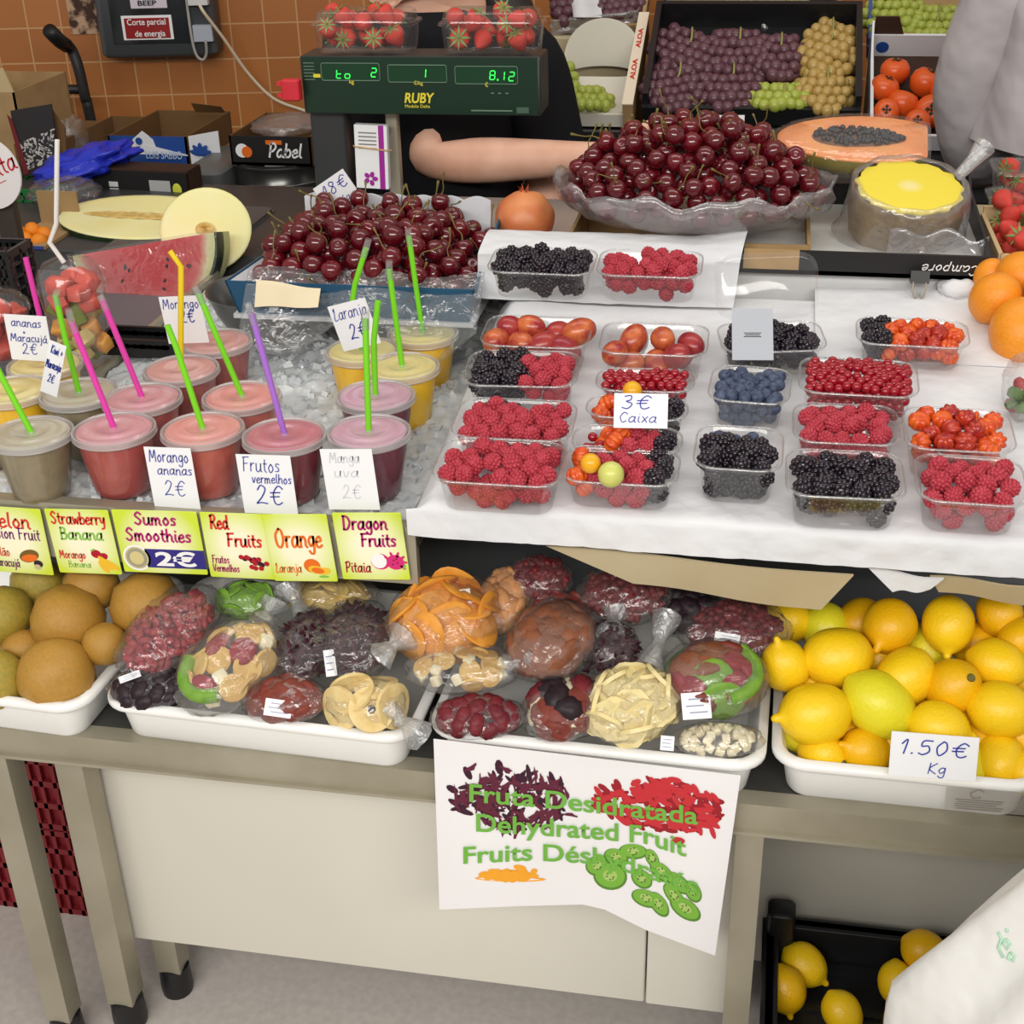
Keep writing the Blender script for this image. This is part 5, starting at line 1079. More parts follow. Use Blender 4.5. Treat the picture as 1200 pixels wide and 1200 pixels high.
wallq([(-w2 + .012, -d2 + .012, 0), (-w2 + .03, d2, 0), (-w2 + .03, d2, hB), (-w2, -d2, hB)], 'side_wall', BLUE, (.003, 0, 0))
wallq([(w2 - .012, -d2 + .012, 0), (w2 - .02, d2, 0), (w2 - .015, d2, hB + .02), (w2, -d2, hB)], 'side_wall', BLUE, (-.003, 0, 0))
wallq([(-w2 + .0, -d2 + .004, hB), (-w2 + .03, d2, hB), (-w2 + .045, d2 - .002, hB - .02), (-w2 + .016, -d2 + .01, hB - .02)], 'inner_liner', GREYW, (.002, 0, 0))
zt_ = (Mb.inverted() @ PY(450, 233, (Mb @ Vector((0, d2, 0))).y)).z
def bfl(u, v):
    x = -w2 + .03 + (wB - .06) * u; top = zt_ + .006 * abs(math.sin(u * PI * 7)); return (x, d2 + .004 * v, .0 + top * v)
MB().sheet(bfl, 84, 6, (0, .003, 0)).build('back_flap', GREYW, t, 0)
cap_ = lambda x, y: min(hB + .018 + .46 * (y + d2), zt_ + .006) - .9 * max(0, abs(x + .005) - w2 + .075)
pts = drop(190, .0146, -w2 + .024, w2 - .022, -d2 + .018, d2 - .016, lambda x, y: max(.022, cap_(x, y) - .062), cap_, 11, 50)
cherries(pts, Mb, 'dark red cherry in the pile in the blue cardboard tray', 'cherries in the blue tray', 3)
# clear film tucked over the front of that tray
def film_drape(u, v):
    x = -w2 + .03 + (wB - .02) * u; s = v * .12
    y = -d2 + .03 - s * .55 - .006 * math.sin(u * 9 + 1) - .004; z = hB + .014 - s * .85 * (.5 + .5 * math.sin(u * 5 + .8) ** 2) + .004 * math.sin(u * 14)
    return (x, y - .006, z)
MB().sheet(film_drape, 60, 14, (0, .0004, .0003)).build('film_drape', FILM, t, 180)
o = MB().sheet(lambda u, v: (-w2 + .05 + .09 * u, -d2 - .010 - .018 * v + .004 * math.sin(u * 6), hB + .006 - .032 * v - .012 * u * (1 - v) + .004 * u), 10, 6, (0, .0006, 0)).build('kraft_strip', mat('cream_paper', (226, 212, 180), .7, .2), t, 60)
# price card behind them
yB = (Mb @ Vector((0, d2, 0))).y - .012
card('price_card', (373, 218), (408, 194), (395, 262), yB, 'white card reading 18 euro kg stuck behind the cherries of the blue tray', [('18€', .55, .36, .17, .8), ('Kg', .6, .68, .1, .3)])
# steel bowls under the tray
SB_ = mat('bowl_steel', (126, 126, 124), .3, .5, .8)
for i, px in enumerate((318, 430, 505)):
    p = PY(px, 405, Mb.translation.y + .0); zb_ = Mb.translation.z - ZC - .006
    o = MB().lathe([(.05, 0), (.052, .004), (.075, zb_ * .6), (.085, zb_ * .95), (.088, zb_), (.083, zb_ - .002), (.05, .008)], 30, fr=lambda a, z: 1 + .012 * math.sin(a * 24)).build('steel_bowl', SB_, None, 50); o.matrix_world = T(p.x, Mb.translation.y, ZC + .006)
    tag(o, ['ridged steel bowl under the left end of the blue cherry tray', 'ridged steel bowl under the middle of the blue cherry tray', 'ridged steel bowl under the right end of the blue cherry tray'][i], 'bowl', 'bowls under the cherry tray')

# ---- melons at the left
MFLESH = mat('honey_melon_flesh', (238, 230, 150), .35, .4, var=(14, (244, 240, 190), .3), sss=.1)
MSEED = mat('melon_seed_bed', (226, 202, 130), .5, .4, var=(60, (200, 160, 84)), bump=(80, .6))
MRIND = mat('green_melon_rind', (52, 74, 36), .5, .4, var=(40, (34, 52, 26)), bump=(60, .4))
YRIND = mat('yellow_melon_rind', (206, 190, 110), .5, .4, var=(20, (190, 170, 90)))
def half_melon(name, label, c, L, Wd, D, rot, rind, seedw, cutend=None):
    t = thing(name, label, 'melon', T(c) @ rot)
    mb = MB(); N = 40
    rs = []
    for i in range(11):
        a = (PI / 2) * i / 10; k = math.cos(a); rs.append([(L * k * math.cos(2 * PI * j / N), Wd * k * math.sin(2 * PI * j / N), -D * math.sin(a)) for j in range(N)])
    mb.rings(rs[:-1] + [[(v[0] * .02 + 0, v[1] * .02, -D) for v in rs[0]]], False, True); mb.build('rind', rind, t, 180)
    MB().rings([[(L * k * math.cos(2 * PI * j / N), Wd * k * math.sin(2 * PI * j / N), z) for j in range(N)] for k, z in ((1.0, -.001), (.985, .001), (.9, .0015), (.5, .001), (.02, .001))], False, True).build('flesh', MFLESH, t, 60)
    MB().rings([[(L * seedw[0] * k * math.cos(2 * PI * j / N) + seedw[2], Wd * seedw[1] * k * math.sin(2 * PI * j / N), z + .001 * math.sin(j * 3)) for j in range(N)] for k, z in ((1, .0016), (.8, .004), (.5, .003), (.02, .004))], False, True).build('seed_bed', MSEED, t, 60)
    return t
c = PY(166, 254, 2.34); hl = psize(104, c)
half_melon('melon_half', 'long halved honey melon lying cut side up behind the watermelon', c, hl, hl * .52, hl * .44, RX(12) @ RZ(-2), MRIND, (.72, .14, .0))
c = PY(241, 269, 2.20); q = psize(54, c)
half_melon('melon_half', 'round slice of pale yellow melon standing beside the watermelon', c, q, q * .95, q * .5, RX(55) @ RY(8), YRIND, (.22, .17, 0))
# watermelon: half disc wedge
WF = bpy.data.materials.new('watermelon_flesh'); WF.use_nodes = True
def wmat():
    nt = WF.node_tree; b = nt.nodes['Principled BSDF']; b.inputs['Roughness'].default_value = .25; b.inputs['Coat Weight'].default_value = .5
    tc = nt.nodes.new('ShaderNodeTexCoord'); ln = nt.nodes.new('ShaderNodeVectorMath'); ln.operation = 'LENGTH'; sx = nt.nodes.new('ShaderNodeVectorMath'); sx.operation = 'MULTIPLY'; sx.inputs[1].default_value = (1, 1.0, 0)
    no = nt.nodes.new('ShaderNodeTexNoise'); no.inputs['Scale'].default_value = 24; ad = nt.nodes.new('ShaderNodeMath'); ad.operation = 'MULTIPLY_ADD'; ad.inputs[1].default_value = .018
    nt.links.new(tc.outputs['Object'], sx.inputs[0]); nt.links.new(sx.outputs[0], ln.inputs[0]); nt.links.new(tc.outputs['Object'], no.inputs['Vector']); nt.links.new(no.outputs['Fac'], ad.inputs[0]); nt.links.new(ln.outputs['Value'], ad.inputs[2])
    dv = nt.nodes.new('ShaderNodeMath'); dv.operation = 'DIVIDE'; dv.inputs[1].default_value = WR; nt.links.new(ad.outputs[0], dv.inputs[0])
    rp = nt.nodes.new('ShaderNodeValToRGB'); e = rp.color_ramp.elements; e[0].position = .5; e[0].color = lin((224, 82, 88)); e[1].position = 1.0; e[1].color = lin((226, 226, 160))
    for p_, c_ in ((.84, (228, 106, 106)), (.90, (232, 168, 140)), (.95, (234, 226, 178))): k = e.new(p_); k.color = lin(c_)
    nt.links.new(dv.outputs[0], rp.inputs[0]); nt.links.new(rp.outputs[0], b.inputs['Base Color'])
YW = 2.11
pa, pb = PY(84, 300, YW), PY(252, 272, YW); o0 = pa.lerp(pb, .5); WR = (pb - pa).length / 2 * 1.02
wmat()
x_ = (pb - pa).normalized(); Mw = frame(o0, x_, Vector((0, .25, .97)))
wt = thing('watermelon_slice', 'large film-wrapped watermelon wedge with its red cut face to the front', 'watermelon', Mw)
N = 40; yk = .92
arc = [(WR * math.cos(-PI * i / N), WR * yk * math.sin(-PI * i / N)) for i in range(N + 1)]
# cut face slightly smaller than the rind
MB().prism([(x * .965, y * .95) for x, y in arc], -.06, .001).build('flesh', WF, wt, 30)
rm = MB(); vs = []
for zz, k in ((.0005, 1.0), (-.07, .93)):
    vs += [(x * k, y * k, zz) for x, y in arc] + [(x * .965 * k, y * .95 * k, zz) for x, y in arc]
L_ = N + 1
fs = [(i, i + 1, L_ + i + 1, L_ + i) for i in range(N)] + [(2 * L_ + i + 1, 2 * L_ + i, 3 * L_ + i, 3 * L_ + i + 1) for i in range(N)] + [(i, 2 * L_ + i, 2 * L_ + i + 1, i + 1) for i in range(N)]
rm.add(vs, fs); rm.build('rind', mat('watermelon_rind', (34, 50, 34), .4, .5, var=(20, (22, 34, 24))), wt, 60)
rg = random.Random(4); sm = MB()
for k in range(10):
    a = rg.uniform(-2.8, -.4); q = rg.uniform(.35, .75) * WR
    MB().ell((0, 0, 0), (.004, .0026, .0012), 8, 6).build('seed', mat('watermelon_seed', (50, 26, 22), .4, .5), wt, 180, T(q * math.cos(a), q * yk * math.sin(a), .0015) @ RZ(rg.uniform(0, 180)))
MB().sheet(lambda u, v: (WR * 1.02 * (2 * u - 1), -WR * yk * 1.02 * v * math.sqrt(max(.0, 1 - (2 * u - 1) ** 2)) + .004, .005 + .002 * noise.noise(Vector((u * 7, v * 7, 0)))), 40, 24, (0, 0, -.0003)).build('film_wrap', clear('tight_film', gloss=.06, milk=.02, rough=.1, bump=(26, 1.0), edge=.4), wt, 180)
# grey bin they rest on, black slatted crates
def simple_box(name, label, cat, x0, x1, yf, yb_, z0, z1, m, r=.006):
    o = MB().rbox((0, 0, (z1 - z0) / 2), (x1 - x0, yb_ - yf, z1 - z0), r).build(name, m); o.matrix_world = T((x0 + x1) / 2, (yf + yb_) / 2, z0); return tag(o, label, cat)
zw = PY(150, 364, YW).z
gb = thing('grey_bin', 'grey plastic bin carrying the watermelon wedge', 'bin', T(PY(170, 380, 2.10).x, 2.325, ZC + .006))
gw = psize(175, PY(170, 380, 2.02)); gh = zw - ZC - .012
MB().loft([(gw * .9, .36, .02, 0), (gw, .40, .025, gh - .014), (gw + .012, .412, .03, gh - .012), (gw + .012, .412, .03, gh), (gw - .01, .39, .02, gh), (gw * .88, .34, .02, .006)], True, True).build('bin_body', GREYBIN, gb, 50)
for k in range(3): MB().box((0, -.196 - .004 + .004 * k, gh * (.25 + .22 * k)), (gw * .93, .004, .004)).build('moulded_rib', GREYBIN, gb, 0)
def lattice(name, label, x0, x1, yf, z0, z1, dep, m, nx, nz, cat='crate'):
    t = thing(name, label, cat, T((x0 + x1) / 2, yf, z0)); w = x1 - x0; h = z1 - z0
    for nm, yy in (('front_wall', .004), ('back_wall', dep - .004)):
        mb = MB()
        for i in range(nx + 1): mb.box((-w / 2 + w * i / nx, yy, h / 2), (.004 if i % 3 else .009, .006, h))
        for j in range(nz + 1): mb.box((0, yy, h * j / nz), (w, .006, .004 if j % nz else .012))
        mb.build(nm, m, t, 0)
    for sx in (-1, 1):
        mb = MB(); ns = max(2, int(dep / .03))
        for i in range(ns + 1): mb.box((sx * w / 2, dep * i / ns, h / 2), (.006, .005, h))
        for j in range(nz + 1): mb.box((sx * w / 2, dep / 2, h * j / nz), (.006, dep, .004 if j % nz else .012))
        mb.build('side_wall', m, t, 0)
    MB().box((0, dep / 2, .003), (w, dep, .006)).build('crate_floor', m, t, 0); return t
p = PY(122, 450, 1.72); q = PY(208, 450, 1.72)
lattice('slatted_crate', 'black slatted crate standing on the ice behind the pink cups', p.x, q.x, 1.72, ZC + .012, PY(170, 404, 1.72).z, .06, BLACK_P, 10, 4)
p = PY(-40, 380, 1.80); q = PY(24, 380, 1.80)
lattice('slatted_crate', 'black slatted crate at the left edge behind the cut fruit cup', p.x, q.x, 1.80, ZC + .012, PY(10, 300, 1.80).z, .07, BLACK_P, 8, 6)
# round sign on a post at the left edge
yS_ = 2.02; p0 = PY(14, 235, yS_); p1 = PY(36, 372, yS_)
sg = thing('sign_post', 'dark post at the left edge carrying a round white sign with red script', 'sign', T(p1.x - .016, yS_ + .02, ZC))
MB().rbox((0, 0, (p0.z - ZC) / 2 + .03), (.034, .02, p0.z - ZC + .06), .004).build('post', mat('brown_post', (58, 48, 42), .5, .4), sg, 30)
cS = PY(-16, 203, yS_ - .006); rS = psize(43, cS); Mi = sg.matrix_world.inverted()
b_ = MB().lathe([(.0005, 0), (rS, 0), (rS, .004), (.0005, .004)], 40, RX(90)).build('sign_disc', mat('sign_white', (232, 226, 226), .4, .4), sg, 40, Mi @ T(cS + Vector((0, .004, 0))))
pen('Granita', rS * .28, .003, mat('sign_red', (190, 40, 44), .4, .4), b_, RX(90) @ T(.01, -.01, .0045) @ RZ(24), 'lettering', .15, rS * 1.8)
MB().box((0, 0, 0), (rS * 1.2, .0012, .0004), RX(90) @ T(.0, -rS * .42, .0046) @ RZ(24)).build('sign_line', mat('sign_red', (190, 40, 44)), b_, 0)
# clementines in a blue and white box
p = PY(20, 300, 2.20); q = PY(62, 300, 2.20); zt2 = PY(30, 285, 2.20).z
t = thing('clementine_box', 'small cardboard box of clementines at the left behind the fruit cup', 'box', T(p.lerp(q, .5).x - .02, 2.20, ZC + .005)); w = q.x - p.x + .01; h = zt2 - ZC - .01
MB().box((0, .002, h / 2), (w, .004, h)).build('front_wall', mat('blue_print_card', (58, 74, 150), .6, .3), t, 0); MB().box((0, .15, h / 2 + .03), (w, .004, h + .06)).build('back_wall', KRAFT, t, 0)
for sx in (-1, 1): MB().box((sx * w / 2, .076, h / 2), (.004, .15, h)).build('side_wall', KRAFT, t, 0)
MB().box((0, .076, h * .55), (w, .15, .006)).build('box_floor', KRAFT, t, 0)
me_cl = MB().lathe([(.0005, -.78), (.4, -.84), (.85, -.5), (1, 0), (.85, .5), (.4, .82), (.12, .78), (.0005, .72)], 20).me('clementine', mat('clementine_peel', (244, 142, 22), .4, .5, bump=(160, .3)), 180)
for x, y in ((22, 273), (38, 270), (52, 275), (30, 281), (46, 283), (16, 283)):
    c = PY(x, y, 2.26 if y < 278 else 2.23); o = bpy.data.objects.new('clementine', me_cl); COL.objects.link(o); o.matrix_world = T(c) @ rand_rot(rg) @ S(psize(10, c)); tag(o, 'bright orange clementine in the small box at the left', 'clementine', 'clementines in the small box')
# green crate
p = PY(4, 240, 2.5); q = PY(54, 240, 2.5)
lattice('green_crate', 'green slatted plastic crate behind the clementines', p.x - .08, q.x, 2.5, ZC - .03, PY(30, 226, 2.5).z, .25, mat('green_plastic', (24, 110, 58), .4, .5), 7, 3)
# counter extension that carries these
simple_box('rear_counter', 'dark counter top behind the ice carrying melons and crates', 'counter', -1.9, xb0 - .08, 2.205, 2.68, 0, ZC + .004, mat('dark_counter', (66, 66, 66), .45, .4))

# ---- boxes along the wall
def carton(name, label, pxl, pxr, py_top, py_bot, Y, dep, m, group=None, rz=0):
    a, b = PY(pxl, py_bot, Y), PY(pxr, py_bot, Y); z1 = PY((pxl + pxr) / 2, py_top, Y).z; z0 = (a.z + b.z) / 2
    t = thing(name, label, 'box', T((a.x + b.x) / 2, Y, z0) @ RZ(rz), group); w = b.x - a.x; h = z1 - z0
    MB().box((0, .002, h / 2), (w, .004, h)).build('front_wall', m[0], t, 0); MB().box((0, dep, h / 2), (w, .004, h)).build('back_wall', m[1], t, 0)
    for sx in (-1, 1): MB().box((sx * (w / 2 - .002), dep / 2, h / 2), (.004, dep, h)).build('side_wall', m[1], t, 0)
    MB().box((0, dep / 2, .003), (w - .008, dep, .006)).build('box_floor', m[1], t, 0)
    return t, w, h
BLUEB = mat('blue_box_card', (36, 74, 150), .5, .4); WBOX = mat('white_box_card', (222, 224, 228), .6, .3); BRN = mat('brown_card', (110, 82, 52), .8, .2)
FT = RX(90)      # text facing the customers
t, w, h = carton('fruit_carton', 'blue and white open carton lettered LUIS SABBO against the tiled wall', 132, 222, 160, 196, 2.95, .28, (BLUEB, BRN))
text('LUIS SABBO', h * .36, mat('pale_print', (186, 206, 232), .5, .3), t, T(w * .20, -.0036, h * .30) @ FT, width=w * .46)
MB().sheet(lambda u, v: (-w * .05 - w * .18 + w * .36 * u + .1 * w * v * (.5 - u), -.001 - .0 * v, h * .42 + h * .75 * v * (1 - .35 * abs(2 * u - 1))), 8, 5, (0, .003, 0)).build('white_flap', WBOX, t, 0)
MB().sheet(lambda u, v: (-w * .15 + w * .65 * u, -.0015, h * (.5 - .10 * u) + h * .32 * v * (1 - u * .9)), 8, 3, (0, .003, 0)).build('white_band', WBOX, t, 0)
MB().sheet(lambda u, v: (w * .05 + w * .4 * u, .27 - .02 * v, h + h * .35 * v * (1 - .3 * u)), 4, 3, (0, .003, 0)).build('back_flap', BRN, t, 0)
MB().lathe([(.0005, 0), (h * .12, 0), (h * .12, .0006), (.0005, .0006)], 20, T(-w * .1, -.0022, h * .85) @ RX(90)).build('blue_emblem', BLUEB, t, 0)
MB().sheet(lambda u, v: (w * .5 + .005 + w * .36 * u, .003 + .012 * u, h * (.02 + 1.0 * v) - h * .06 * u * (1 - v) + h * .15 * u * v), 6, 4, (0, .003, 0)).build('end_flap', WBOX, t, 0)
fl = MB()
for a_ in (90, 50, 130, 15, 165): fl.ell((0, 0, 0), (h * .22, .0006, h * .09), 12, 6, T(w * .66, .003, h * .45) @ RY(-a_) @ T(h * .16, 0, 0))
fl.build('blue_flower_print', BLUEB, t, 60)
t, w, h = carton('fruit_carton', 'black carton lettered Pabel with an orange picture, on top of the steel drum', 272, 366, 160, 194, 2.86, .24, (BLACK_C, BRN))
pen('Pabel', h * .27, .0042, PW_, t, T(w * .18, -.001, h * .30) @ FT, 'lettering', .2, w * .42)
for k, (dx, m_) in enumerate(((-.35, PW_), (-.29, PO))): MB().lathe([(.0005, 0), (h * (.24 - .05 * k), 0), (h * (.24 - .05 * k), .001), (.0005, .001)], 24, T(w * dx, -.0005 - .001 * k, h * (.5 - .04 * k)) @ RX(90)).build('printed_orange', m_, t, 0)
MB().box((w * .05, -.0005, h * .80), (w * .2, .001, h * .14)).build('printed_strip', PO, t, 0); MB().box((w * .05, -.0005, -.004), (w * .28, .002, h * .12)).build('sticker', mat('grey_sticker', (150, 146, 140)), t, 0)
o = MB().ell((0, 0, 0), (w * .42, .09, h * .30), 30, 16, fn=lambda d: 1 + .25 * noise.noise(d * 4)).build('crumpled_film', POLY, None, 180); o.matrix_world = t.matrix_world @ T(0, .12, h * 1.02); tag(o, 'crumpled clear film lying in the black Pabel carton', 'film')
# steel drum
c = PY(318, 262, 2.84); r = psize(58, c); zt3 = PY(318, 196, 2.84).z; hh = zt3 - SZ
o = MB().lathe([(r * .98, 0), (r * 1.0, .004), (r, hh * .45), (r * 1.02, hh * .47), (r, hh * .5), (r, hh * .86), (r * 1.03, hh * .88), (r * 1.03, hh * .93), (r, hh * .95), (r, hh), (r * .96, hh), (r * .95, .01)], 48).build('steel_drum', mat('drum_steel', (96, 96, 94), .25, .5, .8), None, 50); o.matrix_world = T(c.x, 2.84 + r, SZ); tag(o, 'round dark steel drum under the black Pabel carton', 'drum')
c = PY(235, 240, 2.80); simple_box('grey_tub', 'grey plastic tub left of the steel drum', 'tub', PY(215, 240, 2.80).x, PY(262, 240, 2.80).x, 2.80, 3.05, SZ, PY(240, 200, 2.80).z, mat('tub_grey', (96, 98, 98), .4, .4), .02)
# long black carton with labels
t, w, h = carton('fruit_carton', 'long low black carton with white and yellow labels behind the melon', 72, 226, 200, 236, 2.62, .06, (BLACK_C, mat('dark_brown_card', (62, 42, 32), .7, .3)), rz=-4)
MB().box((0, .03, h + .002), (w, .06, .004)).build('lid_flap', mat('dark_brown_card', (62, 42, 32)), t, 0)
LB_ = mat('white_sticker', (214, 214, 214), .5, .3)
for (x, z, a_, b_, m_) in ((-.08, .55, .07, .16, LB_), (-.08, .34, .07, .16, LB_), (.28, .48, .16, .5, mat('grey_sticker2', (178, 178, 178))), ):
    MB().box((w * x, -.0006, h * z), (w * a_, .001, h * b_)).build('sticker', m_, t, 0)
MB().ell((w * .41, -.001, h * .45), (w * .035, .001, h * .22), 16, 8).build('yellow_print', mat('lime_print', (206, 214, 70)), t, 60)
MB().tube([(w * -.36 + h * .2 * math.cos(2 * PI * k / 20), -.001, h * .55 + h * .2 * math.sin(2 * PI * k / 20)) for k in range(21)], .0012, 6).build('printed_ring', mat('dim_print', (70, 66, 66)), t, 60)
# blue bag
c = PY(86, 200, 2.62); o = MB().ell((0, 0, 0), (psize(62, c), .10, psize(19, c)), 40, 24, fn=lambda d: 1 + .35 * noise.noise(d * 3 + Vector((4, 0, 0))) + .10 * noise.noise(d * 10)).build('plastic_bag', mat('blue_bag', (36, 52, 190), .35, .5, bump=(40, .8)), None, 180); o.matrix_world = T(c + Vector((0, .05, 0))) @ RY(-16); tag(o, 'crumpled blue plastic bag between the cartons at the left', 'bag')
c = PY(75, 225, 2.48); o = MB().ell((0, 0, 0), (psize(42, c), .06, psize(16, c)), 30, 18, fn=lambda d: 1 + .3 * noise.noise(d * 4)).build('plastic_bag', FILM, None, 180); o.matrix_world = T(c); tag(o, 'crumpled clear bag in front of the blue bag', 'bag')
# patterned dark carton and kraft cartons at the far left
ZEB = bpy.data.materials.new('zebra_print'); ZEB.use_nodes = True
nt = ZEB.node_tree; tcn = nt.nodes.new('ShaderNodeTexCoord'); wv = nt.nodes.new('ShaderNodeTexNoise'); wv.inputs['Scale'].default_value = 55; wv.inputs['Distortion'].default_value = 2.5; wv.inputs['Detail'].default_value = 1
rpn = nt.nodes.new('ShaderNodeValToRGB'); rpn.color_ramp.interpolation = 'CONSTANT'; rpn.color_ramp.elements[0].color = lin((40, 38, 40)); rpn.color_ramp.elements[1].position = .52; rpn.color_ramp.elements[1].color = lin((190, 186, 180))
nt.links.new(tcn.outputs['Object'], wv.inputs['Vector']); nt.links.new(wv.outputs['Fac'], rpn.inputs['Fac']); nt.links.new(rpn.outputs['Color'], nt.nodes['Principled BSDF'].inputs['Base Color'])
Yz = 2.7
def pquad(nm, quad, Y, m, parent, inv, off=0, th=.004):
    P = [inv @ PY(x, y, Y - off) for x, y in quad]; MB().sheet(lambda u, v: P[0].lerp(P[1], u).lerp(P[3].lerp(P[2], u), v), 4, 4, (0, th, 0)).build(nm, m, parent, 0)
base = PY(40, 205, Yz); t = thing('patterned_carton', 'dark carton with a black and white zigzag print at the far left', 'box', T(base)); inv = t.matrix_world.inverted()
pquad('front_panel', [(26, 206), (70, 206), (60, 122), (12, 130)], Yz, mat('charcoal_card', (48, 44, 46), .6, .3), t, inv)
pquad('zigzag_print', [(30, 200), (60, 190), (64, 150), (22, 168)], Yz, ZEB, t, inv, .002, .001)
pquad('red_edge', [(28, 205), (34, 203), (14, 140), (8, 134)], Yz, mat('dark_red_card', (110, 36, 40), .6, .3), t, inv, .003, .001)
pquad('side_panel', [(70, 206), (78, 190), (76, 150), (58, 124)], Yz + .02, BRN, t, inv)
MB().box((0, .14, .03), (psize(50, base), .24, .06)).build('box_body', BRN, t, 0)
def redscr(): pen('Iris', .012, .002, mat('dim_red', (130, 40, 46)), t, inv @ T(PY(28, 142, Yz - .004)) @ RX(90) @ RZ(20), 'lettering')
t2, w, h = carton('kraft_carton', 'open kraft carton at the far left edge with its flap up', -40, 34, 108, 205, 2.88, .25, (KRAFT, KRAFT))
MB().sheet(lambda u, v: (-w / 2 + w * u * (1 - .06 * v), .0 - .01 * v, h + psize(28, PY(10, 100, 2.88)) * v), 4, 3, (0, .004, 0)).build('top_flap', mat('kraft_flap', (206, 184, 140), .8, .2), t2, 0)
t2, w, h = carton('kraft_carton', 'small brown carton with a green and white label beside the blue carton', 92, 134, 158, 190, 3.0, .2, (BRN, BRN))
MB().box((w * .12, -.004, h * .75), (w * .30, .004, h * 1.0), T(0, 0, 0)).build('label_tab', WBOX, t2, 0); MB().box((w * .10, -.0066, h * .5), (w * .34, .001, h * .28)).build('green_print', mat('label_green', (30, 100, 66)), t2, 0)
MB().box((w * .12, -.0066, h * .95), (w * .18, .001, h * .35)).build('green_print', mat('label_green', (30, 100, 66)), t2, 0)
c = PY(88, 168, 2.85); o = MB().ell((0, 0, 0), (psize(14, c), .05, psize(30, c)), 24, 18, fn=lambda d: 1 + .25 * noise.noise(d * 3)).build('plastic_bag', clear('grey_poly', gloss=.12, milk=.55, rough=.25, bump=(30, 1.0), milkcol=(170, 158, 140)), None, 180); o.matrix_world = T(c); tag(o, 'crumpled greyish plastic bag behind the patterned carton', 'bag')
# hand truck
Yh = 3.50; HT = mat('black_tube', (38, 36, 36), .45, .4)
b0 = PY(110, 150, Yh); t = thing('hand_truck', 'black tubular hand truck leaning by the tiled wall', 'hand truck', T(b0.x, Yh, 0)); inv = t.matrix_world.inverted()
pts_ = [PY(58, 36, Yh - .10), PY(70, 48, Yh - .05), PY(83, 57, Yh), PY(92, 80, Yh), PY(100, 115, Yh), PY(108, 148, Yh)]
pts_.append(Vector((pts_[-1].x + .05, Yh - .03, .06)))
MB().tube([inv @ p for p in crom(pts_, 5)], .0145, 10).build('tube_frame', HT, t, 180)
q_ = [PY(50, 104, Yh), PY(56, 150, Yh)]; q_.append(Vector((q_[-1].x + .05, Yh - .03, .06)))
MB().tube([inv @ p for p in q_], .0125, 10).build('tube_frame', HT, t, 180)
MB().tube([inv @ PY(48, 104, Yh), inv @ PY(98, 105, Yh)], .0125, 10).build('cross_bar', HT, t, 180)
MB().tube([inv @ p for p in pts_[:2]] + [inv @ pts_[1].lerp(pts_[2], .6)], .019, 12).build('hand_grip', BLACK_P, t, 180)
MB().box((-.06, -.1, .01), (.26, .2, .012)).build('toe_plate', HT, t, 0)
# electric box on the wall
a = wl(130, 62); b = wl(264, 62); zTop = a.z + .42; inv = None
eb = thing('electric_box', 'grey wall electric box with red sign Corte parcial de energia', 'electric box', WM @ T((a.x + b.x) / 2, 0, a.z)); w = b.x - a.x; h = .42
MB().rbox((0, -.05, h / 2), (w, .10, h), .02).build('enclosure', mat('slate_plastic', (74, 78, 80), .45, .4), eb, 50)
def eq(x0, y0, x1, y1, dep, nm, m, off=.0):
    p, q = eb.matrix_world.inverted() @ PW(x0, y1, .10), eb.matrix_world.inverted() @ PW(x1, y0, .10)
    return MB().rbox(((p.x + q.x) / 2, -.10 - off - dep / 2 + .0005, (p.z + q.z) / 2), (q.x - p.x, dep, q.z - p.z), .002).build(nm, m, eb, 30), (p, q)
eq(134, -40, 214, 52, .004, 'window_cover', mat('smoked_cover', (34, 38, 40), .2, .5))
_, (p, q) = eq(146, 17, 201, 47, .003, 'sign_border', PW_, .004); eq(149, 20, 198, 45, .003, 'sign_plate', mat('sign_red_plate', (150, 26, 30), .4, .4), .006)
zc_ = (p.z + q.z) / 2; xc_ = (p.x + q.x) / 2; hw = q.x - p.x
text('Corte parcial', .022, PW_, eb, T(xc_, -.1096, zc_ + .008) @ FT, width=hw * .76, bold=.01); text('de energia', .022, PW_, eb, T(xc_ + .006, -.1096, zc_ - .022) @ FT, width=hw * .60, bold=.01)
_, (p, q) = eq(154, -20, 193, 10, .003, 'paper_notice', mat('pale_notice', (216, 206, 216), .6, .3), .004); text('BEEP', .018, INK_K, eb, T(p.x + .045, -.1078, p.z + .008) @ FT, width=.05, bold=.02)
eq(229, 28, 249, 48, .02, 'socket_cover', mat('socket_grey', (176, 182, 194), .4, .4)); eq(223, -20, 243, 5, .03, 'plug', mat('plug_white', (214, 214, 212), .4, .4))
cb = [PW(234, 6, .13), PW(240, 16, .135), PW(262, 45, .10), PW(290, 85, .06), PW(320, 115, .05), PW(352, 128, .05), PW(372, 134, .06)]
o = MB().tube([p - cb[0] for p in crom(cb, 6)], .0045, 8).build('cable', mat('white_cable', (222, 206, 180), .5, .4), None, 180); o.matrix_world = T(cb[0]); tag(o, 'white cable drooping from the wall electric box to the scale', 'cable')
cb = [PW(218, -5, .11), PW(224, 40, .115), PW(230, 64, .115), PW(238, 70, .115), PW(242, 62, .12), PW(241, 48, .13)]
o = MB().tube([p - cb[0] for p in crom(cb, 6)], .004, 8).build('cable', mat('grey_cable', (170, 166, 160), .5, .4), None, 180); o.matrix_world = T(cb[0]); tag(o, 'short grey cable looping below the socket of the electric box', 'cable')
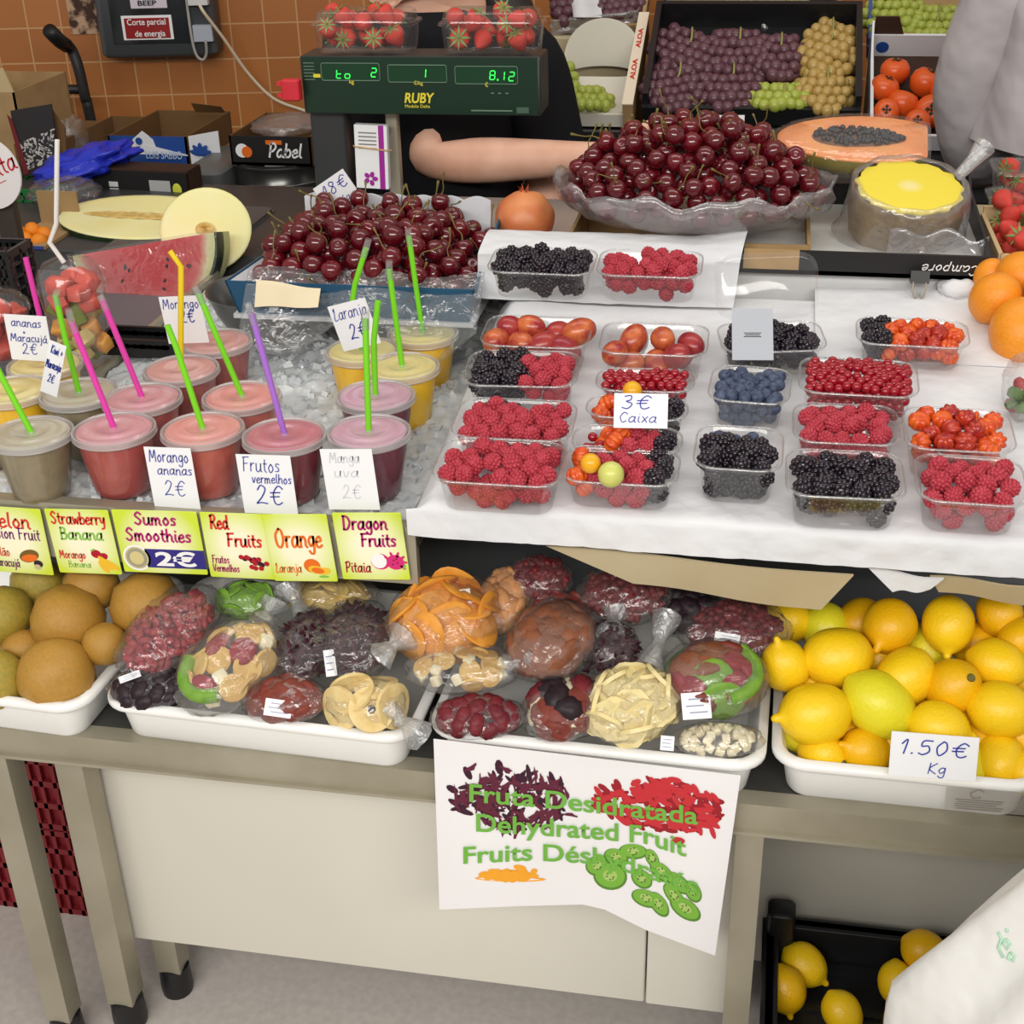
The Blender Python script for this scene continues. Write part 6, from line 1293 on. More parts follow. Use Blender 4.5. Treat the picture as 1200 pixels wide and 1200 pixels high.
# poster
a = wl(84, 40); b = wl(129, 38); PSM = mat('poster_print', (70, 44, 36), .5, .3, var=(38, (196, 160, 130), .08))
o = MB().box((0, -.002, .20), (b.x - a.x, .004, .40)).build('poster', PSM, None, 0); o.matrix_world = WM @ T((a.x + b.x) / 2, 0, a.z); tag(o, 'small brown printed poster on the tiles left of the electric box', 'poster')
# ================================================================== weighing scale with its display
YD = 2.16
TL_, TR_, BL_ = PY(355, 67, YD), PY(638, 68, YD), PY(357, 133, YD)
x_ = (TR_ - TL_).normalized(); W_ = (TR_ - TL_).length; H_ = (TL_ - BL_).length * 1.02
Md = frame(BL_ + (TR_ - TL_) * 0, x_, TL_ - BL_)
sc_t = thing('weighing_scale', 'dark green shop scale display reading 8.12 and lettered RUBY, on a grey post', 'scale', Md)
GRN = mat('scale_face', (14, 46, 30), .25, .5); GRN2 = mat('display_glass', (10, 58, 32), .2, .5); HOUS = mat('scale_housing', (40, 44, 42), .4, .4); LED = mat('led_green', (40, 255, 80), .4, .3, emit=((50, 255, 90), 1.6)); YPR = mat('scale_yellow', (226, 210, 60), .5, .3); FRM = mat('display_frame', (104, 132, 112), .5, .3)
MB().rbox((W_ / 2, H_ / 2, -.038), (W_, H_, .074), .004).build('housing', HOUS, sc_t, 40)
MB().box((W_ * .5, H_ * .5, 0), (W_ * .975, H_ * .96, .003)).build('front_face', GRN, sc_t, 0)
def sxy(a, b): return (a - 65) / 860 * W_, (1 - (b - 195) / 230) * H_
def tubebox(x0, y0, x1, y1):
    P = [Vector((x + (x0 + x1) / 2, y + (y0 + y1) / 2, .0022)) for x, y in rrect(abs(x1 - x0), abs(y1 - y0), .003, 3)]; return P + [P[0]]
for q in ((143, 222, 355, 290), (385, 228, 595, 295), (625, 232, 845, 300)):
    x0, y1 = sxy(q[0], q[1]); x1, y0 = sxy(q[2], q[3]); g = MB().box(((x0 + x1) / 2, (y0 + y1) / 2, .0012), (x1 - x0, y1 - y0, .002)).build('display_window', GRN2, sc_t, 0)
    MB().tube(tubebox(x0, y0, x1, y1), .0007, 6).build('window_frame', FRM, g, 60)
SEG = {'8': 'abcdefg', '2': 'abged', '1': 'bc', 't': 'fged', 'o': 'cdeg'}
def digit(ch, cx, cy, w, h):
    mb = MB(); tk = w * .17; sl = .12
    P = {'a': ((-.5, 1), (.5, 1)), 'b': ((.5, 1), (.5, 0)), 'c': ((.5, 0), (.5, -1)), 'd': ((-.5, -1), (.5, -1)), 'e': ((-.5, 0), (-.5, -1)), 'f': ((-.5, 1), (-.5, 0)), 'g': ((-.5, 0), (.5, 0))}
    for s in SEG[ch]:
        (a, b), (c, d) = P[s]; p = Vector((a * w + sl * b * h * .5, b * h / 2, 0)); q = Vector((c * w + sl * d * h * .5, d * h / 2, 0)); u = (q - p).normalized(); n = Vector((-u.y, u.x, 0)) * tk / 2; p += u * tk * .5; q -= u * tk * .5
        mb.add([p + n, p - n, q - n, q + n], [(0, 1, 2, 3)], T(cx, cy, .0026))
    return mb
for ch, a, b in (('t', 207, 264), ('o', 238, 264), ('2', 334, 258), ('1', 512, 260), ('8', 757, 266), ('1', 790, 268), ('2', 824, 270)):
    x, y = sxy(a, b); digit(ch, x, y, W_ * .020, H_ * .145).build('digit', LED, sc_t, 0)
x, y = sxy(775, 283); MB().box((x, y, .0026), (W_ * .006, W_ * .006, .0004)).build('digit_point', LED, sc_t, 0)
for s_, a, b, sz in (('kg', 250, 294, .009), ('€/kg', 492, 297, .008), ('€', 735, 303, .009)): text(s_, sz, YPR, sc_t, T(sxy(a, b)[0], sxy(a, b)[1] - .003, .0022), bold=.01)
text('RUBY', .0215, YPR, sc_t, T(sxy(488, 376)[0], sxy(488, 376)[1], .0018), bold=.025, shear=.2, width=W_ * .128); text('Modelo Delta', .007, YPR, sc_t, T(sxy(484, 396)[0], sxy(484, 396)[1], .0018), width=W_ * .105)
for a in (755, 780, 806): MB().box((*sxy(a, 336), .0018), (W_ * .012, H_ * .02, .0004)).build('printed_mark', FRM, sc_t, 0)
MB().box((*sxy(750, 405), .0018), (W_ * .17, H_ * .022, .0004)).build('printed_mark', FRM, sc_t, 0); MB().box((*sxy(860, 402), .0018), (W_ * .05, H_ * .10, .0004)).build('printed_badge', mat('badge_green', (70, 96, 80), .5, .3), sc_t, 0)
MB().box((*sxy(125, 272), .0018), (W_ * .03, H_ * .06, .0006)).build('yellow_tag', YPR, sc_t, 0)
for k in range(6): MB().box((*sxy(98, 222 + 13 * k), .0018), (W_ * .045, H_ * .012, .0004)).build('printed_mark', FRM, sc_t, 0)
Mi = sc_t.matrix_world.inverted()
pp = PY(392, 180, YD + .05); pz = BL_.z
MB().rbox((0, 0, (pz - BZ) / 2), (psize(42, pp), .05, pz - BZ + .03), .006).build('post', mat('scale_post', (62, 64, 66), .35, .5, .3), sc_t, 40, Mi @ T(pp.x, YD + .05, BZ))
pp = PY(463, 190, YD + .05); MB().rbox((0, 0, (pz - BZ) / 2), (psize(14, pp), .02, pz - BZ + .02), .003).build('steel_rod', STEEL, sc_t, 40, Mi @ T(pp.x, YD + .05, BZ))
# red clip at the left of the display
c = PY(342, 105, YD - .02); t = MB(); t.rbox((0, 0, 0), (psize(22, c), .02, psize(24, c)), .004); o = t.build('red_clip', mat('red_clip', (206, 40, 56), .4, .5)); o.matrix_world = T(c); tag(o, 'red plastic clip at the left end of the scale display', 'clip'); 
for dz in (-.008, .010): MB().box((-psize(8, c), -.002, dz), (psize(16, c), .012, .006)).build('clip_arm', mat('red_clip', (206, 40, 56)), o, 0)
# leaflet sheaf held by a rubber band
Yl = YD + .005; lf = thing('leaflet_stack', 'white leaflet with purple stripe and flower tied to the scale post by a rubber band', 'leaflet', frame(PY(418, 220, Yl), PY(455, 222, Yl) - PY(418, 220, Yl), PY(406, 146, Yl) - PY(418, 220, Yl)))
lw = (PY(455, 222, Yl) - PY(418, 220, Yl)).length * 1.02; lh = (PY(406, 146, Yl) - PY(418, 220, Yl)).length
MB().rbox((lw / 2, lh / 2, -.007), (lw, lh, .014), .001).build('paper_sheaf', CARD, lf, 30); PUR = mat('print_purple', (160, 40, 150), .5, .3)
MB().box((lw * .82, lh / 2, .0004), (lw * .16, lh, .0006)).build('purple_stripe', PUR, lf, 0)
mb = MB(); [blob(mb, lw * (.45 + .14 * math.cos(a)), lh * (.16 + .07 * math.sin(a)), lw * .09, lw * .07, math.degrees(a), .0006 + k * .00005) for k, a in enumerate((0, 1.2, 2.4, 3.7, 5.0))]; mb.build('purple_flower', PUR, lf, 0)
for k in range(5): MB().box((lw * .40, lh * (.88 - .06 * k), .0004), (lw * .55, lh * .02, .0003)).build('printed_line', mat('grey_print', (130, 126, 120)), lf, 0)
MB().tube([(-.003, lh * .66, -.004), (0, lh * .66, .0016), (lw * .5, lh * .64, .002), (lw, lh * .62, .0016), (lw + .006, lh * .62, -.004)], .0013, 6).build('rubber_band', mat('rubber_band', (196, 160, 110), .6, .3), lf, 60)
# clear sleeve right of the leaflets
pp = PY(468, 195, Yl); MB().sheet(lambda u, v: Vector((lw * (1.02 + .14 * u), lh * (-.04 + .96 * v - .05 * u), .002)), 3, 3, (0, 0, -.0006)).build('clear_sleeve', CLEAR, lf, 0)

# strawberry clamshells on the display
SBR = mat('strawberry_red', (206, 44, 44), .3, .5, var=(40, (228, 84, 66), .2), bump=(220, .5)); SGN = mat('strawberry_leaf', (122, 154, 88), .6, .3)
sprof = [(.0005, -1.2), (.18, -1.14), (.5, -.75), (.8, -.2), (.93, .25), (.82, .62), (.5, .78), (.0005, .74)]
me_sb = MB().lathe(sprof, 16).me('strawberry', SBR, 180)
cm = MB()
for k in range(8):
    a = 2 * PI * k / 8; cm.add([(0, 0, .76), (.4 * math.cos(a - .25), .4 * math.sin(a - .25), .84), (.95 * math.cos(a), .95 * math.sin(a), .72 + .2 * (k % 2)), (.4 * math.cos(a + .25), .4 * math.sin(a + .25), .84)], [(0, 1, 2, 3), (3, 2, 1, 0)])
cm.tube([(0, 0, .74), (.05, .02, 1.2)], .06, 6); cm.v = [Vector((v.x * 1.25, v.y * 1.25, v.z)) for v in cm.v]; me_cal = cm.me('leafy_calyx', SGN, 30)
def strawberries(M, n, r, w, d, h, seed, label, group, fl=.004):
    rg = random.Random(seed)
    for i, (x, y, z, q) in enumerate(drop(n, r, -w / 2 + r * .9, w / 2 - r * .9, -d / 2 + r * .9, d / 2 - r * .9, lambda x, y: fl, lambda x, y: h, seed, 30)):
        o = bpy.data.objects.new('strawberry', me_sb); COL.objects.link(o); o.matrix_world = M @ T(x, y, z) @ RZ(rg.uniform(0, 360)) @ RX(rg.uniform(20, 130)) @ S(q * .98); tag(o, label, 'strawberry', group)
        c = bpy.data.objects.new('leafy_calyx', me_cal); COL.objects.link(c); c.parent = o
def clamshell(pl, pr, yb_, label, wh, seed, n):
    A = PY(pl, yb_, YD + .015); B = PY(pr, yb_, YD + .015); w = (B - A).length; d = .085; z = Md.translation.z + H_ + .0015; M = T((A.x + B.x) / 2, YD - .004 + d / 2, z) @ RZ(math.degrees(math.atan2(B.y - A.y, B.x - A.x)))
    hh = .062; t = thing('berry_clamshell', label, 'punnet', M, 'strawberry clamshells on the scale')
    MB().loft([(w - .020, d - .02, .012, 0), (w - .012, d - .012, .015, .004), (w - .004, d - .004, .018, hh * .70), (w + .006, d + .006, .02, hh * .72), (w + .006, d + .006, .02, hh * .76)], True, False, None, 6).build('tub', CLEAR, t, 60)
    MB().loft([(w + .004, d + .004, .02, hh * .77), (w - .006, d - .006, .018, hh * .79), (w - .012, d - .012, .016, hh * 1.0), (w - .022, d - .022, .014, hh * 1.05)], False, True, None, 6).build('lid', CLEAR, t, 60)
    strawberries(M, n + 16, .0168, w - .014, d - .014, hh * .98, seed, 'red strawberry with green leaves in the ' + wh, 'strawberries in the ' + wh)
clamshell(370, 486, 66, 'left clear clamshell of strawberries standing on the scale display', 'left clamshell on the scale', 5, 30)
clamshell(517, 634, 66, 'right clear clamshell of strawberries standing on the scale display', 'right clamshell on the scale', 9, 30)

# ================================================================== pomegranate, big bag of cherries, black carton with cut fruit
PMG = mat('pomegranate_rind', (196, 84, 54), .4, .45, var=(16, (224, 150, 92), .25), bump=(60, .2))
c = PY(615, 258, 1.99); r = psize(35, c); o = MB().ell((0, 0, 0), (r, r, r * .95), 30, 20, fn=lambda d: 1 + .05 * noise.noise(d * 2)).build('pomegranate', PMG, None, 180); o.matrix_world = T(c.x, c.y, BZ + r * .95); tag(o, 'red-orange pomegranate standing on the bench between the cherries', 'pomegranate')
cp = MB()
for k in range(6): a = 2 * PI * k / 6; cp.add([(r * .16 * math.cos(a - .4), r * .16 * math.sin(a - .4), r * .9), (r * .16 * math.cos(a + .4), r * .16 * math.sin(a + .4), r * .9), (r * .22 * math.cos(a), r * .22 * math.sin(a), r * 1.16)], [(0, 1, 2), (2, 1, 0)])
cp.build('crown', PMG, o, 0)
# kraft box + clear film + cherries
zc0 = .965; Cc = PZ(812, 226, .985); ra = psize(163, Cc); rb_ = ra * .70; Mc = T(Cc.x, Cc.y, BZ)
bx = thing('kraft_box', 'low kraft card box under the big film of cherries', 'box', T(Cc.x, Cc.y, BZ)); bw = ra * 1.66; bd_ = rb_ * 1.5; bh = .060
for (x, y, w, d, nm) in ((0, -bd_ / 2, bw, .005, 'front_wall'), (0, bd_ / 2, bw, .005, 'back_wall'), (-bw / 2, 0, .005, bd_, 'side_wall'), (bw / 2, 0, .005, bd_, 'side_wall')): MB().box((x, y, bh / 2), (w, d, bh)).build(nm, KRAFT, bx, 0)
MB().box((0, 0, .003), (bw - .01, bd_ - .01, .005)).build('box_floor', KRAFT, bx, 0)
fm = MB(); rs = []
for k, (q, z) in enumerate(((.02, .063), (.45, .063), (.72, .067), (.86, .078), (.95, .095), (1.0, .112), (.99, .122), (.955, .116), (.93, .104))):
    rs.append([(ra * q * math.cos(a) * (1 + .018 * math.sin(a * 13 + k) + .012 * math.sin(a * 29)), rb_ * q * math.sin(a) * (1 + .018 * math.sin(a * 11 + k)), z + (.005 * math.sin(a * 9) + .004 * math.sin(a * 17 + 1) if k > 3 else 0)) for a in [2 * PI * j / 110 for j in range(110)]])
fm.rings(rs, True, False); o = fm.build('clear_film', POLY, None, 180); o.matrix_world = Mc; tag(o, 'wide clear plastic film holding the big heap of cherries on the kraft box', 'film')
cap_ = lambda x, y: .100 + .104 * max(0, 1 - ((x / ra) / .96) ** 2 - ((y / rb_ - .1) / .98) ** 2) ** .8
pts = drop(235, .0143, -ra * .90, ra * .90, -rb_ * .88, rb_ * .84, lambda x, y: max(.068 + .02 * ((x / ra) ** 2 + (y / rb_) ** 2), cap_(x, y) - .060), cap_, 21, 50, inside=lambda x, y: (x / ra / .90) ** 2 + (y / rb_ / .88) ** 2 < 1)
cherries(pts, Mc, 'glossy dark cherry in the large heap on clear film, centre back', 'cherries in the large heap', 9, 3)
card('price_card', (820, 135), (872, 135), (820, 158), Cc.y + rb_ * .9, 'white card reading 9.0 euro stuck behind the large cherry heap', [('9.0€', .5, .75, .3, .8)])
# white box and black carton tray
YF = 1.815
a, b = PY(868, 345, YF), PY(1092, 352, YF); zt3 = PY(1000, 322, YF).z
wbx = MB().rbox((0, 0, 0), (b.x - a.x + .06, .20, zt3 - .80), .004).build('white_foam_box', mat('white_foam', (226, 228, 228), .7, .3, var=(30, (216, 218, 220))), None, 40); wbx.matrix_world = T((a.x + b.x) / 2 - .01, YF + .10 + .008, .80 + (zt3 - .80) / 2); tag(wbx, 'white foam box under the black carton at the back of the berry board', 'box')
A, B = PY(866, 303, YF - .01), PY(1164, 330, YF - .01); zb_ = zt3 + .001; w = B.x - A.x; h = .032; dd = .30
ct_ = thing('black_carton', 'low black carton lettered upside down, carrying the papaya and the pineapple', 'box', T((A.x + B.x) / 2, YF - .01, zb_)); dd = .34
MB().box((0, dd / 2, .003), (w, dd, .006)).build('box_floor', mat('white_liner', (206, 206, 202), .7, .2), ct_, 0)
MB().box((w * .12, .003, h / 2), (w * .76, .006, h)).build('front_wall', BLACK_C, ct_, 0); MB().box((-w * .38, .003, h / 2), (w * .24, .006, h)).build('kraft_front_flap', KRAFT, ct_, 0)
MB().sheet(lambda u, v: (w / 2 - .004 * v, dd * u, h * v + (.022 * v * u) + (.035 * v * max(0, u - .8) * 5 if u < .95 else 0)), 20, 3, (-.004, 0, 0)).build('side_wall', BLACK_C, ct_, 0)
MB().box((-w / 2 + .003, dd / 2, h / 2), (.006, dd, h)).build('side_wall', BLACK_C, ct_, 0); MB().box((0, dd - .003, h * .6), (w, .006, h * 1.2)).build('back_wall', BLACK_C, ct_, 0)
pen('Campore', .0075, .0014, PW_, ct_, T(w * .33, -.0006, h * .62) @ FT @ RZ(180), 'lettering', .2, w * .22)
# binder clip and paper
c = PY(1078, 326, YF - .022); bc = MB(); bc.add([(-.012, -.005, -.006), (.012, -.005, -.006), (.012, 0, .010), (-.012, 0, .010), (-.012, .012, -.006), (.012, .012, -.006)], [(0, 1, 2, 3), (3, 2, 5, 4), (0, 3, 4), (1, 5, 2), (0, 4, 5, 1)]); o = bc.build('binder_clip', BLACK_P, None, 0); o.matrix_world = T(c); tag(o, 'black binder clip gripping paper under the black carton', 'clip')
for sx in (-1, 1): MB().tube(crom([(sx * .008, -.004, -.004), (sx * .008, -.008, -.016), (sx * .004, -.009, -.026), (sx * .001, -.008, -.018)], 4), .0009, 6).build('wire_arm', STEEL, o, 180)
MB().ell((0, 0, 0), (.04, .03, .017), 24, 14, fn=lambda d: 1 + .25 * noise.noise(d * 3))
o = MB().ell((0, 0, 0), (.030, .025, .015), 24, 14, fn=lambda d: 1 + .22 * noise.noise(d * 3)).build('crumpled_paper', PAPER, None, 180); c = PY(1126, 338, YF - .005); o.matrix_world = T(c); tag(o, 'crumpled white paper wad beside the binder clip', 'paper')
# papaya
PPF = mat('papaya_flesh', (240, 142, 84), .3, .45, var=(18, (246, 168, 104)), coat=.3, sss=.1); PPS = mat('papaya_skin', (176, 150, 60), .45, .4, var=(14, (120, 128, 52))); PSD = mat('papaya_seed', (44, 42, 46), .25, .5)
c = PY(1008, 163, 2.075); L = psize(96, c); Wd = L * .50; D = L * .40
pt = thing('papaya_half', 'film-wrapped half papaya with dark seeds, cut face to the front, behind the pineapple', 'papaya', T(c) @ RX(20) @ RZ(-2))
def pout(k, z, N=48):
    o_ = []
    for j in range(N):
        a = 2 * PI * j / N; x = math.cos(a); x = min(x, .80); o_.append((L * k * x, Wd * k * math.sin(a) * (1 + .10 * math.cos(a)), z))
    return o_
MB().rings([pout(math.cos(t_), -D * math.sin(t_)) for t_ in [PI / 2 * i / 9 * .98 for i in range(10)]], False, True).build('skin', PPS, pt, 60)
MB().rings([pout(1.0, -.001), pout(.985, .0012), pout(.6, .002), pout(.1, .002)], False, True).build('flesh', PPF, pt, 60)
MB().rings([[(L * .56 * k * math.cos(a) - L * .02, Wd * .40 * k * math.sin(a) * (1 - .25 * math.cos(a)), z) for a in [2 * PI * j / 30 for j in range(30)]] for k, z in ((1, .0022), (.9, .0028), (.02, .003))], False, True).build('seed_cavity', mat('papaya_cavity', (120, 84, 66), .5, .4), pt, 60)
rg = random.Random(14); sm = MB()
for k in range(150):
    a = rg.uniform(0, 2 * PI); q = math.sqrt(rg.random()) * .96; sm.ell((L * .55 * q * math.cos(a) - L * .02, Wd * .38 * q * math.sin(a) * (1 - .25 * math.cos(a)), .0045 + rg.random() * .002), (.0042, .0036, .0034), 7, 5)
o = sm.build('seeds', PSD, pt, 180); o['kind'] = 'stuff'
MB().rings([[(v[0] * 1.02, v[1] * 1.03, v[2] + .004 + .0015 * noise.noise(Vector((v[0] * 60, v[1] * 60, 1)))) for v in pout(k, z)] for k, z in ((1.03, -.03), (1.02, 0.0), (.9, .004), (.6, .006), (.05, .006))], False, True).build('film_wrap', clear('tight_film', gloss=.06, milk=.02, rough=.1, bump=(26, 1.0), edge=.4), pt, 180)
# pineapple slab
zT = zb_ + .006; c = PY(1066, 219, 1.955); r = psize(63, c); hp = max(.03, (c.z - zT) * 1.0)
PNF = bpy.data.materials.new('pineapple_flesh'); PNF.use_nodes = True
def pmat():
    nt = PNF.node_tree; b = nt.nodes['Principled BSDF']; b.inputs['Roughness'].default_value = .35
    tc = nt.nodes.new('ShaderNodeTexCoord'); ln = nt.nodes.new('ShaderNodeVectorMath'); ln.operation = 'LENGTH'; ml = nt.nodes.new('ShaderNodeVectorMath'); ml.operation = 'MULTIPLY'; ml.inputs[1].default_value = (1 / r, 1 / r, 0)
    rp = nt.nodes.new('ShaderNodeValToRGB'); e = rp.color_ramp.elements; e[0].position = .08; e[0].color = lin((240, 226, 150)); e[1].position = .26; e[1].color = lin((238, 218, 70))
    nt.links.new(tc.outputs['Object'], ml.inputs[0]); nt.links.new(ml.outputs[0], ln.inputs[0]); nt.links.new(ln.outputs['Value'], rp.inputs[0]); nt.links.new(rp.outputs[0], b.inputs['Base Color'])
pmat()
pn = thing('pineapple_slab', 'thick cut pineapple half in clear film showing its round yellow face', 'pineapple', T(c) @ RX(15) @ RY(3))
ed = lambda a, k: 1 + k * (.03 * math.sin(a * 13) + .02 * math.sin(a * 21 + 1))
MB().rings([[(r * q * ed(a, 1) * math.cos(a), r * q * ed(a, 1) * math.sin(a), z) for a in [2 * PI * j / 80 for j in range(80)]] for q, z in ((.965, -.003), (.965, .0), (.6, .0012), (.04, .002))], False, True).build('flesh', PNF, pn, 60)
MB().rings([[(r * q * (1 + .02 * math.sin(a * 12 + z * 400)) * math.cos(a), r * q * (1 + .02 * math.sin(a * 12 + z * 400)) * math.sin(a), z) for a in [2 * PI * j / 80 for j in range(80)]] for q, z in ((1.0, -.0005), (1.04, -.012), (1.05, -hp * .5), (1.0, -hp * .85), (.9, -hp))], False, True).build('rind', mat('pineapple_rind', (150, 124, 74), .6, .3, var=(50, (104, 84, 50), .2), bump=(70, 1.0)), pn, 60)
MB().rings([[(r * q * (1 + .03 * math.sin(a * 7 + k) + .03 * noise.noise(Vector((math.cos(a) * 3, math.sin(a) * 3, k)))) * math.cos(a), r * q * (1 + .03 * math.sin(a * 9 + k)) * math.sin(a), z) for a in [2 * PI * j / 80 for j in range(80)]] for k, (q, z) in enumerate(((.93, .006), (1.03, .008), (1.10, -.004), (1.14, -hp * .4), (1.17, -hp * .8), (1.26, -hp * .98)))], False, False).build('film_wrap', POLY, pn, 180)
o = None
MB().tube([(r * .9, r * .5, .0), (r * 1.15, r * .75, .016), (r * 1.35, r * 1.0, .03)], [.008, .010, .016], 14, cap=False).build('twisted_film_end', FILM_W, pn, 180)
MB().sheet(lambda u, v: (r * (-.35 + 1.75 * u), -r * (1.12 + .25 * v + .08 * math.sin(u * 9)), -hp * (.25 + .75 * v) + .006 * math.sin(u * 13 + v * 4)), 26, 10, (0, .0006, 0)).build('film_skirt', POLY, pn, 180)

# ================================================================== crates of grapes and the rest of the back row
GR = {'purple': mat('purple_grape', (82, 50, 62), .3, .45, var=(30, (112, 76, 84), .25)), 'green': mat('green_grape', (176, 186, 84), .28, .5, var=(30, (150, 164, 62), .25), sss=.15), 'amber': mat('amber_grape', (190, 158, 84), .28, .5, var=(30, (168, 140, 84), .25), sss=.15), 'lime': mat('lime_grape', (170, 192, 64), .28, .5, var=(30, (142, 170, 50), .25), sss=.15)}
me_g = {k: MB().ell((0, 0, 0), (1, 1, 1.1), 12, 9).me('grape', m, 180) for k, m in GR.items()}
GST = mat('grape_stem', (150, 150, 84), .6, .3)
def bunch(PFN, cx, cy, rx, ry, kind, label, seed, rot=0, rp=7.0, group=None, stem=True, thick=.030, layers=2, ymax=131):
    """a bunch of grapes lying on a slanted surface; PFN(px,py,h) gives the point at height h above it"""
    rg = random.Random(seed); base = PFN(cx, cy, .0); t = thing('grape_bunch', label, 'grapes', T(base), group); r = psize(rp, base)
    n = 0; ptsb = []
    st = rp * 1.62
    for l in range(layers):
        ny = int(ry * 2 / st) + 1; nx = int(rx * 2 / st) + 1
        for j in range(ny):
            for i in range(nx):
                u = (i + .5 + (.25 if (j + l) % 2 else -.25)) / nx * 2 - 1; v = (j + .5) / ny * 2 - 1
                if u * u + v * v > 1.08 or cy + v * ry > ymax: continue
                if l > 0 and u * u + v * v < .35: continue
                px = cx + (u * rx * math.cos(R(rot)) - v * ry * math.sin(R(rot))) + rg.uniform(-.18, .18) * rp; py = cy + u * rx * math.sin(R(rot)) + v * ry * math.cos(R(rot)) + rg.uniform(-.18, .18) * rp
                ptsb.append((px, py, r + thick * math.sqrt(max(0, 1 - u * u - v * v)) * .9 - l * r * 1.2 + rg.uniform(-.2, .3) * r))
    rg.shuffle(ptsb)
    for px, py, h in ptsb[:98]:
        p = PFN(px, py, max(h, r * .6)) - base; g = bpy.data.objects.new('grape', me_g[kind]); COL.objects.link(g); g.parent = t; g.matrix_local = T(p) @ rand_rot(rg) @ S(r * rg.uniform(.9, 1.1))
    if stem:
        P = [PFN(cx - rx * .2, cy, .012) - base, PFN(cx + rx * .1, cy - ry * .5, thick + r) - base, PFN(cx + rx * .15, cy - ry * 1.15, thick + r * 1.2) - base]
        MB().tube(crom(P, 5), .0022, 6).build('grape_stem', GST, t, 180)
    return t
def slope(FL, FR, Yf, yb_px, Yb):
    """slanted box floor through the sighted front edge and a back edge further away"""
    a = PY(*FL, Yf); b = PY(*FR, Yf); m = ((FL[0] + FR[0]) / 2, yb_px); c = PY(m[0], m[1], Yb); x = b - a; x.z = 0; x.normalize(); y = (c - a.lerp(b, .5)); n = x.cross(y).normalized(); o_ = a.lerp(b, .5); M = frame(o_, x, y); return M, (b - a).length, y.length, n, o_
def crate(name, label, cat, sl, m, wall_h=.05, th=.008, front=.55, liner=None):
    M, w, d, n, o_ = sl; t = thing(name, label, cat, M); h = wall_h
    MB().box((0, d / 2, -.004), (w, d, .008)).build('crate_floor', liner or m, t, 0)
    MB().box((0, -th / 2, h * front / 2 - .004), (w + 2 * th, th, h * front + .008)).build('front_wall', m, t, 0); MB().box((0, d + th / 2, h / 2 - .004), (w + 2 * th, th, h + .008)).build('back_wall', m, t, 0)
    for sx in (-1, 1): MB().box((sx * (w + th) / 2, d / 2, h / 2 - .004), (th, d, h + .008)).build('side_wall', m, t, 0)
    return t
def PS(sl):
    M, w, d, n, o_ = sl; return lambda px, py, h=0: PP(px, py, o_ + n * h, n)
def stand(sl, label, m=DARK):
    """block that carries a slanted crate"""
    M, w, d, n, o_ = sl; bk = M @ Vector((0, d, 0)); b0 = MB(); zf = o_.z - .022; zk = bk.z - .022; y0 = o_.y + .012; y1 = bk.y; zb0 = RZ_ + .001
    if y1 - y0 < .05: y1 = y0 + .2
    x0 = -w / 2 * .9; x1 = w / 2 * .9; b0.add([(x0, 0, 0), (x1, 0, 0), (x1, y1 - y0, 0), (x0, y1 - y0, 0), (x0, 0, zf - zb0), (x1, 0, zf - zb0), (x1, y1 - y0, zk - zb0), (x0, y1 - y0, zk - zb0)], [(0, 3, 2, 1), (4, 5, 6, 7), (0, 1, 5, 4), (1, 2, 6, 5), (2, 3, 7, 6), (3, 0, 4, 7)])
    o = b0.build('crate_stand', m, None, 0); o.matrix_world = T(o_.x, y0, zb0); tag(o, label, 'stand')
s1 = slope((760, 140), (1000, 137), 2.80, 32, 3.08); crate('grape_crate', 'black crate of purple and yellow grapes tilted towards the customers', 'crate', s1, BLACK_P, .055, .012); stand(s1, 'dark block under the crate of purple grapes')
P1 = PS(s1)
bunch(P1, 805, 62, 42, 26, 'purple', 'purple grape bunch at the back left of the black crate', 1, 20, group='purple grape bunches'); bunch(P1, 792, 102, 40, 30, 'purple', 'purple grape bunch at the front left of the black crate', 2, -10, group='purple grape bunches')
bunch(P1, 862, 62, 40, 26, 'purple', 'purple grape bunch at the back middle of the black crate', 3, 0, group='purple grape bunches'); bunch(P1, 855, 104, 36, 26, 'purple', 'purple grape bunch at the front middle of the black crate', 4, 0, group='purple grape bunches'); bunch(P1, 912, 68, 30, 26, 'purple', 'purple grape bunch beside the amber bunch in the black crate', 5, 0, group='purple grape bunches')
bunch(P1, 972, 62, 32, 36, 'amber', 'amber yellow grape bunch at the back right of the black crate', 6, 20); bunch(P1, 966, 108, 32, 26, 'amber', 'pale amber grape bunch at the front right of the black crate', 7); bunch(P1, 914, 118, 40, 18, 'green', 'green grape bunch at the front of the black crate', 8)
s2 = slope((782, 34), (972, 34), 3.15, -40, 3.34); crate('grape_crate', 'dark crate of bagged green grapes behind the purple grapes', 'crate', s2, BLACK_P, .05, .01); stand(s2, 'dark block under the bagged green grapes'); P2 = PS(s2)
for i, (x, y, rx, ry, lb) in enumerate(((812, 8, 24, 24, 'first'), (868, 6, 26, 26, 'middle'), (918, 4, 24, 24, 'third'))):
    bunch(P2, x, y, rx, ry, 'lime', ['bright green grape bunch in film at the left of the rear crate', 'bright green grape bunch in film in the middle of the rear crate', 'bright green grape bunch in film at the right of the rear crate'][i], 20 + i, rp=6.0, group='bagged green grape bunches')
    c = P2(x, y, .02); o = MB().sheet(lambda u, v: P2(x - rx * 1.3 + rx * 2.6 * u, y - ry * 1.3 + (ry * 2.6 + 4) * v, .052 + .018 * noise.noise(Vector((u * 5 + i, v * 5, 0))) - .035 * (abs(2 * v - 1) ** 3)) - c, 24, 20, (0, 0, -.0005)).build('clear_bag', POLY, None, 180); o.matrix_world = T(c); tag(o, ['clear bag over the left green grapes of the rear crate', 'clear bag over the middle green grapes of the rear crate', 'clear bag over the right green grapes of the rear crate'][i], 'bag', 'clear bags on the rear grapes')
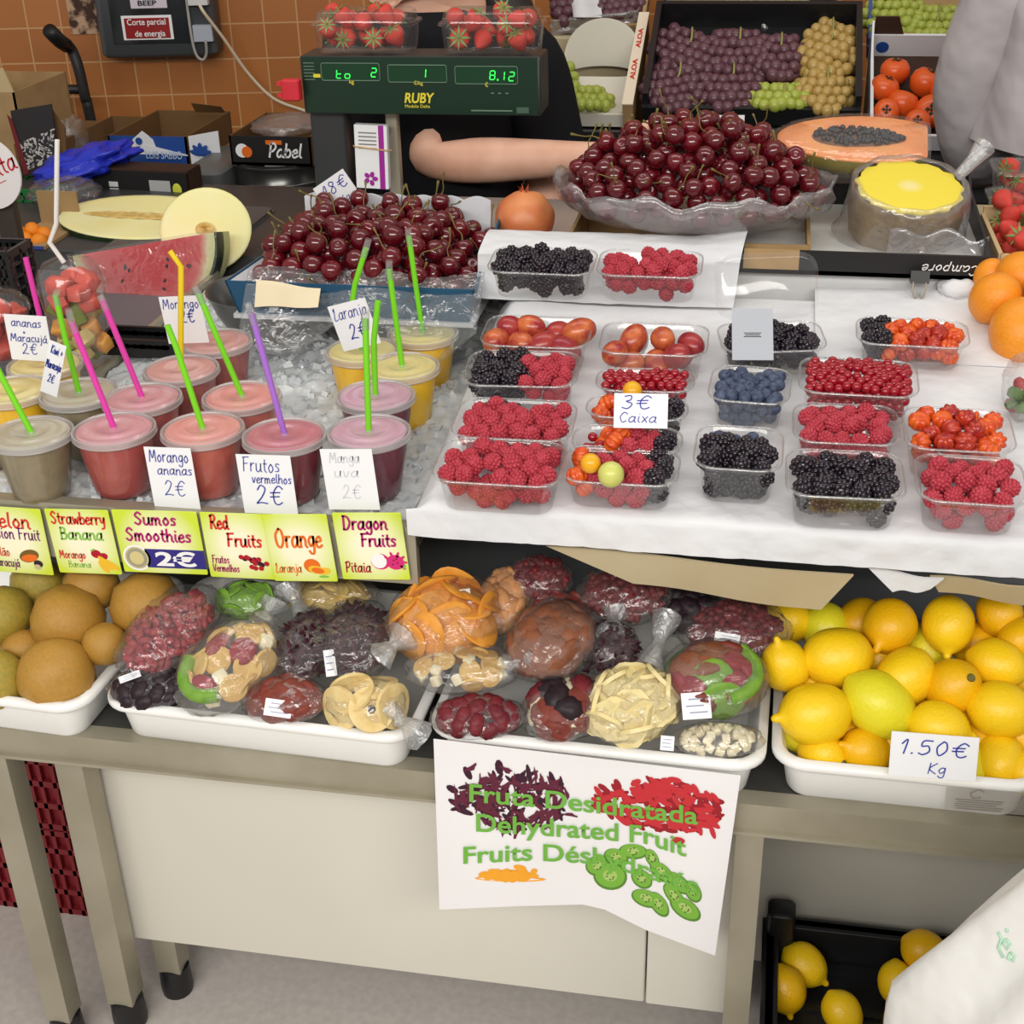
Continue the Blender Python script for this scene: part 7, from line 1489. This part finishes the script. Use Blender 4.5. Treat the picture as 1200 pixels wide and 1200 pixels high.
s3 = slope((1020, 62), (1150, 62), 3.08, -30, 3.32); crate('grape_crate', 'carton of green grapes at the back right beside the white coat', 'crate', s3, mat('blue_rim_card', (70, 86, 150), .5, .3), .035, .008, liner=KRAFT); stand(s3, 'dark block under the carton of green grapes'); P3 = PS(s3)
bunch(P3, 1048, 22, 36, 30, 'green', 'green grape bunch at the left of the back right carton', 31, 0, rp=6.5); bunch(P3, 1096, 36, 38, 28, 'green', 'green grape bunch at the right of the back right carton', 32, 0, rp=6.5); bunch(P3, 1060, 52, 40, 12, 'amber', 'yellowish grape bunch along the front of the back right carton', 33, 0, rp=6)
# persimmons
s4 = slope((1020, 170), (1140, 170), 2.78, 66, 3.02); t = crate('persimmon_box', 'white card box with blue emblems full of orange persimmons', 'box', s4, WBOX, .05, .006, liner=mat('dark_brown_card', (62, 42, 32), .7, .3)); stand(s4, 'dark block under the persimmon box'); P4 = PS(s4)
M4, w4, d4, n4, o4 = s4
for q in ((-w4 / 2 + .025, .0, .05), (-w4 / 2 + .02, d4 + .0, .05)):
    MB().lathe([(.0005, 0), (.013, 0), (.013, .0008), (.0005, .0008)], 24, T(q[0], -.0064 if q[1] == 0 else q[1] - .0008, .022) @ RX(90)).build('blue_emblem', BLUEB, t, 0)
MB().sheet(lambda u, v: (-w4 / 2 + w4 * .34 * u * (1 - .3 * v), d4 + .004, .03 + .06 * v), 4, 3, (0, .004, 0)).build('inner_flap', mat('dark_brown_card', (62, 42, 32)), t, 0)
MB().sheet(lambda u, v: (-w4 / 2 - .006 + .0 * u, d4 * (.6 + .4 * u), .04 + .045 * v * u), 4, 3, (.004, 0, 0)).build('white_flap', WBOX, t, 0)
PSM_ = mat('persimmon_skin', (232, 104, 38), .3, .5, var=(14, (222, 84, 30), .2)); me_ps = MB().lathe([(.0005, -.80), (.35, -.84), (.78, -.58), (1, -.05), (.95, .35), (.7, .68), (.35, .78), (.1, .72), (.0005, .70)], 24).me('persimmon', PSM_, 180)
cx_ = MB(); [cx_.add([(.05, 0, .74), (.22, -.14, .80), (.40, 0, .79), (.22, .14, .80)], [(0, 1, 2, 3), (3, 2, 1, 0)], RZ(90 * k)) for k in range(4)]; cx_.ell((0, 0, .78), (.08, .08, .06), 8, 5); me_cx = cx_.me('calyx', mat('persimmon_calyx', (62, 48, 34), .6, .3), 0)
rg = random.Random(9)
for i, (x, y, q) in enumerate(((595, 335, 70), (545, 415, 70), (740, 390, 78), (835, 440, 76), (630, 490, 76), (555, 525, 62), (765, 525, 80), (700, 575, 62), (850, 600, 56), (880, 350, 60))):
    c = P4(900 + x / 4, y / 4, .028 + .008 * (i % 2)); o = bpy.data.objects.new('persimmon', me_ps); COL.objects.link(o); ax_ = (CPOS - c).normalized() if i in (5, 6, 7) else Vector((rg.uniform(-.5, .5), rg.uniform(-.2, .6), 1)); o.matrix_world = T(c) @ ax_.to_track_quat('Z', 'Y').to_matrix().to_4x4() @ RX(rg.uniform(-20, 20)) @ S(psize(q / 4, c)); tag(o, 'orange persimmon in the white card box at the back right', 'persimmon', 'persimmons in the white box')
    e = bpy.data.objects.new('calyx', me_cx); COL.objects.link(e); e.parent = o
# white weighing pan with green grapes, ALOA carton and the grapes above it
s5 = slope((636, 140), (736, 142), 2.80, 92, 2.98); M5, w5, d5, n5, o5 = s5; P5 = PS(s5)
WPAN = mat('white_pan', (226, 222, 208), .35, .45)
t = thing('weighing_pan', 'white moulded scoop pan with a raised round back holding green grapes', 'pan', M5)
MB().sheet(lambda u, v: ((u - .5) * w5 * 1.04, d5 * 1.0 * v, .004 + .012 * abs(2 * u - 1) ** 6 + .012 * max(0, 1 - v * 12)), 20, 16, (0, 0, -.004)).build('pan_floor', WPAN, t, 60)
def backf(u, v):
    a = PI * (1 - u); return (w5 * .06 + w5 * .48 * math.cos(a), d5 * (.99 + .28 * math.sin(a)) + .02 * v, .004 + .095 * v * math.sin(a) ** .6)
MB().sheet(backf, 28, 12, (0, .004, 0)).build('scoop_back', WPAN, t, 60); MB().box((0, -.004, .004), (w5 * 1.06, .008, .026)).build('pan_lip', WPAN, t, 0); stand(s5, 'dark block under the white weighing pan')
bunch(P5, 655, 100, 20, 26, 'green', 'small green grape bunch at the left of the white pan', 41, 0, rp=6.5, stem=False); bunch(P5, 684, 120, 32, 16, 'green', 'green grape bunch at the front of the white pan', 42, 0, rp=6.5, stem=False)
A = PY(726, 122, 2.76); B_ = PY(744, 122, 2.76); Cb = PY(755, 14, 3.10)
t = thing('fruit_carton', 'narrow white carton edge lettered ALOA between the pan and the purple grapes', 'box', frame(A.lerp(B_, .5), B_ - A, Cb - A.lerp(B_, .5))); wA = (B_ - A).length * .72; lA = (Cb - A.lerp(B_, .5)).length
MB().box((0, lA / 2, -.0015), (wA, lA, .003)).build('carton_edge', mat('cream_card', (236, 222, 200), .6, .3), t, 0); MB().box((0, lA / 2, -.03), (wA * .9, lA, .056)).build('carton_side', KRAFT, t, 0)
RDP = mat('aloa_red', (206, 66, 50), .5, .3)
for q in (.36, .70): text('ALOA', wA * .62, RDP, t, T(wA * .22 if q > .5 else wA * .22, lA * q, .0006) @ RZ(90), bold=.03, width=lA * .22)
s6 = slope((655, 38), (752, 30), 3.12, -50, 3.34); crate('grape_crate', 'carton of purple grapes with film and white paper above the white pan', 'crate', s6, KRAFT, .03, .008); stand(s6, 'kraft block under the purple grapes above the white pan', KRAFT); P6 = PS(s6)
bunch(P6, 662, 6, 14, 22, 'purple', 'purple grape bunch left of the white paper in the upper carton', 51, 0, rp=6.5, group='upper purple grape bunches'); bunch(P6, 725, 4, 32, 16, 'purple', 'purple grape bunch right of the white paper in the upper carton', 52, -8, rp=6.5, group='upper purple grape bunches')
c = P6(690, 12, .03); o = MB().sheet(lambda u, v: P6(668 + 34 * u + 4 * v, -8 + 28 * v, .045 + .008 * math.sin(u * 5)) - c, 8, 8, (0, 0, -.0006)).build('white_paper', PAPER, None, 60); o.matrix_world = T(c); tag(o, 'white paper between the purple grapes of the upper carton', 'paper')
c = P6(700, 32, .03); o = MB().sheet(lambda u, v: P6(644 + 104 * u, 24 + 26 * v - 12 * u, .042 - .05 * v + .008 * noise.noise(Vector((u * 8, v * 4, 0)))) - c, 30, 10, (0, .0006, 0)).build('clear_film', clear('grey_poly2', gloss=.12, milk=.45, rough=.25, bump=(30, 1.0), milkcol=(190, 184, 184)), None, 180); o.matrix_world = T(c); tag(o, 'greyish film folded over the front of the upper purple grape carton', 'film')
simple_box('kraft_carton', 'closed kraft carton behind the white scoop pan', 'box', PY(644, 100, 3.06).x, PY(736, 100, 3.06).x, 3.06, 3.10, RZ_, PY(690, 44, 3.06).z, KRAFT_L)
simple_box('dark_block', 'dark crate below the white pan behind the arm', 'crate', PY(612, 170, 2.78).x, PY(756, 170, 2.78).x, 2.775, 2.787, RZ_, PY(690, 152, 2.78).z, BLACK_P)
# strawberries, punnets and mangoes at the right edge
YW_ = 1.86; a, b = PY(1172, 305, YW_), PY(1240, 305, YW_); zt4 = PY(1190, 298, YW_).z
t = thing('strawberry_box', 'shallow wooden box of strawberries at the right edge behind the mangoes', 'box', T((a.x + b.x) / 2 + .03, YW_, zt4 - .05)); w = b.x - a.x + .06
WOOD = mat('pale_wood', (206, 180, 138), .7, .2)
MB().box((0, .0, .025), (w, .006, .05)).build('front_wall', WOOD, t, 0); MB().box((0, .2, .03), (w, .006, .06)).build('back_wall', WOOD, t, 0); MB().box((0, .1, .003), (w, .2, .006)).build('box_floor', WOOD, t, 0)
for sx in (-1, 1): MB().box((sx * w / 2, .1, .025), (.006, .2, .05)).build('side_wall', WOOD, t, 0)
strawberries(t.matrix_world @ T(0, .1, 0), 34, .0175, w - .012, .19, .075, 17, 'red strawberry in the wooden box at the right edge', 'strawberries in the wooden box', fl=.008)
simple_box('wooden_crate', 'pale wooden crate under the strawberries at the right edge', 'crate', a.x + .0, b.x + .06, YW_ + .005, YW_ + .2, .749, zt4 - .051, WOOD)
t4 = t
c = PY(1196, 212, 2.14); zz = c.z
for k, (dz, m_, lb) in enumerate(((-.045, RASP, 'lower'), (.0, CUR, 'upper'))):
    M = T(c.x + .02, 2.14, zz - .04 + dz + .02); t = thing('berry_punnet', ['lower clear punnet of red fruit stacked at the right edge', 'upper clear punnet of red fruit stacked at the right edge'][k], 'punnet', M, 'stacked punnets at the right edge')
    punnet_mesh(.13, .10, .042).build('tub', CLEAR, t, 60); lt = MB(); lt.loft([(.131, .101, .02, .043), (.124, .094, .018, .044)], False, True); lt.build('lid', CLEAR, t, 60)
    strawberries(M, 14, .017, .11, .08, .045, 60 + k, ['red strawberry in the lower stacked punnet at the right edge', 'red strawberry in the upper stacked punnet at the right edge'][k], 'strawberries in the stacked punnets')
simple_box('kraft_carton', 'kraft carton under the stacked punnets at the right edge', 'box', c.x - .06, c.x + .10, 2.10, 2.25, BZ, zz - .066, KRAFT_L)
MNG = mat('mango_skin', (240, 158, 32), .4, .45, var=(12, (228, 132, 30), .25), bump=(140, .15)); me_mg = MB().ell((0, 0, 0), (1.0, 1.0, 1.12), 26, 18, fn=lambda d: 1 + .06 * d.x * d.z).me('mango', MNG, 180)
rg = random.Random(5)
for i, (x, y, q, Y, lb) in enumerate(((1166, 350, 29, 1.72, 'orange-yellow mango at the left of the mango heap'), (1196, 388, 36, 1.66, 'large orange-yellow mango at the front of the mango heap'), (1196, 322, 27, 1.77, 'orange-yellow mango at the top right of the mango heap'), (1160, 322, 18, 1.80, 'small orange mango half hidden behind the others'), (1232, 350, 30, 1.70, 'orange-yellow mango cut by the right picture edge'))):
    c = PY(x, y, Y); o = bpy.data.objects.new('mango', me_mg); COL.objects.link(o); o.matrix_world = T(c) @ rand_rot(rg) @ S(psize(q, c)); tag(o, lb, 'mango', 'mangoes at the right edge')
simple_box('mango_stand', 'pale carton carrying the mangoes beside the berry board', 'box', PY(1162, 400, 1.66).x - .01, 1.0, 1.60, 1.84, .749, PY(1196, 420, 1.66).z, KRAFT_L)
c = PB(1200, 452, .038); o = MB().ell((0, 0, 0), (psize(24, c), .04, psize(40, c)), 26, 18, fn=lambda d: 1 + .12 * noise.noise(d * 3)).build('salad_bag', FILM, None, 180); o.matrix_world = T(c); tag(o, 'clear bag with green and red contents at the right edge of the board', 'bag')
for k in range(8):
    d = Vector((rg.uniform(-.6, .6), rg.uniform(-.5, .1), rg.uniform(-.75, .2 if k < 6 else .7))); l = MB().ell((0, 0, 0), (.012, .009, .006), 10, 6, fn=lambda q_: 1 + .3 * noise.noise(q_ * 3)).build('leaf_piece', mat('salad_green' if k < 6 else 'salad_red', (92, 124, 60) if k < 6 else (170, 50, 52), .5, .3), None, 180); l.matrix_world = T(c + Vector((d.x * .018, d.y * .03, d.z * .036))) @ rand_rot(rg); tag(l, 'green leaf piece inside the clear bag at the right edge' if k < 6 else 'red piece at the top of the clear bag at the right edge', 'salad', 'pieces in the right edge bag')

# ================================================================== people
SKIN = mat('skin', (232, 188, 164), .5, .35, var=(20, (212, 158, 132), .3), sss=.15)
def skin_mesh(name, verts, edges, m, parent=None, sub=2, root=0, smooth_it=0):
    me = bpy.data.meshes.new(name); me.from_pydata([tuple(v[0]) for v in verts], edges, []); o = bpy.data.objects.new(name, me); COL.objects.link(o); me.materials.append(m)
    if parent is not None: o.parent = parent
    sk = o.modifiers.new('skin', 'SKIN'); sk.use_smooth_shade = True
    if not me.skin_vertices: me.attributes  # layer comes with the modifier
    for i, v in enumerate(verts):
        d = me.skin_vertices[0].data[i]; r = v[1]; d.radius = (r, r) if not isinstance(r, tuple) else r; d.use_root = (i == root)
    s = o.modifiers.new('smooth', 'SUBSURF'); s.levels = sub; s.render_levels = sub
    dg = bpy.context.evaluated_depsgraph_get(); dg.update(); me2 = bpy.data.meshes.new_from_object(o.evaluated_get(dg)); o.modifiers.clear(); o.data = me2; bpy.data.meshes.remove(me)
    me2.materials.clear(); me2.materials.append(m); me2.polygons.foreach_set('use_smooth', [True] * len(me2.polygons)); me2.polygons.foreach_set('material_index', [0] * len(me2.polygons)); return o
def hand(verts, edges, wi, wrist, d, side, up, s=1.0, curl=.5):
    """palm and five fingers from the wrist vertex wi; d along the hand, side towards the thumb, up = back of the hand"""
    pv = len(verts); palm = wrist + d * .045 * s; verts.append((palm, (.030 * s, .016 * s))); edges.append((wi, pv))
    for k, (off, L) in enumerate(((.024, .068), (.008, .076), (-.008, .071), (-.022, .056))):
        b0 = palm + d * .030 * s + side * off * s; i0 = len(verts); verts.append((b0, .0095 * s)); edges.append((pv, i0)); q = b0; dd_ = d.copy()
        for j in range(3):
            dd_ = (dd_ - up * curl * (.5 + .3 * j)).normalized(); q = q + dd_ * (L / 3) * s; verts.append((q, (.0088 - .0010 * j) * s)); edges.append((len(verts) - 2, len(verts) - 1))
    th = wrist + d * .018 * s + side * .018 * s; i0 = len(verts); verts.append((th, .0115 * s)); edges.append((wi, i0)); dd_ = (d * .6 + side * .8 - up * .2).normalized(); q = th
    for j in range(2):
        q = q + dd_ * .032 * s; dd_ = (dd_ + d * .4 - up * .3 * curl).normalized(); verts.append((q, (.0105 - .0015 * j) * s)); edges.append((len(verts) - 2, len(verts) - 1))
# the seller behind the scale, right... arm reaching across
YPn = 2.50
el = PY(494, 190, 2.36); wr = PY(722, 184, 2.34); sh = PY(556, 95, 2.46)
px_ = PY(512, 150, YPn).x
def V(x, y, z): return Vector((x, y, z))
zs = sh.z + .07
per = thing('person', 'person in black clothes behind the scale, bare arm reaching towards the cherries', 'person', T(px_, YPn, 0)); O_ = V(px_, YPn, 0)
bv = [(V(0, 0, .80), .11), (V(0, 0, .93), .10), (V(0, -.01, 1.08), .105), (V(0, 0, zs - .06), .090), (V(0, 0, zs + .02), .06), (V(0, -.015, zs + .09), .05), (V(0, -.03, zs + .16), .075), (V(0, -.035, zs + .25), .088), (V(0, -.025, zs + .32), .06)]
be = [(i, i + 1) for i in range(8)]
def L_(p): return p - O_
def addc(start, pts):
    prev = start
    for p in pts: bv.append(p); be.append((prev, len(bv) - 1)); prev = len(bv) - 1
    return prev
w_i = addc(3, [(V(-.15, 0, zs - .05), .050), (L_(PY(524, 142, 2.42)), .046), (L_(el) , .042), (L_(el.lerp(wr, .25)), .046), (L_(el.lerp(wr, .7)), .034), (L_(wr), .024)])
dH = (wr - el).normalized(); hand(bv, be, w_i, L_(wr), dH, V(0, .35, .9).normalized(), V(0, -.9, .35).normalized(), .95, .35)
w_j = addc(3, [(V(.16, 0, zs - .05), .050), (V(.21, .0, zs - .27), .045), (V(.20, -.12, zs - .42), .034), (V(.17, -.22, zs - .45), .024)])
hand(bv, be, w_j, V(.17, -.22, zs - .45), V(-.2, -.97, -.1).normalized(), V(-1, .1, 0).normalized(), V(0, 0, 1), .95, .5)
for sx in (-1, 1): addc(0, [(V(sx * .085, 0, .72), .085), (V(sx * .09, 0, .42), .058), (V(sx * .09, .02, .10), .040), (V(sx * .09, -.10, .04), .036)])
skin_mesh('body', bv, be, SKIN, per)
BLKC = mat('black_cotton', (22, 22, 26), .9, .2, bump=(30, .6))
def garment(name, prof, m, par, seed=0, sleeves=(), wob=.02):
    """clothing as one skin: elliptical rings (z, half width, half depth) with soft folds, plus sleeve tubes (path, radii)"""
    mb = MB(); prof = crom([Vector(q) for q in prof], 4); NS_ = 56
    mb.rings([[(q.y * math.cos(a) * (1 + wob * math.sin(a * 6 + q.x * 9) + wob * 1.5 * noise.noise(Vector((math.cos(a) * 2.5, math.sin(a) * 2.5 + seed, q.x * 7)))), q.z * math.sin(a) * (1 + wob * math.sin(a * 8 - q.x * 14) + wob * 1.5 * noise.noise(Vector((math.cos(a) * 3, math.sin(a) * 3, q.x * 6 + seed)))), q.x) for a in [2 * PI * k / NS_ for k in range(NS_)]] for q in prof], False, False)
    for path, r0, r1 in sleeves:
        P = crom(path, 6); mb.tube(P, [r0 + (r1 - r0) * i / (len(P) - 1) for i in range(len(P))], 22, cap=False)
    return mb.build(name, m, par, 180)
eS = V(-.15, 0, zs - .045); eM = L_(PY(524, 142, 2.42))
garment('shirt', [(.80, .150, .135), (.92, .160, .140), (1.05, .172, .140), (zs - .09, .195, .130), (zs - .02, .185, .115), (zs + .025, .145, .095), (zs + .050, .075, .070)], BLKC, per, 1, [([V(-.10, 0, zs - .03), eS, eS.lerp(eM, .55), eS.lerp(eM, .9)], .078, .064), ([V(.10, 0, zs - .03), V(.165, 0, zs - .05), V(.20, 0, zs - .16), V(.212, 0, zs - .22)], .078, .066)])
tv = [(V(0, 0, .86), .15), (V(-.09, 0, .74), .10), (V(-.092, 0, .42), .075), (V(-.092, .01, .12), .062), (V(.09, 0, .74), .10), (V(.092, 0, .42), .075), (V(.092, .01, .12), .062)]
skin_mesh('trousers', tv, [(0, 1), (1, 2), (2, 3), (0, 4), (4, 5), (5, 6)], BLKC, per)
HAIR = mat('dark_hair', (30, 24, 22), .5, .4, bump=(80, .6))
def face(par, hc, fwd, s=1.0):
    """eyes, nose, mouth and ears for a head centred at hc that looks along fwd"""
    sd = fwd.cross(V(0, 0, 1)).normalized(); F = frame(hc, sd, V(0, 0, 1))  # z of F points backwards of sd x up
    for q in (-1, 1):
        MB().ell(tuple(hc + fwd * .074 * s + sd * q * .030 * s + V(0, 0, .01)), (.012 * s, .009 * s, .0058 * s) if abs(fwd.y) > .5 else .009 * s, 12, 8).build('eye', mat('eye_white', (232, 228, 222), .3, .5), par, 180)
        MB().ell(tuple(hc + fwd * .0805 * s + sd * q * .030 * s + V(0, 0, .01)), .0050 * s, 10, 6).build('iris', mat('iris_brown', (60, 40, 30), .3, .5), par, 180)
        MB().ell(tuple(hc + sd * q * .082 * s), (.012 * s, .014 * s, .028 * s), 12, 8).build('ear', SKIN, par, 180)
    for q in (-1, 1): MB().tube([hc + fwd * .074 * s + sd * q * k * s + V(0, 0, .024 + dz) for k, dz in ((.016, 0), (.030, .004), (.044, -.001))], .0032, 8).build('eyebrow', mat('dark_hair', (30, 24, 22)), par, 180)
    MB().tube([hc + fwd * .076 * s + V(0, 0, .015), hc + fwd * .098 * s + V(0, 0, -.022), hc + fwd * .078 * s + V(0, 0, -.03)], [.006, .011, .007], 10).build('nose', SKIN, par, 180)
    MB().ell(tuple(hc + fwd * .078 * s + V(0, 0, -.052)), (.022 if abs(fwd.y) > .5 else .008, .008 if abs(fwd.y) > .5 else .022, .006), 12, 8).build('mouth', mat('lips', (176, 92, 88), .5, .3), par, 180)
face(per, V(0, -.033, zs + .225), V(0, -1, 0)); 
MB().ell((0, .012, zs + .265), (.098, .10, .092), 24, 16, fn=lambda d: 1 + .04 * noise.noise(d * 6)).build('hair', HAIR, per, 180)
c_ = L_(PY(648, 20, 2.48)); MB().tube([V(.06, .05, zs + .24), V(.10, .03, zs + .10), V((c_.x + .10) / 2, .0, zs + .0), V(c_.x - .02, -.02, c_.z - .05)], [.045, .05, .045, .02], 14).build('ponytail', HAIR, per, 180)
# the person in the white coat at the right, turned away
xq = PY(1338, 60, 2.40).x; YQ = 2.50
pe2 = thing('person', 'person in a loose greyish white coat at the right edge, seen from the back', 'person', T(xq, YQ, 0)); zs2 = 1.28
bv = [(V(0, 0, .80), .11), (V(0, 0, 1.0), .10), (V(0, 0, zs2 - .06), .090), (V(0, 0, zs2 + .04), .06), (V(0, .0, zs2 + .10), .05), (V(0, .02, zs2 + .17), .078), (V(0, .02, zs2 + .26), .09), (V(0, .01, zs2 + .33), .06)]; be = [(i, i + 1) for i in range(7)]
for sx in (-1, 1):
    e_ = addc(2, [(V(sx * .155, 0, zs2 - .04), .050), (V(sx * .21, .05, zs2 - .28), .045), (V(sx * .18, .20, zs2 - .42), .034), (V(sx * .14, .32, zs2 - .42), .025)]); hand(bv, be, e_, V(sx * .14, .32, zs2 - .42), V(-.15 * sx, .98, 0).normalized(), V(-sx, 0, .1).normalized(), V(0, 0, 1), .95, .5)
    addc(0, [(V(sx * .085, 0, .72), .085), (V(sx * .09, 0, .42), .058), (V(sx * .09, -.02, .10), .040), (V(sx * .09, .10, .04), .036)])
skin_mesh('body', bv, be, SKIN, pe2)
COAT = mat('white_coat', (196, 190, 192), .85, .2, var=(5, (184, 178, 182)), bump=(5, .8, .04))
zh = PY(1120, 174, 2.36).z
garment('coat', [(zh - .015, .225, .170), (zh + .08, .222, .165), (zs2 - .15, .215, .150), (zs2 - .04, .205, .135), (zs2 + .02, .185, .115), (zs2 + .06, .13, .095), (zs2 + .085, .078, .075)], COAT, pe2, 5, [([V(sx * .12, 0, zs2 - .025), V(sx * .18, .01, zs2 - .08), V(sx * .225, .05, zs2 - .24), V(sx * .20, .12, zs2 - .37), V(sx * .15, .27, zs2 - .42)], .088, .055) for sx in (-1, 1)], .035)
tv = [(V(0, 0, .98), .14), (V(0, 0, .84), .15), (V(-.09, 0, .74), .10), (V(-.092, 0, .42), .075), (V(-.092, 0, .12), .062), (V(.09, 0, .74), .10), (V(.092, 0, .42), .075), (V(.092, 0, .12), .062)]
skin_mesh('trousers', tv, [(0, 1), (1, 2), (2, 3), (3, 4), (1, 5), (5, 6), (6, 7)], mat('grey_trousers', (70, 70, 78), .9, .2), pe2)
face(pe2, V(0, .02, zs2 + .235), V(0, 1, 0)); MB().ell((0, -.015, zs2 + .26), (.10, .10, .105), 24, 16, fn=lambda d: 1 + .04 * noise.noise(d * 6)).build('hair', mat('brown_hair', (70, 50, 38), .5, .4, bump=(80, .6)), pe2, 180)
